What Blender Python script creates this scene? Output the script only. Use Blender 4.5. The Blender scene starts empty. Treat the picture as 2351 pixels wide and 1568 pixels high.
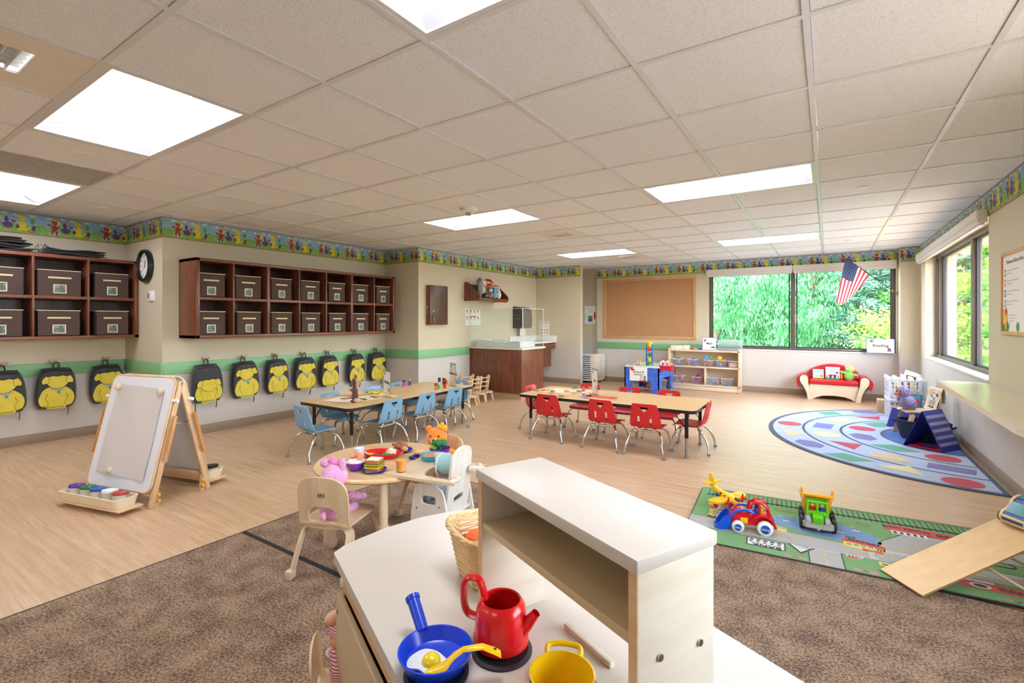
import bpy, bmesh, math, random
from mathutils import Vector, Matrix, Euler
from mathutils.geometry import delaunay_2d_cdt
R = math.radians
rnd = random.Random(7)
sc = bpy.context.scene
COL = sc.collection

# ------------------------------------------------------------------ camera, world, sun, exposure
F_PX, CX, HY, CAMH, YAW = 1100.9, 1186.8, 735.4, 1.236, R(32.99)
CZ = 2.304                                   # ceiling height
cam_d = bpy.data.cameras.new('camera'); cam = bpy.data.objects.new('camera', cam_d); COL.objects.link(cam)
cam.location = (0, 0, CAMH); cam.rotation_euler = (R(90), 0, YAW)
cam_d.sensor_width = 36; cam_d.sensor_fit = 'HORIZONTAL'; cam_d.lens = F_PX/2351*36
cam_d.shift_x = (1175.5-CX)/2351; cam_d.shift_y = -(784-HY)/2351
cam_d.clip_start = 0.02; cam_d.clip_end = 200
sc.camera = cam
w = bpy.data.worlds.new('world'); sc.world = w; w.use_nodes = True
nt = w.node_tree; bg = nt.nodes['Background']
sky = nt.nodes.new('ShaderNodeTexSky'); sky.sky_type = 'NISHITA'; sky.sun_disc = False
sky.sun_elevation = R(50); sky.sun_rotation = R(200); sky.air_density = 1.0; sky.dust_density = 1.5
hs = nt.nodes.new('ShaderNodeHueSaturation'); hs.inputs['Saturation'].default_value = 0.55
nt.links.new(sky.outputs[0], hs.inputs['Color']); nt.links.new(hs.outputs[0], bg.inputs[0]); bg.inputs[1].default_value = 2.1
sd = bpy.data.lights.new('sun', 'SUN'); sun = bpy.data.objects.new('sun', sd); COL.objects.link(sun)
sd.energy = 4.5; sd.angle = R(1); sd.color = (1, .97, .9); sun.rotation_euler = (R(48), 0, R(-28))
sc.view_settings.view_transform = 'Standard'; sc.view_settings.look = 'None'
sc.view_settings.exposure = 1.12; sc.view_settings.gamma = 1; sc.view_settings.use_curve_mapping = False
LIGHT_E = 13.5
cy = sc.cycles
cy.max_bounces = 8; cy.diffuse_bounces = 5; cy.glossy_bounces = 4; cy.transparent_max_bounces = 12; cy.transmission_bounces = 4
cy.sample_clamp_indirect = 6; cy.caustics_reflective = False; cy.caustics_refractive = False
try: cy.use_denoising = True
except Exception: pass

# ------------------------------------------------------------------ pixel -> point on a known plane
FW = (-math.sin(YAW), math.cos(YAW)); RT = (math.cos(YAW), math.sin(YAW))
def _ray(x, y):
    s = (x-CX)/F_PX
    return Vector((FW[0]+RT[0]*s, FW[1]+RT[1]*s, -(y-HY)/F_PX))
def PZ(x, y, z): r = _ray(x, y); t = (z-CAMH)/r.z; return Vector((r.x*t, r.y*t, z))
def PX(x, y, X): r = _ray(x, y); t = X/r.x; return Vector((X, r.y*t, CAMH+r.z*t))
def PY(x, y, Y): r = _ray(x, y); t = Y/r.y; return Vector((r.x*t, Y, CAMH+r.z*t))

# ------------------------------------------------------------------ materials
def lin(h):
    if not isinstance(h, str): return tuple(h)[:3]
    h = h.lstrip('#'); o = []
    for i in (0, 2, 4):
        c = int(h[i:i+2], 16)/255; o.append(c/12.92 if c <= .04045 else ((c+.055)/1.055)**2.4)
    return tuple(o)
MATS = {}
def M(name, col='#cccccc', rough=.5, metal=0, bump=0, bscale=200, var=0, vscale=8, sheen=0, coat=0, emit=None, es=1, alpha=1, trans=0, sub=0, stretch=None, col2=None):
    if name in MATS: return MATS[name]
    m = bpy.data.materials.new(name); m.use_nodes = True; n = m.node_tree; b = n.nodes['Principled BSDF']
    c = lin(col); b.inputs['Base Color'].default_value = (*c, 1); m.diffuse_color = (*c, 1)
    b.inputs['Roughness'].default_value = rough; b.inputs['Metallic'].default_value = metal
    if sheen: b.inputs['Sheen Weight'].default_value = sheen
    if coat: b.inputs['Coat Weight'].default_value = coat; b.inputs['Coat Roughness'].default_value = .08
    if trans: b.inputs['Transmission Weight'].default_value = trans
    if sub: b.inputs['Subsurface Weight'].default_value = sub; b.inputs['Subsurface Radius'].default_value = (.02, .01, .01)
    if alpha < 1: b.inputs['Alpha'].default_value = alpha
    if emit: b.inputs['Emission Color'].default_value = (*lin(emit), 1); b.inputs['Emission Strength'].default_value = es
    tc = n.nodes.new('ShaderNodeTexCoord'); src = tc.outputs['Object']
    if stretch:
        mp = n.nodes.new('ShaderNodeMapping'); mp.inputs['Scale'].default_value = stretch; n.links.new(src, mp.inputs[0]); src = mp.outputs[0]
    if var or col2:
        t = n.nodes.new('ShaderNodeTexNoise'); t.inputs['Scale'].default_value = vscale; t.inputs['Detail'].default_value = 5; t.inputs['Roughness'].default_value = .6
        n.links.new(src, t.inputs['Vector'])
        r = n.nodes.new('ShaderNodeValToRGB'); n.links.new(t.outputs[0], r.inputs[0])
        lo = lin(col2) if col2 else tuple(max(0, x*(1-var)) for x in c); hi = c if col2 else tuple(min(1, x*(1+var)) for x in c)
        r.color_ramp.elements[0].position = .35; r.color_ramp.elements[1].position = .65
        r.color_ramp.elements[0].color = (*lo, 1); r.color_ramp.elements[1].color = (*hi, 1)
        n.links.new(r.outputs[0], b.inputs['Base Color'])
    if bump:
        t = n.nodes.new('ShaderNodeTexNoise'); t.inputs['Scale'].default_value = bscale; t.inputs['Detail'].default_value = 3
        n.links.new(src, t.inputs['Vector'])
        bn = n.nodes.new('ShaderNodeBump'); bn.inputs['Strength'].default_value = bump; bn.inputs['Distance'].default_value = .01
        n.links.new(t.outputs[0], bn.inputs['Height']); n.links.new(bn.outputs[0], b.inputs['Normal'])
    MATS[name] = m; return m
def wood(name, c1, c2, scale=3, axis='Z', rough=.4, stretch=14, contrast=(.35, .65), coat=0):
    if name in MATS: return MATS[name]
    m = M(name, c1, rough, coat=coat); n = m.node_tree; b = n.nodes['Principled BSDF']
    tc = n.nodes.new('ShaderNodeTexCoord'); mp = n.nodes.new('ShaderNodeMapping'); n.links.new(tc.outputs['Object'], mp.inputs[0])
    s = [scale*stretch]*3; s['XYZ'.index(axis)] = scale; mp.inputs['Scale'].default_value = s
    t = n.nodes.new('ShaderNodeTexNoise'); t.inputs['Scale'].default_value = 1; t.inputs['Detail'].default_value = 6; t.inputs['Roughness'].default_value = .65; t.inputs['Distortion'].default_value = .6
    n.links.new(mp.outputs[0], t.inputs['Vector'])
    r = n.nodes.new('ShaderNodeValToRGB'); n.links.new(t.outputs[0], r.inputs[0])
    r.color_ramp.elements[0].position = contrast[0]; r.color_ramp.elements[1].position = contrast[1]
    r.color_ramp.elements[0].color = (*lin(c2), 1); r.color_ramp.elements[1].color = (*lin(c1), 1)
    n.links.new(r.outputs[0], b.inputs['Base Color']); return m
def glassy(name, tint='#ffffff', refl=.12, haze=0, hazec='#ffffff', rough=.02):
    if name in MATS: return MATS[name]
    m = bpy.data.materials.new(name); m.use_nodes = True; n = m.node_tree; n.nodes.clear()
    o = n.nodes.new('ShaderNodeOutputMaterial'); tr = n.nodes.new('ShaderNodeBsdfTransparent'); tr.inputs[0].default_value = (*lin(tint), 1)
    g = n.nodes.new('ShaderNodeBsdfGlossy'); g.inputs['Roughness'].default_value = rough
    fr = n.nodes.new('ShaderNodeFresnel'); ge = n.nodes.new('ShaderNodeNewGeometry'); mi = n.nodes.new('ShaderNodeMix'); mi.inputs[2].default_value = 1.4; mi.inputs[3].default_value = 1/1.4
    n.links.new(ge.outputs['Backfacing'], mi.inputs[0]); n.links.new(mi.outputs[0], fr.inputs[0])
    mx = n.nodes.new('ShaderNodeMixShader'); n.links.new(fr.outputs[0], mx.inputs[0]); n.links.new(tr.outputs[0], mx.inputs[1]); n.links.new(g.outputs[0], mx.inputs[2])
    last = mx
    if haze:
        d = n.nodes.new('ShaderNodeBsdfDiffuse'); d.inputs[0].default_value = (*lin(hazec), 1)
        m2 = n.nodes.new('ShaderNodeMixShader'); m2.inputs[0].default_value = haze; n.links.new(mx.outputs[0], m2.inputs[1]); n.links.new(d.outputs[0], m2.inputs[2]); last = m2
    n.links.new(last.outputs[0], o.inputs[0]); MATS[name] = m; return m

# ------------------------------------------------------------------ mesh builder
def TR(x=0, y=0, z=0, rx=0, ry=0, rz=0, s=1):
    m = Matrix.Translation((x, y, z)) @ Euler((R(rx), R(ry), R(rz))).to_matrix().to_4x4()
    if s != 1: m = m @ (Matrix.Diagonal((*s, 1)) if hasattr(s, '__len__') else Matrix.Scale(s, 4))
    return m
def circ(n, r, cx=0, cy=0, ph=0, ry=None): return [(cx+r*math.cos(2*math.pi*i/n+ph), cy+(ry or r)*math.sin(2*math.pi*i/n+ph)) for i in range(n)]
def rrect(w, h, r, cx=0, cy=0, n=5):
    o = []
    for sx, sy, a0 in ((1, 1, 0), (-1, 1, 90), (-1, -1, 180), (1, -1, 270)):
        for i in range(n+1):
            a = R(a0+90*i/n); o.append((cx+sx*(w/2-r)+r*math.cos(a), cy+sy*(h/2-r)+r*math.sin(a)))
    return o
def smooth_pts(pts, n=6, closed=False):
    P = [Vector(p) for p in pts]; L = len(P); out = []
    rng = range(L) if closed else range(L-1)
    for i in rng:
        p1, p2 = P[i], P[(i+1) % L]
        p0 = P[i-1] if (i or closed) else p1; p3 = P[(i+2) % L] if (closed or i+2 < L) else p2
        for k in range(n):
            t = k/n
            out.append(.5*((2*p1)+(p2-p0)*t+(2*p0-5*p1+4*p2-p3)*t*t+(3*p1-p0-3*p2+p3)*t**3))
    if not closed: out.append(P[-1])
    return out
_bc = {}
class MB:
    def __init__(s): s.v = []; s.f = []; s.m = []; s.s = []
    def add(s, vs, fs, mat=0, T=None, smooth=False):
        o = len(s.v)
        if T is not None: vs = [T @ Vector(v) for v in vs]
        s.v += [tuple(v) for v in vs]
        for f in fs: s.f.append(tuple(i+o for i in f)); s.m.append(mat); s.s.append(smooth)
        return s
    def box(s, c, d, mat=0, b=0, T=None, seg=2):
        if b:
            key = (round(d[0], 4), round(d[1], 4), round(d[2], 4), b, seg)
            if key not in _bc:
                bm = bmesh.new(); bmesh.ops.create_cube(bm, size=1)
                for v in bm.verts: v.co = Vector((v.co.x*d[0], v.co.y*d[1], v.co.z*d[2]))
                bmesh.ops.bevel(bm, geom=bm.edges[:], offset=min(b, min(d)*.49), segments=seg, profile=.5, affect='EDGES')
                bm.verts.index_update(); _bc[key] = ([v.co.copy() for v in bm.verts], [tuple(v.index for v in f.verts) for f in bm.faces]); bm.free()
            vs, fs = _bc[key]; vs = [Vector(c)+v for v in vs]; return s.add(vs, fs, mat, T, True)
        x, y, z = (d[0]/2, d[1]/2, d[2]/2); cx_, cy_, cz_ = c
        vs = [(cx_+i*x, cy_+j*y, cz_+k*z) for k in (-1, 1) for j in (-1, 1) for i in (-1, 1)]
        return s.add(vs, [(0, 2, 3, 1), (4, 5, 7, 6), (0, 1, 5, 4), (2, 6, 7, 3), (0, 4, 6, 2), (1, 3, 7, 5)], mat, T)
    def bb(s, x0, x1, y0, y1, z0, z1, mat=0, b=0, T=None): return s.box(((x0+x1)/2, (y0+y1)/2, (z0+z1)/2), (abs(x1-x0), abs(y1-y0), abs(z1-z0)), mat, b, T)
    def tube(s, pts, r, n=10, mat=0, closed=False, caps=True, T=None, sq=1):
        P = [Vector(p) for p in pts]; L = len(P); vs = []; fs = []
        rr = r if hasattr(r, '__len__') else [r]*L
        up = None
        for i in range(L):
            a = P[i-1] if (i or closed) else P[i]; b = P[(i+1) % L] if (i+1 < L or closed) else P[i]
            t = (b-a).normalized()
            if up is None:
                up = Vector((0, 0, 1)) if abs(t.z) < .9 else Vector((1, 0, 0))
            up = (up-t*up.dot(t)); up = up.normalized() if up.length > 1e-6 else t.orthogonal().normalized()
            sd_ = t.cross(up)
            for k in range(n):
                a_ = 2*math.pi*k/n; vs.append(P[i]+(up*math.cos(a_)*sq+sd_*math.sin(a_))*rr[i])
        for i in range(L if closed else L-1):
            for k in range(n):
                j = (i+1) % L; fs.append((i*n+k, i*n+(k+1) % n, j*n+(k+1) % n, j*n+k))
        if caps and not closed: fs.append(tuple(range(n))[::-1]); fs.append(tuple((L-1)*n+k for k in range(n)))
        return s.add(vs, fs, mat, T, True)
    def cyl(s, p0, p1, r, r1=None, n=16, mat=0, T=None): return s.tube([p0, p1], [r, r if r1 is None else r1], n, mat, T=T)
    def lathe(s, prof, n=24, mat=0, T=None, sy=1, mats=None):
        vs = []; fs = []; ms = []
        for r, z in prof:
            for k in range(n): a = 2*math.pi*k/n; vs.append((r*math.cos(a), r*math.sin(a)*sy, z))
        for i in range(len(prof)-1):
            for k in range(n): fs.append((i*n+k, i*n+(k+1) % n, (i+1)*n+(k+1) % n, (i+1)*n+k))
        s.add(vs, fs, mat, T, True)
        if mats:
            for i in range(len(prof)-1):
                for k in range(n): s.m[len(s.m)-len(fs)+i*n+k] = mats[i]
        return s
    def prism(s, poly, z0, z1, mat=0, T=None, smooth=False, side=None):
        n = len(poly); vs = [(x, y, z0) for x, y in poly]+[(x, y, z1) for x, y in poly]
        s.add(vs, [tuple(range(n))[::-1], tuple(range(n, 2*n))], mat, T, smooth)
        o = len(s.v)-2*n
        for i in range(n):
            j = (i+1) % n; s.f.append((o+i, o+j, o+n+j, o+n+i)); s.m.append(mat if side is None else side); s.s.append(smooth)
        return s
    def ell(s, c, r, mat=0, T=None, n=16, m=10, q=None, noise=0):
        vs = []; fs = []; r = r if hasattr(r, '__len__') else (r, r, r)
        rg = random.Random(len(s.v))
        for i in range(m+1):
            th = math.pi*i/m
            for k in range(n):
                a = 2*math.pi*k/n; e = 1+noise*(rg.random()-.5)
                p = Vector((r[0]*math.sin(th)*math.cos(a)*e, r[1]*math.sin(th)*math.sin(a)*e, r[2]*math.cos(th)*e))
                if q: p = q @ p
                vs.append(p+Vector(c))
        for i in range(m):
            for k in range(n): fs.append((i*n+k, (i+1)*n+k, (i+1)*n+(k+1) % n, i*n+(k+1) % n))
        return s.add(vs, fs, mat, T, True)
    def poly(s, pts, mat=0, T=None): return s.add(pts, [tuple(range(len(pts)))], mat, T)
    def sheet(s, outer, holes, step, fn, th, mat=0, T=None, both=True, smooth=True):
        """2-D outline with holes, filled with a fine triangulation, bent by fn(u,v)->(pos, normal) and given thickness th"""
        def dens(l):
            o = []
            for i in range(len(l)):
                a, b = Vector(l[i]), Vector(l[(i+1) % len(l)]); k = max(1, int((b-a).length/step))
                o += [a+(b-a)*j/k for j in range(k)]
            return o
        loops = [dens(outer)]+[dens(h) for h in holes]; V = []; E = []
        for l in loops:
            o = len(V); V += l; E += [(o+i, o+(i+1) % len(l)) for i in range(len(l))]
        nb = len(V)
        def inside(p, l):
            c = False; x, y = p
            for i in range(len(l)):
                (x0, y0), (x1, y1) = l[i-1], l[i]
                if (y0 > y) != (y1 > y) and x < (x1-x0)*(y-y0)/(y1-y0)+x0: c = not c
            return c
        ok = lambda p: inside(p, loops[0]) and not any(inside(p, h) for h in loops[1:])
        xs = [v[0] for v in loops[0]]; ys = [v[1] for v in loops[0]]
        y = min(ys)+step*.5; row = 0
        while y < max(ys):
            x = min(xs)+step*(.25+.5*(row % 2))
            while x < max(xs):
                if ok((x, y)) and min((Vector((x, y))-v).length for v in V[:nb]) > step*.5: V.append(Vector((x, y)))
                x += step
            y += step; row += 1
        vo, eo, fo, *_ = delaunay_2d_cdt([Vector((v[0], v[1])) for v in V], E, [], 0, 1e-7)
        fs = []
        for f in fo:
            c = sum((vo[i] for i in f), Vector((0, 0)))/len(f)
            if ok((c.x, c.y)):
                a = (vo[f[1]]-vo[f[0]]).cross(vo[f[2]]-vo[f[0]]) if hasattr(vo[f[0]], 'cross') else 1
                fs.append(tuple(f) if a > 0 else tuple(f)[::-1])
        A = []; B = []
        for v in vo:
            p, nn = fn(v.x, v.y); A.append(Vector(p)+Vector(nn)*th/2); B.append(Vector(p)-Vector(nn)*th/2)
        n = len(A); cnt = {}
        for f in fs:
            for i in range(3):
                e = (f[i], f[(i+1) % 3]); cnt[e] = 1
        rim = [(a, b, ) for (a, b) in cnt if (b, a) not in cnt]
        F = list(fs)+[tuple(i+n for i in f[::-1]) for f in fs]+[(b, a, a+n, b+n) for a, b in rim]
        return s.add(A+B, F, mat, T, smooth)
    def build(s, name, mats, parent=None, ang=38, loc=None, rz=None, T=None):
        me = bpy.data.meshes.new(name); me.from_pydata(s.v, [], s.f)
        if not isinstance(mats, (list, tuple)): mats = [mats]
        for m in mats: me.materials.append(m)
        if len(mats) > 1: me.polygons.foreach_set('material_index', s.m)
        me.polygons.foreach_set('use_smooth', s.s)
        me.update()
        if any(s.s):
            try: me.set_sharp_from_angle(angle=R(ang))
            except Exception: pass
        o = bpy.data.objects.new(name, me); COL.objects.link(o)
        if parent: o.parent = parent
        if loc is not None: o.location = loc
        if rz is not None: o.rotation_euler = (0, 0, R(rz))
        if T is not None: o.matrix_local = T
        return o
# ------------------------------------------------------------------ things
def tag(o, label, cat, group=None, kind=None):
    o['label'] = label; o['category'] = cat
    if group: o['group'] = group
    if kind: o['kind'] = kind
    return o
def thing(name, label, cat, loc=(0, 0, 0), rz=0, group=None):
    o = bpy.data.objects.new(name, None); COL.objects.link(o); o.location = loc; o.rotation_euler = (0, 0, R(rz)); o.empty_display_size = .05
    return tag(o, label, cat, group)
def struct(o): o['kind'] = 'structure'; return o
def dup(root, loc=None, rz=None, label=None, group=None):
    r = root.copy(); COL.objects.link(r)
    if loc is not None: r.location = loc
    if rz is not None: r.rotation_euler = (0, 0, R(rz))
    if label: r['label'] = label
    if group: r['group'] = group
    for ch in list(root.children):
        c = ch.copy(); COL.objects.link(c); c.parent = r; c.matrix_parent_inverse = ch.matrix_parent_inverse.copy()
        for g in list(ch.children):
            d = g.copy(); COL.objects.link(d); d.parent = c
    return r
def text(s, size, mat, parent=None, T=None, name='lettering', ext=.0004, align='CENTER', sx=1, bold=0):
    cu = bpy.data.curves.new(name, 'FONT'); cu.body = s; cu.size = size; cu.align_x = align; cu.align_y = 'CENTER'; cu.extrude = ext; cu.resolution_u = 2; cu.offset = bold
    t = bpy.data.objects.new(name, cu); COL.objects.link(t); bpy.context.view_layer.update()
    me = bpy.data.meshes.new_from_object(t.evaluated_get(bpy.context.evaluated_depsgraph_get()))
    bpy.data.objects.remove(t); bpy.data.curves.remove(cu)
    if sx != 1:
        for v in me.vertices: v.co.x *= sx
    me.name = name; me.materials.clear(); me.materials.append(mat)
    o = bpy.data.objects.new(name, me); COL.objects.link(o)
    if parent: o.parent = parent
    if T is not None: o.matrix_local = T
    return o
UP = TR(rx=90)      # x right, y up: text or a flat drawing standing, facing -y
# ------------------------------------------------------------------ common materials
m_wall = M('wall paint', '#d3cab7', .6, bump=.04, bscale=300)
n_ = m_wall.node_tree; tc_ = n_.nodes.new('ShaderNodeTexCoord'); sp_ = n_.nodes.new('ShaderNodeSeparateXYZ'); gt_ = n_.nodes.new('ShaderNodeMath'); gt_.operation = 'GREATER_THAN'; gt_.inputs[1].default_value = .735
mx_ = n_.nodes.new('ShaderNodeMix'); mx_.data_type = 'RGBA'; n_.links.new(tc_.outputs['Object'], sp_.inputs[0]); n_.links.new(sp_.outputs[2], gt_.inputs[0]); n_.links.new(gt_.outputs[0], mx_.inputs[0])
mx_.inputs[6].default_value = (*lin('#cfc8be'), 1); mx_.inputs[7].default_value = (*lin('#d1c6ac'), 1); n_.links.new(mx_.outputs[2], n_.nodes['Principled BSDF'].inputs['Base Color'])   # two paints meeting behind the rail
m_wallc = M('wall paint light', '#d9d5ca', .6)
m_green = M('green rail', '#83b985', .45)
m_base = M('baseboard vinyl', '#9a8570', .5)
m_tbar = M('ceiling grid metal', '#e2e4e8', .28, coat=.3)
m_white = M('white plastic', '#eeeeec', .35)
m_whitep = M('white paint', '#e9e8e4', .4)
m_black = M('black plastic', '#17171a', .35)
m_dark = M('dark metal', '#1d1d20', .35, metal=.4)
m_chrome = M('chrome', '#d4d2ce', .13, metal=1)
m_steel = M('brushed steel', '#a9a9a6', .3, metal=1)
m_grey = M('grey rubber', '#777a7d', .6)
m_bronze = M('bronze window metal', '#6d6157', .4, metal=.5)
m_maple = wood('maple', '#e6cda8', '#d8b98d', 2.2, 'Z', .35, 9)
m_maple_x = wood('maple x', '#e6cda8', '#d8b98d', 2.2, 'X', .35, 9)
m_birch = wood('birch ply', '#eadac0', '#dfc9a6', 1.8, 'X', .35, 8)
m_birch_e = wood('birch ply edge', '#dcbd92', '#c9a273', 3, 'X', .45, 20)
m_walnut = wood('walnut laminate', '#8b5138', '#5a3122', 2.6, 'Z', .32, 22)
m_walnut_x = wood('walnut laminate x', '#8b5138', '#5a3122', 2.6, 'Y', .32, 22)
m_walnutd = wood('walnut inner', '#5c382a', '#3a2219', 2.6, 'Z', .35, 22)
m_beech = wood('beech', '#d9a978', '#c48f5c', 2.2, 'Z', .4, 12)
m_paper = M('paper', '#f1efe9', .7)
m_ink = M('ink', '#2a2a2e', .7)
def tile_mat():
    m = M('acoustic tile', '#e6e3da', .9); n = m.node_tree; b = n.nodes['Principled BSDF']
    tc = n.nodes.new('ShaderNodeTexCoord'); v = n.nodes.new('ShaderNodeTexNoise'); v.inputs['Scale'].default_value = 210; v.inputs['Detail'].default_value = 2
    n.links.new(tc.outputs['Object'], v.inputs['Vector'])
    r = n.nodes.new('ShaderNodeValToRGB'); n.links.new(v.outputs[0], r.inputs[0])
    r.color_ramp.elements[0].position = .30; r.color_ramp.elements[1].position = .47
    r.color_ramp.elements[0].color = (*lin('#d3d8de'), 1); r.color_ramp.elements[1].color = (*lin('#f0f4fa'), 1)
    n.links.new(r.outputs[0], b.inputs['Base Color'])
    bn = n.nodes.new('ShaderNodeBump'); bn.inputs['Strength'].default_value = .35; bn.inputs['Distance'].default_value = .004
    n.links.new(v.outputs[0], bn.inputs['Height']); n.links.new(bn.outputs[0], b.inputs['Normal']); return m
m_tile = tile_mat()
def floor_mat():
    m = M('vinyl wood floor', '#d9b893', .38); n = m.node_tree; b = n.nodes['Principled BSDF']
    tc = n.nodes.new('ShaderNodeTexCoord')
    def grain(rot, sx, sy):
        mp = n.nodes.new('ShaderNodeMapping'); mp.inputs['Rotation'].default_value = (0, 0, R(rot)); mp.inputs['Scale'].default_value = (sx, sy, 1)
        n.links.new(tc.outputs['Object'], mp.inputs[0])
        t = n.nodes.new('ShaderNodeTexNoise'); t.inputs['Scale'].default_value = 1; t.inputs['Detail'].default_value = 8; t.inputs['Roughness'].default_value = .7; t.inputs['Distortion'].default_value = .25
        n.links.new(mp.outputs[0], t.inputs['Vector']); return t.outputs[0]
    g1 = grain(0, 1.6, 34); g2 = grain(90, 1.6, 34)
    mp = n.nodes.new('ShaderNodeMapping'); mp.inputs['Scale'].default_value = (1.09, 1.09, 1); mp.inputs['Location'].default_value = (.3, .15, .5); n.links.new(tc.outputs['Object'], mp.inputs[0])
    ck = n.nodes.new('ShaderNodeTexChecker'); ck.inputs['Scale'].default_value = 1; n.links.new(mp.outputs[0], ck.inputs['Vector'])
    mx = n.nodes.new('ShaderNodeMix'); n.links.new(ck.outputs['Fac'], mx.inputs[0]); n.links.new(g1, mx.inputs[2]); n.links.new(g2, mx.inputs[3])
    r = n.nodes.new('ShaderNodeValToRGB'); n.links.new(mx.outputs[0], r.inputs[0])
    r.color_ramp.elements[0].position = .33; r.color_ramp.elements[1].position = .66
    r.color_ramp.elements[0].color = (*lin('#bb956e'), 1); r.color_ramp.elements[1].color = (*lin('#d9ba95'), 1)
    n.links.new(r.outputs[0], b.inputs['Base Color']); return m
m_floor = floor_mat()

# ------------------------------------------------------------------ shell
XR, YB, YF = 1.107, 9.19, -3.5
LP = [(-6.69, YF), (-6.69, 2.145), (-5.73, 2.145), (-5.73, 5.09), (-5.02, 5.09), (-5.02, 8.45), (-4.025, 8.45)]
mb = MB(); mb.prism([(-7.2, YF-.2), (3, YF-.2), (3, 9.9), (-7.2, 9.9)], -.12, 0); struct(mb.build('floor', m_floor))
mb = MB(); mb.prism(LP+[(-4.025, 8.56), (-5.6, 8.56), (-5.6, 9.27), (-7.1, 9.27), (-7.1, YF)], 0, CZ+.02); struct(mb.build('wall_left', m_wall))
WX0, WX1, WZ0, WZ1 = -1.82, .86, .735, 2.09
mb = MB()
mb.bb(-5.7, -4.0, 9.27, 9.45, 0, CZ+.02); mb.bb(-4.0, WX0, YB, 9.45, 0, CZ+.02); mb.bb(WX1, 1.3, YB, 9.45, 0, CZ+.02)
mb.bb(WX0, WX1, YB, 9.45, 0, WZ0); mb.bb(WX0, WX1, YB, 9.45, WZ1, CZ+.02); mb.bb(.886, 1.3, 8.94, YB, 0, CZ+.02)
struct(mb.build('wall_back', m_wall))
RY0, RY1, RZ0, RZ1 = 5.42, 8.50, .745, 2.10
mb = MB(); TW = .32
mb.bb(XR, XR+TW, 2.6, RY0, 0, CZ+.02); mb.bb(XR, XR+TW, YF, .72, 0, CZ+.02); mb.bb(XR, XR+TW, .72, 2.6, 0, RZ0); mb.bb(XR, XR+TW, .72, 2.6, RZ1, CZ+.02); mb.bb(XR, XR+TW, RY1, 9.45, 0, CZ+.02); mb.bb(XR, XR+TW, RY0, RY1, 0, RZ0); mb.bb(XR, XR+TW, RY0, RY1, RZ1, CZ+.02)
struct(mb.build('wall_right', m_wall))
mb = MB(); mb.bb(-7.1, 1.3, YF-.15, YF, 0, CZ+.02); struct(mb.build('wall_front', m_wall))
# ceiling: tiles between the bars, leaving out the cells that hold lights and grilles
GX, GY, G = -1.2843, 1.3432, .6096
cells_out = set()
LIGHTS = [(-4, -1), (0, -1), (-4, 4), (0, 4), (-4, 9), (0, 9), (-8, -1), (-4, -6), (0, -6), (-8, -6)]
for i, j in LIGHTS: cells_out |= {(i, j), (i+1, j)}
SUP = [(-3, -2), (-3, 6), (-3, 10)]; cells_out |= set(SUP); RET = (-6, -1); cells_out.add(RET)
mb = MB(); hb = .0136
for i in range(-11, 5):
    for j in range(-9, 14):
        if (i, j) in cells_out: continue
        x0, y0 = GX+i*G, GY+j*G
        if x0 > 1.35 or y0 > 9.3: continue
        z = CZ-.001
        mb.bb(x0+hb, x0+G-hb, y0+hb, y0+G-hb, z, z+.018)
cl = struct(mb.build('ceiling', m_tile))
mb = MB()
inl = {(i+1, j) for i, j in LIGHTS}
for i in range(-10, 6):
    y0 = YF
    for j in range(-9, 15):
        if (i, j) in inl: mb.bb(GX+i*G-.012, GX+i*G+.012, y0, GY+j*G, CZ-.007, CZ+.02); y0 = GY+(j+1)*G
    mb.bb(GX+i*G-.012, GX+i*G+.012, y0, 9.4, CZ-.007, CZ+.02)
for j in range(-8, 14): mb.bb(-7, 1.3, GY+j*G-.012, GY+j*G+.012, CZ-.0062, CZ+.019)
mb.build('grid', m_tbar, cl)
mb = MB(); mb.bb(-7.2, 1.6, YF-.2, 9.6, CZ+.3, CZ+.4); mb.bb(-7.2, 1.6, YF-.2, YF-.15, CZ, CZ+.3); mb.bb(-7.2, 1.6, 9.55, 9.6, CZ, CZ+.3); mb.bb(-7.25, -7.2, YF-.2, 9.6, CZ, CZ+.3); mb.bb(1.55, 1.6, YF-.2, 9.6, CZ, CZ+.3); mb.build('sky_block', m_wallc, cl)  # unseen cover added above the tiles to stop sky light leaking in

def along(pts, fn):
    """walk a wall line left to right as seen from the room; fn(MB, length, T) draws in x along, y out of the wall, z up"""
    mb = MB(); u = 0
    for a, b in zip(pts, pts[1:]):
        d = Vector((b[0]-a[0], b[1]-a[1])); L = d.length; ang = math.atan2(d.y, d.x)
        T = Matrix.Translation((a[0], a[1], 0)) @ Matrix.Rotation(ang, 4, 'Z')
        fn(mb, L, T, u); u += L
    return mb
def base_fn(mb, L, T, u): mb.bb(-.006, L+.006, -.008, 0, 0, .098, 0, .003, T); mb.bb(-.012, L+.012, -.014, 0, 0, .012, 0, 0, T)
def rail_fn(mb, L, T, u): mb.bb(-.0, L+.016, -.018, 0, .671, .798, 0, .004, T)
struct(along(LP, base_fn).build('baseboard_left', m_base))
struct(along([(-5.5, 9.27), (-4.0, 9.27)], base_fn).build('baseboard_alcove', m_base))
struct(along([(-4.0, YB), (.886, YB), (.886, 8.94), (XR, 8.94)], base_fn).build('baseboard_back', m_base))
struct(along([(XR, 8.94), (XR, YF)], base_fn).build('baseboard_right', m_base))
mb = along(LP[:5]+[(-5.02, 6.24)], rail_fn); struct(mb.build('trim_1', m_green))
mb = along([(-4.0, YB), (-1.9, YB)], rail_fn); struct(mb.build('trim_2', m_green))
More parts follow.
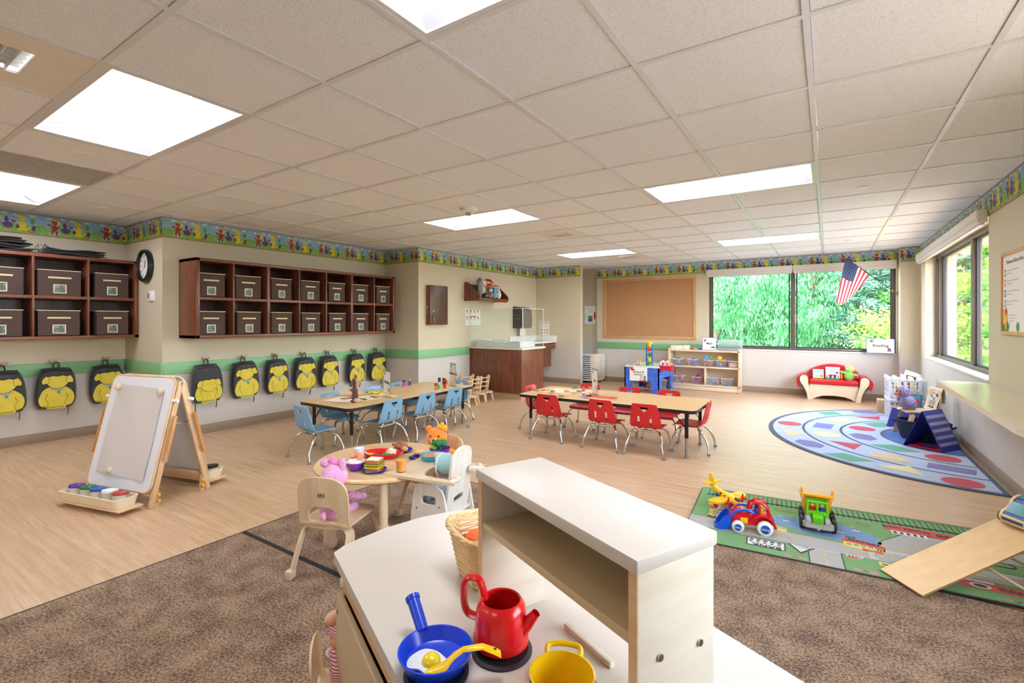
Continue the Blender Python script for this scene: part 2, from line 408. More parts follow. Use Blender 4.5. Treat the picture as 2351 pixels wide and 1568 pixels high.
# wallpaper border
BC = [M('border sky', '#8fb6cf', .6, var=.12, vscale=9), M('border grass', '#86b457', .6, var=.18, vscale=20), M('border red', '#a5281f', .6), M('border yellow', '#ecd21f', .6), M('border purple', '#5d3f6e', .6),
      M('border cloud', '#e2dfd0', .6), M('border tree', '#5f9a3c', .6), M('border orange', '#ee8a2c', .6), M('border line', '#a9372c', .6), M('border navy', '#38365f', .6), M('border pale blue', '#a8cbe8', .6)]
def blob(cx, cy, rx, ry, n=12, rot=0):
    o = []
    for i in range(n):
        a = 2*math.pi*i/n; x, y = rx*math.cos(a), ry*math.sin(a); c, s_ = math.cos(rot), math.sin(rot); o.append((cx+x*c-y*s_, cy+x*s_+y*c))
    return o
MOT = []   # (colour, polygon) in units of border height, period 2.03
def mo(c, p): MOT.append((c, p))
for cx_, cy_ in ((.25, .86), (.72, .9), (1.1, .85), (1.65, .88)):
    mo(5, blob(cx_, cy_, .13, .035)); mo(5, blob(cx_-.02, cy_+.03, .06, .035))
mo(10, blob(.42, .17, .22, .06)); mo(3, blob(.5, .72, .17, .12, rot=-.5)); mo(2, blob(.42, .42, .11, .16)); mo(2, blob(.42, .68, .1, .1)); mo(2, blob(.25, .55, .12, .04, rot=-.4)); mo(2, blob(.34, .22, .05, .1)); mo(2, blob(.5, .2, .05, .1)); mo(2, blob(.54, .48, .09, .04, rot=.5)); mo(7, blob(.4, .65, .04, .035)); mo(2, blob(.34, .77, .03, .03)); mo(2, blob(.5, .77, .03, .03))
mo(4, blob(.84, .36, .17, .15)); mo(4, blob(.8, .62, .075, .13)); mo(4, blob(.69, .42, .06, .035, rot=.5)); mo(7, blob(.86, .68, .04, .03)); mo(2, blob(1.0, .55, .03, .1, rot=.5)); mo(2, blob(1.06, .56, .05, .04)); mo(7, blob(.8, .14, .05, .025, rot=-.5)); mo(7, blob(.9, .16, .05, .025, rot=-.5))
mo(2, blob(1.17, .34, .075, .075)); mo(9, blob(1.17, .30, .075, .04)); mo(3, blob(1.33, .42, .13, .2)); mo(3, blob(1.3, .75, .12, .12)); mo(3, blob(1.18, .82, .06, .07)); mo(3, blob(1.42, .72, .06, .05, rot=-.6)); mo(3, blob(1.2, .5, .09, .035, rot=-.3)); mo(3, blob(1.26, .2, .1, .06)); mo(3, blob(1.42, .22, .09, .05)); mo(9, blob(1.28, .73, .02, .015, 6))
mo(9, [(1.66, .35), (1.68, .5), (1.69, .5), (1.67, .35)]); mo(6, blob(1.67, .62, .085, .13)); mo(9, [(1.62, .22), (1.74, .16), (1.78, .4), (1.68, .42)]); mo(7, [(1.5, .19), (1.72, .15), (1.72, .12), (1.5, .15)]); mo(2, [(1.5, .15), (1.72, .12), (1.72, .085), (1.5, .11)]); mo(3, blob(1.55, .3, .04, .06)); mo(1, blob(1.95, .46, .14, .05))
BH = .209; PER = .4236
def border_fn(mb, L, T, u):
    z0 = CZ-BH-.002
    mb.bb(0, L, -.0012, 0, z0, z0+BH, 0, 0, T)
    def fl(c, pts, k): mb.poly([(min(max(x, 0), L), -.0013-k*.00006, z0+y) for x, y in pts], c, T)
    fl(1, [(0, 0), (L, 0), (L, .44*BH), (0, .44*BH)], 1); fl(8, [(0, 0), (L, 0), (L, .006), (0, .006)], 40); fl(8, [(0, BH-.004), (L, BH-.004), (L, BH), (0, BH)], 40)
    k0 = math.floor((u-ph)/PER)
    for k in range(k0-1, k0+int(L/PER)+3):
        o = k*PER-u+ph
        for q, (c, p) in enumerate(MOT):
            xs = [o+x*BH for x, y in p]
            if max(xs) < .003 or min(xs) > L-.003: continue
            fl(c, [(o+x*BH, y*BH) for x, y in p], 2+q*.6)
ph = (5.645+.96+.14-.42*BH) % PER
struct(along(LP, border_fn).build('trim_3', BC))
ph = .3; struct(along([(-4.0, YB), (.886, YB)], border_fn).build('trim_4', BC))
ph = .35; struct(along([(.886, 8.94), (XR, 8.94), (XR, YF)], border_fn).build('trim_5', BC))

# ------------------------------------------------------------------ windows
m_glass = glassy('window glass')
def window(n, T, W, z0, z1, mull, d=.1, sill=.1):
    """opening in x 0..W, y into the wall"""
    mb = MB(); f = .05
    def fr(a, b, c, e, y0=.0, dd=.06): mb.bb(a, b, y0, y0+dd, c, e, 0, .004, T)
    y = d
    fr(0, f, z0, z1, y); fr(W-f, W, z0, z1, y); fr(f, W-f, z0, z0+f*.8, y); fr(f, W-f, z1-f, z1, y)
    ed = [0]+mull+[W]
    for q in mull: fr(q-.033, q+.033, z0+f*.8, z1-f, y-.01, .075)
    o = struct(mb.build('window_%d' % n, m_bronze))
    mb = MB(); g = M('window gasket', '#2b3033', .5)
    for a, b in zip(ed, ed[1:]):
        a2, b2 = a+.045, b-.045; zz0, zz1 = z0+f*.8+.0, z1-f
        for (p, q, r_, s_) in ((a2, a2+.018, zz0, zz1), (b2-.018, b2, zz0, zz1), (a2, b2, zz0, zz0+.018), (a2, b2, zz1-.018, zz1)): mb.bb(p, q, y+.02, y+.045, r_, s_, 0, 0, T)
    mb.build('inner_frame', g, o)
    for a, b in zip(ed, ed[1:]):
        mb = MB(); mb.bb(a+.04, b-.04, y+.03, y+.036, z0+.03, z1-.03, 0, 0, T); mb.build('pane', m_glass, o)
    mb = MB(); mb.bb(-.0, W, -.012, d+.06, z0-.02, z0+.001, 0, .004, T); mb.build('sill', m_wallc, o)
    return o
TB = TR(WX0, YB, 0); w1 = window(1, TB, WX1-WX0, WZ0, WZ1, [1.325], .05)
TRW = Matrix.Translation((XR, RY1, 0)) @ Matrix.Rotation(R(-90), 4, 'Z'); w2 = window(2, TRW, RY1-RY0, RZ0, RZ1, [.31, 1.97], .11)
T3 = Matrix.Translation((XR, 2.6, 0)) @ Matrix.Rotation(R(-90), 4, 'Z'); w3 = window(3, T3, 1.88, RZ0, RZ1, [.94], .11)  # window out of view, added to give the play kitchen's side cool daylight
m_val = M('blind cassette', '#e4e2dc', .45)
def valance(T, spans, z0, z1, lab):
    for k, (a, b) in enumerate(spans):
        t = thing('roller_blind', lab[k], 'blind', group=None)
        mb = MB(); mb.bb(a, b, -.075, -.002, z0+.05, z1, 0, .006, T); mb.bb(a+.002, b-.002, -.068, -.004, z0+.015, z0+.05, 0, .004, T)
        mb.build('cassette', m_val, t)
        mb = MB(); mb.bb(a+.01, b-.01, -.05, -.02, z0-.004, z0+.018, 0, .006, T); mb.build('hem_bar', m_val, t)
valance(TB, [(-.03, 1.32), (1.326, WX1-WX0+.005)], 2.02, 2.145, ['white rolled-up blind over the left pane of the back window', 'white rolled-up blind over the right pane of the back window, beside the flag'])
valance(TRW, [(-.25, 1.3), (1.306, RY1-RY0+.0)], 2.03, 2.155, ['white rolled-up blind on the right wall window, nearer the corner column', 'white rolled-up blind on the right wall window, nearer the rules poster'])

# ------------------------------------------------------------------ ceiling fixtures
m_pan = M('glowing reflector', '#b4b4b6', .6, emit='#f6f7ff', es=.12)  # faint glow put into the reflector; grey base keeps shading visible in it
m_lamp = M('light diffuser', '#ffffff', .5, emit='#eef2ff', es=LIGHT_E)
t = thing('ceiling_light', '', 'ceiling light'); W_, D_ = 2*G, G
mb = MB()
for a, b, c, d in ((.012, W_-.012, .012, .035), (.012, W_-.012, D_-.035, D_-.012), (.012, .035, .035, D_-.035), (W_-.035, W_-.012, .035, D_-.035)): mb.bb(a, b, c, d, -.004, .01)
mb.build('frame', m_tbar, t)
mb = MB(); n = 8
for sgn in (0, 1):
    pr = []
    for k in range(n+1):
        q = k/n; yy = .034+q*(D_/2-.034-.11); zz = .004+.075*math.sin(q*math.pi/2); pr.append((yy if not sgn else D_-yy, zz))
    for (y0, z0_), (y1, z1_) in zip(pr, pr[1:]):
        v = [(.034, y0, z0_), (W_-.034, y0, z0_), (W_-.034, y1, z1_), (.034, y1, z1_)]
        mb.add(v, [(0, 1, 2, 3)], 0, None, True)
for xx, x2 in ((.034, .10), (W_-.034, W_-.10)):
    mb.add([(xx, .034, .004), (xx, D_-.034, .004), (x2, D_/2+.11, .079), (x2, D_/2-.11, .079)], [(0, 1, 2, 3)])
mb.build('reflector', m_pan, t)
mb = MB(); pr = []
for k in range(9): a = math.pi*k/8; pr.append((D_/2-.11*math.cos(a), .08-.045*math.sin(a)))
for (y0, z0_), (y1, z1_) in zip(pr, pr[1:]): mb.add([(.05, y0, z0_), (W_-.05, y0, z0_), (W_-.05, y1, z1_), (.05, y1, z1_)], [(0, 1, 2, 3)], 0, None, True)
mb.add([(.05, y, z) for y, z in pr], [tuple(range(9))]); mb.add([(W_-.05, y, z) for y, z in pr], [tuple(range(9))])
mb.build('diffuser', m_lamp, t)
LL = ['bright recessed ceiling light nearest the left shelves of bins, large in view', 'recessed ceiling light cut off by the top edge of the picture', 'recessed ceiling light beside the round fire alarm', 'recessed ceiling light with long white panel in front of the back window, nearer one',
      'small far recessed ceiling light above the corkboard', 'far recessed ceiling light just in front of the back window', 'recessed ceiling light at the left picture edge beyond the grey return grille', 'recessed ceiling light behind the camera at left', 'recessed ceiling light behind the camera at right', 'recessed ceiling light behind the camera in the far left corner']
for k, (i, j) in enumerate(LIGHTS):
    o = t if k == 0 else dup(t)
    o.location = (GX+i*G, GY+j*G, CZ-.001); o['label'] = LL[k]; o['group'] = 'recessed ceiling lights'
# supply air grilles
m_gr = M('grille paint', '#e9e3da', .45); m_void = M('duct void', '#3c3f3e', .9)
t = thing('air_grille', '', 'air vent')
mb = MB(); a, b = .17, .44
for (x0, x1, y0, y1) in ((.012, G-.012, .012, a), (.012, G-.012, b, G-.012), (.012, a, a, b), (b, G-.012, a, b)): mb.bb(x0, x1, y0, y1, -.002, .008)
mb.build('panel', m_gr, t)
mb = MB(); mb.bb(a-.01, b+.01, a-.01, b+.01, .06, .064); mb.build('duct', m_void, t)
mb = MB()
for k in range(6): y = a+.02+k*.042; mb.box(((a+b)/2, y, .012), (b-a, .002, .03), 0, 0, None)
for k in range(4): x = a+.035+k*.055; mb.box((x, a+.07, .0), (.045, .1, .003), 0, 0, TR() )
for k in range(5): x = a+.03+k*.055; mb.box((x, (a+b)/2, .03), (.003, b-a, .03))
mb.build('louvre', m_white, t)
VL = ['square supply air grille in the ceiling at the top left picture edge', 'square air grille in the ceiling just beyond the fire alarm light', 'farthest square air grille beside the far ceiling light above the corkboard']
for k, (i, j) in enumerate(SUP):
    o = t if k == 0 else dup(t); o.location = (GX+i*G, GY+j*G, CZ-.001); o['label'] = VL[k]
t = thing('return_grille', 'grey egg-crate return air grille between the two left ceiling lights', 'air vent', (GX+RET[0]*G, GY+RET[1]*G, CZ-.001))
m_rg = M('return grille grey', '#d2cfc8', .5)
mb = MB()
for k in range(41): x = .014+k*(G-.028)/40; mb.bb(x-.0014, x+.0014, .014, G-.014, 0, .012)
for k in range(41): y = .014+k*(G-.028)/40; mb.bb(.014, G-.014, y-.0014, y+.0014, 0, .012)
mb.build('lattice', m_rg, t); mb = MB(); mb.bb(.01, G-.01, .01, G-.01, .02, .025); mb.build('backing', M('grille backing', '#8a8983', .9), t)
DL = ['round white cover plate beside the nearest left ceiling light', 'round white cover plate near the left wallpaper border', 'bright round cover plate at right near the long ceiling light', 'small round cover plate left of the fire alarm light, farther away', 'far round cover plate in front of the back window flag', 'far round cover plate above the alcove']
dk = None
for k, p in enumerate([(187, 352), (236, 477), (1982, 429), (1041, 542), (1947, 551), (1396, 601)]):
    c = PZ(*p, CZ)
    if dk is None:
        mb = MB(); mb.lathe([(0, -.010), (.040, -.010), (.043, -.007), (.043, 0)], 24); dk = mb.build('sprinkler_cover', m_white); o = dk
    else: o = dk.copy(); COL.objects.link(o)
    o.location = c; tag(o, DL[k], 'ceiling cover', 'round sprinkler covers')
c = PZ(1076, 478, CZ); t = thing('fire_alarm', 'white round ceiling fire alarm with strobe marked FIRE', 'fire alarm', c)
mb = MB(); mb.lathe([(0, 0), (.085, 0), (.088, -.012), (.075, -.034), (.04, -.045), (0, -.045)], 32); mb.build('housing', m_white, t)
mb = MB(); mb.ell((0, 0, -.052), (.033, .033, .022), n=20); mb.build('strobe', M('strobe lens', '#e8eef2', .08, trans=.6), t)
text('FIRE', .026, M('red print', '#b3242a', .5), t, Matrix.Rotation(YAW-.3, 4, 'Z') @ TR(-.03, -.083, -.022, 62, 0, 0), 'lettering')

# ------------------------------------------------------------------ outside
m_ground = M('paved ground', '#8f8c86', .9, var=.15, vscale=2); m_bark = M('bark', '#6e5f4e', .9, bump=.6, bscale=12, var=.3, vscale=6)
mb = MB(); mb.prism([(-40, 9.6), (1.7, 9.6), (1.7, -6), (45, -6), (45, 60), (-40, 60)], -1.75, -1.6); struct(mb.build('ground', m_ground))
mb = MB(); mb.prism([(-40, 24), (45, 24), (45, 31), (-40, 31)], -1.6, -1.58); struct(mb.build('road', M('road asphalt', '#b9bcc0', .8)))
def leafm(name, c1, c2):
    m = bpy.data.materials.new(name); m.use_nodes = True; n = m.node_tree; n.nodes.clear(); o = n.nodes.new('ShaderNodeOutputMaterial')
    tc = n.nodes.new('ShaderNodeTexCoord'); t = n.nodes.new('ShaderNodeTexNoise'); t.inputs['Scale'].default_value = 2.2; n.links.new(tc.outputs['Object'], t.inputs[0])
    r = n.nodes.new('ShaderNodeValToRGB'); r.color_ramp.elements[0].position = .35; r.color_ramp.elements[1].position = .65; r.color_ramp.elements[0].color = (*lin(c1), 1); r.color_ramp.elements[1].color = (*lin(c2), 1)
    n.links.new(t.outputs[0], r.inputs[0]); d = n.nodes.new('ShaderNodeBsdfDiffuse'); tl = n.nodes.new('ShaderNodeBsdfTranslucent'); mx = n.nodes.new('ShaderNodeMixShader'); mx.inputs[0].default_value = .35
    n.links.new(r.outputs[0], d.inputs[0]); n.links.new(r.outputs[0], tl.inputs[0]); n.links.new(d.outputs[0], mx.inputs[1]); n.links.new(tl.outputs[0], mx.inputs[2]); n.links.new(mx.outputs[0], o.inputs[0]); return m
def foliage(name, mat, parent, gen, n, size, seed, aspect=2.2, droop=0):
    rg = random.Random(seed); v = []; f = []
    for k in range(n):
        p, d = gen(rg); d = Vector(d)
        if d.length < 1e-4: d = Vector((0, 0, -1))
        d = d.normalized(); s_ = Vector((rg.uniform(-1, 1), rg.uniform(-1, 1), rg.uniform(-1, 1))).cross(d)
        if s_.length < 1e-3: continue
        s_.normalize(); l = size*rg.uniform(.6, 1.3); wd = l/aspect; p = Vector(p); o = len(v)
        v += [p-d*l*.5, p+s_*wd*.5, p+d*l*.5, p-s_*wd*.5]; f.append((o, o+1, o+2, o+3))
    me = bpy.data.meshes.new(name); me.from_pydata(v, [], f); me.materials.append(mat); o = bpy.data.objects.new(name, me); COL.objects.link(o); o.parent = parent; return o
def tree(kind, label, loc, H, Rr, n, size, seed, mats, trunk=.25):
    t = thing('tree', label, 'tree', loc)
    mb = MB(); rg = random.Random(seed)
    mb.tube(smooth_pts([(0, 0, 0), (rg.uniform(-.1, .1), 0, H*.3), (rg.uniform(-.2, .2), rg.uniform(-.2, .2), H*.6), (0, 0, H*.92)], 4), [trunk*(1-.85*k/12) for k in range(13)], 10)
    for k in range(7):
        a = rg.uniform(0, 6.28); z = H*rg.uniform(.25, .6); mb.tube(smooth_pts([(0, 0, z), (math.cos(a)*Rr*.22, math.sin(a)*Rr*.22, z+Rr*.3), (math.cos(a)*Rr*.42, math.sin(a)*Rr*.42, z+Rr*.5)], 3), [trunk*.4, trunk*.36, trunk*.32, trunk*.26, trunk*.2, trunk*.12, trunk*.05], 6)
    mb.build('trunk', m_bark, t)
    if kind == 'willow':
        st = []
        for k in range(320):
            a = rg.uniform(0, 6.28); r = Rr*math.sqrt(rg.uniform(.05, 1)); st.append((r*math.cos(a), r*math.sin(a), H*(1-.55*(r/Rr)**2)+rg.uniform(-.3, .3), rg.uniform(1.0, H*.62)))
        def g(r_):
            x, y, z, l = st[r_.randrange(len(st))]; q = r_.random(); s_ = .16*(1-q*.3)
            return (x+r_.gauss(0, s_), y+r_.gauss(0, s_), z-l*q), (r_.uniform(-.35, .35), r_.uniform(-.35, .35), -1)
    elif kind == 'conifer':
        br = []
        for k in range(150):
            z = H*(.03+.95*(k/150)); a = k*2.4; L = Rr*(1-z/H)**.8+.15; br.append((z, a, L))
        def g(r_):
            z, a, L = br[min(149, int(150*(r_.random()**1.5)))]; q = r_.random()**.7; rr = L*q; s_ = .05+.22*q*(1.1-q)
            return (rr*math.cos(a)+r_.gauss(0, s_), rr*math.sin(a)+r_.gauss(0, s_), z+.18*L*q*q-.25*q+r_.gauss(0, .05)), (math.cos(a)+r_.gauss(0, .5), math.sin(a)+r_.gauss(0, .5), r_.gauss(-.1, .3))
    else:
        cl_ = []
        for k in range(60):
            a = rg.uniform(0, 6.28); ph_ = math.acos(rg.uniform(-.8, 1)); r = Rr*rg.uniform(.55, 1); cl_.append((r*math.sin(ph_)*math.cos(a), r*math.sin(ph_)*math.sin(a), H*.58+H*.42*math.cos(ph_)*r/Rr, rg.uniform(.25, .5)))
        def g(r_):
            x, y, z, s_ = cl_[r_.randrange(len(cl_))]
            return (x+r_.gauss(0, s_*.7), y+r_.gauss(0, s_*.7), z+r_.gauss(0, s_*.32)), (r_.gauss(0, 1), r_.gauss(0, 1), r_.gauss(-.2, .4))
    foliage('foliage', mats, t, g, n, size, seed+1, 3.2 if kind == 'willow' else (4.5 if kind == 'conifer' else 1.5))
    return t
lf1 = leafm('willow leaf', '#2e7042', '#6fae76'); lf2 = leafm('conifer needle', '#2d5648', '#7fa392'); lf3 = leafm('maple leaf', '#6aa838', '#a5cf60'); lf4 = leafm('shrub leaf', '#437a3a', '#80b266')
tree('willow', 'weeping light green tree outside the left pane of the back window', (-2.9, 15.5, -1.6), 6.2, 2.7, 75000, .11, 3, lf1, .3)
tree('willow', 'second weeping tree outside, behind the mullion of the back window', (-.6, 18.0, -1.6), 7.0, 2.6, 60000, .13, 8, lf1, .3)
tree('conifer', 'grey-green conifer outside behind the flag', (1.7, 16.5, -1.6), 7.5, 2.9, 70000, .14, 5, lf2, .25)
tree('maple', 'bright yellow-green leafy tree low outside the right pane of the back window', (1.75, 12.6, -1.6), 3.3, 1.05, 16000, .075, 11, lf3, .1)
tree('maple', 'bright green tree seen through the right wall window', (4.2, 12.5, -1.6), 5.6, 2.1, 40000, .1, 13, lf3, .18)
tree('maple', 'leafy green tree seen through the near pane of the right wall window', (3.8, 17.0, -1.6), 6.0, 2.6, 40000, .12, 17, lf4, .2)
tree('willow', 'far green tree closing the view behind the left of the back window', (-6.5, 22, -1.6), 8.5, 3.6, 50000, .18, 23, lf1, .35)
tree('maple', 'far leafy tree behind the conifer outside', (5.5, 24, -1.6), 8.0, 4.0, 40000, .2, 29, lf4, .35)

lf5 = leafm('dark hedge leaf', '#25492f', '#4f7f57')
for k, (x, y) in enumerate(((-10, 27), (-4.5, 29), (1.0, 28), (7, 27), (11, 21))):
    tree('maple', 'dark leafy tree in the far row closing the view, '+('leftmost', 'second from the left', 'middle', 'second from the right', 'rightmost')[k], (x, y, -1.6), 7.5, 3.6, 16000, .34, 50+k, lf5, .3)['group'] = 'far row of trees'
# ------------------------------------------------------------------ left wall furniture
def MBpillow(mb, outline, d, mat=0, T=None, k=5, y0=0, back=.9):
    """soft body: outline in x,z at y=y0 swelling out to y0-d"""
    n = len(outline); cx_ = sum(p[0] for p in outline)/n; cz_ = sum(p[1] for p in outline)/n; vs = []; fs = []
    for i in range(k+1):
        a = i/k*math.pi/2; sc_ = back+(1-back)*math.sin(min(1, i/k*2)*math.pi/2) if i < k/2 else (.90+.10*math.cos((i/k-.5)*math.pi))
        y = y0-d*i/k
        for x, z in outline: vs.append((cx_+(x-cx_)*sc_, y, cz_+(z-cz_)*sc_))
    for i in range(k):
        for j in range(n): fs.append((i*n+j, (i+1)*n+j, (i+1)*n+(j+1) % n, i*n+(j+1) % n))
    fs.append(tuple(range(n))); fs.append(tuple(k*n+j for j in range(n))[::-1])
    mb.add(vs, fs, mat, T, True)
def cubby(root, ys, X0, X1, z0, z1, zm, thick=()):
    """open wall unit, dividers at ys, back on X0 and front on X1"""
    t = .022
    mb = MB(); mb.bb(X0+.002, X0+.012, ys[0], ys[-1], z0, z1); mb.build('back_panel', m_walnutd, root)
    mb = MB(); mb.bb(X0+.002, X1, ys[0], ys[-1], z1-.032, z1, 0, .002); mb.build('top_panel', m_walnut_x, root)
    mb = MB(); mb.bb(X0+.002, X1, ys[0], ys[-1], z0, z0+.032, 0, .002); mb.build('bottom_panel', m_walnut_x, root)
    mb = MB(); mb.bb(X0+.002, X1-.004, ys[0]+.03, ys[-1]-.03, zm-.03, zm, 0, .002); mb.build('shelf', m_walnut_x, root)
    for k, y in enumerate(ys):
        w_ = .036 if (k in (0, len(ys)-1)) else (.034 if k in thick else .018)
        a = y if k == 0 else (y-w_ if k == len(ys)-1 else y-w_/2)
        mb = MB(); mb.bb(X0+.002, X1-(.002 if w_ < .02 else 0), a, a+w_, z0+(.0 if k in (0, len(ys)-1) else .03), z1-(.0 if k in (0, len(ys)-1) else .03), 0, .002)
        mb.build('side_panel' if k in (0, len(ys)-1) else 'divider', m_walnut, root)
U2Y = [2.296, 2.665, 3.046, 3.43, 3.80, 4.19, 4.568, 4.948]
t = thing('wall_cubby', 'long walnut wall cubby of seven columns full of brown bins, right of the clock', 'shelf'); cubby(t, U2Y, -5.73, -5.353, 1.05, 1.875, 1.475, (2, 5))
U1Y = [.49, .90, 1.315, 1.72, 2.143]
t = thing('wall_cubby', 'walnut wall cubby cut by the left picture edge, under folded black bags', 'shelf'); cubby(t, U1Y, -6.69, -6.313, 1.05, 1.878, 1.475)
m_bin = M('brown bin fabric', '#4d3a34', .8, bump=.15, bscale=90); m_cream = M('cream piping', '#e3d6ad', .6); m_lab = M('bin label', '#d6cb9b', .6)
m_foil = M('clear pocket film', '#4c4a44', .12, bump=.5, bscale=60, var=.5, vscale=30, col2='#7fa08c')
def make_bin(w_, h_):
    t = thing('storage_bin', '', 'storage bin'); d = .30
    mb = MB(); k = .985; v = []
    th = .006
    mb.bb(-d/2, d/2, -w_/2, w_/2, 0, .006); mb.bb(-d/2, -d/2+th, -w_/2, w_/2, 0, h_); mb.bb(d/2-th, d/2, -w_/2, w_/2, 0, h_); mb.bb(-d/2, d/2, -w_/2, -w_/2+th, 0, h_); mb.bb(-d/2, d/2, w_/2-th, w_/2, 0, h_)
    mb.build('box', m_bin, t)
    mb = MB(); r = .0035; mb.tube([(-d/2, -w_/2, h_), (d/2, -w_/2, h_), (d/2, w_/2, h_), (-d/2, w_/2, h_)], r, 8, closed=True); mb.build('rim_piping', m_cream, t)
    mb = MB(); mb.bb(d/2, d/2+.0025, -w_*.27, w_*.27, h_*.68, h_*.745); mb.build('label_strip', m_lab, t)
    mb = MB(); q = w_*.155; z0, z1 = h_*.1, h_*.45
    for a in ((-q, -q+.008, z0, z1), (q-.008, q, z0, z1), (-q, q, z0, z0+.008), (-q, q, z1-.008, z1)): mb.bb(d/2, d/2+.003, *a)
    o = mb.build('pocket_frame', m_cream, t); mb = MB(); mb.bb(d/2, d/2+.001, -q+.006, q-.006, z0+.006, z1-.006); mb.build('pocket_film', m_foil, o)
    return t
protoU = make_bin(.272, .245); n = 0; first = True
OR = ['first', 'second', 'third', 'fourth', 'fifth', 'sixth', 'seventh']
for r_, zz in ((0, 1.4755), (1, 1.0825)):
    for k in range(7):
        o = protoU if first else dup(protoU); first = False
        yc = (U2Y[k]+U2Y[k+1])/2-.028+rnd.uniform(-.006, .006); o.location = (-5.353-.15-.012, yc, zz); o.rotation_euler = (0, 0, R(rnd.uniform(-2, 2)))
        o.scale = (1, 1 if k < 2 else .93, 1.0 if r_ else 1.0)
        o['label'] = 'brown fabric bin in the %s row of the long cubby, %s from the left' % ('upper' if r_ == 0 else 'lower', OR[k]); o['group'] = 'brown bins in the long cubby'
pr1 = make_bin(.315, .26); first = True
for r_, zz in ((0, 1.4755), (1, 1.0825)):
    for k in range(3, -1, -1):
        o = pr1 if first else dup(pr1); first = False
        o.location = (-6.313-.15-.015, (U1Y[k]+U1Y[k+1])/2-.012, zz); o.rotation_euler = (0, 0, R(rnd.uniform(-2, 2))); o.scale = (1, 1 if k < 3 else .88, .96)
        o['label'] = 'brown fabric bin in the %s row of the left-edge cubby, %s from the right end' % ('upper' if r_ == 0 else 'lower', OR[3-k]); o['group'] = 'brown bins in the left cubby'
# folded black bags on the left cubby
m_blk = M('black nylon', '#1b1b1d', .45, bump=.5, bscale=18, sheen=.2)
def slab_cloth(L, Wd, th, seed):
    mb = MB(); rg = random.Random(seed); nx, ny = 22, 8; vs = []; fs = []
    a = [rg.uniform(0, 6) for _ in range(6)]
    hf = lambda x, y: .006*math.sin(9*x+a[0])+.005*math.sin(21*x+a[1]+5*y)+.004*math.sin(17*y+a[2])
    for side in (1, -1):
        for i in range(nx+1):
            for j in range(ny+1):
                x, y = -L/2+L*i/nx, -Wd/2+Wd*j/ny; e = min(1, min(i, nx-i)/2.0, min(j, ny-j)/1.5); e = math.sqrt(max(0, e))
                vs.append((x+.01*math.sin(30*y+a[3])*(i in (0, nx)), y+.008*math.sin(26*x+a[4])*(j in (0, ny)), hf(x, y)+side*th/2*(.25+.75*e)))
    N = (nx+1)*(ny+1); id_ = lambda i, j: i*(ny+1)+j
    for i in range(nx):
        for j in range(ny):
            f = (id_(i, j), id_(i+1, j), id_(i+1, j+1), id_(i, j+1)); fs.append(f); fs.append(tuple(q+N for q in f[::-1]))
    ring = [id_(i, 0) for i in range(nx)]+[id_(nx, j) for j in range(ny)]+[id_(i, ny) for i in range(nx, 0, -1)]+[id_(0, j) for j in range(ny, 0, -1)]
    for q in range(len(ring)): p, s_ = ring[q], ring[(q+1) % len(ring)]; fs.append((s_, p, p+N, s_+N))
    mb.add(vs, fs, 0, None, True); return mb
PW = ['bottom one', 'second from the bottom', 'third from the bottom', 'fourth from the bottom', 'fifth from the bottom', 'topmost']
for k in range(6):
    o = slab_cloth(.66-.03*(k % 3), .27, .019, 40+k).build('folded_bag', m_blk, loc=(-6.49, 1.05-.02*k+.01*(k % 2), 1.899+k*.0235), rz=90+rnd.uniform(-3, 3))
    tag(o, 'folded black nylon bag in the taller left pile on the cubby, '+PW[k], 'bag', 'folded black bags on the left cubby')
for k in range(3):
    o = slab_cloth(.46, .26, .019, 60+k).build('folded_bag', m_blk, loc=(-6.49, 1.64+.01*k, 1.899+k*.0235), rz=90+rnd.uniform(-4, 4))
    tag(o, 'folded black nylon bag in the lower right pile on the cubby, '+('bottom one', 'middle one', 'top one')[k], 'bag', 'folded black bags on the left cubby')
mb = MB(); rg = random.Random(5)
for k in range(14):
    y0 = 1.39+rg.uniform(-.03, .04); mb.tube(smooth_pts([(-6.36+rg.uniform(-.05, .01), y0, 1.955+rg.uniform(-.02, .03)), (-6.34, y0+rg.uniform(-.03, .05), 1.92), (-6.335, y0+rg.uniform(-.04, .06), 1.89)], 4), .0025, 5)
o = mb.build('drawstring_bundle', m_blk); tag(o, 'tangled black drawstrings hanging between the two black bag piles', 'cord')
# clock, thermostat on the pillar
t = thing('wall_clock', 'round black-rimmed wall clock with numerals on the pillar', 'clock', (-6.10, 2.145, 1.815)); cr = .172
mb = MB(); mb.lathe([(cr, 0), (cr+.004, .02), (cr-.004, .045), (cr-.022, .05), (cr-.03, .036), (cr-.034, .02)], 48, T=TR(rx=90)); mb.build('rim', m_black, t)
mb = MB(); mb.lathe([(0, .018), (cr-.03, .018)], 48, T=TR(rx=90)); mb.lathe([(0, 0), (cr, 0)], 48, T=TR(rx=90)); mb.build('face', m_paper, t)
for h in range(12):
    a = R(90-30*(h or 12)); rr = cr-.055; text(str(h or 12), .036, m_ink, t, TR(rr*math.cos(a), -.0195, rr*math.sin(a)) @ UP, 'numeral')
mb = MB()
for k in range(60):
    a = R(6*k); r0 = cr-.036; mb.box((r0*math.cos(a), -.0188, r0*math.sin(a)), (.006 if k % 5 == 0 else .002, .0008, .003))
mb.build('minute_marks', m_ink, t)
for nm, L, a, w_ in (('hour_hand', .075, 62, .006), ('minute_hand', .115, 100, .004)):
    mb = MB(); mb.box((L/2-.01, 0, 0), (L+.02, .0012, w_)); mb.build(nm, m_ink, t, T=TR(0, -.023, 0) @ Matrix.Rotation(R(-a), 4, 'Y'))
mb = MB(); mb.box((.04, 0, 0), (.13, .0012, .0015)); mb.build('second_hand', M('red hand', '#b32222'), t, T=TR(0, -.025, 0) @ Matrix.Rotation(R(140), 4, 'Y'))
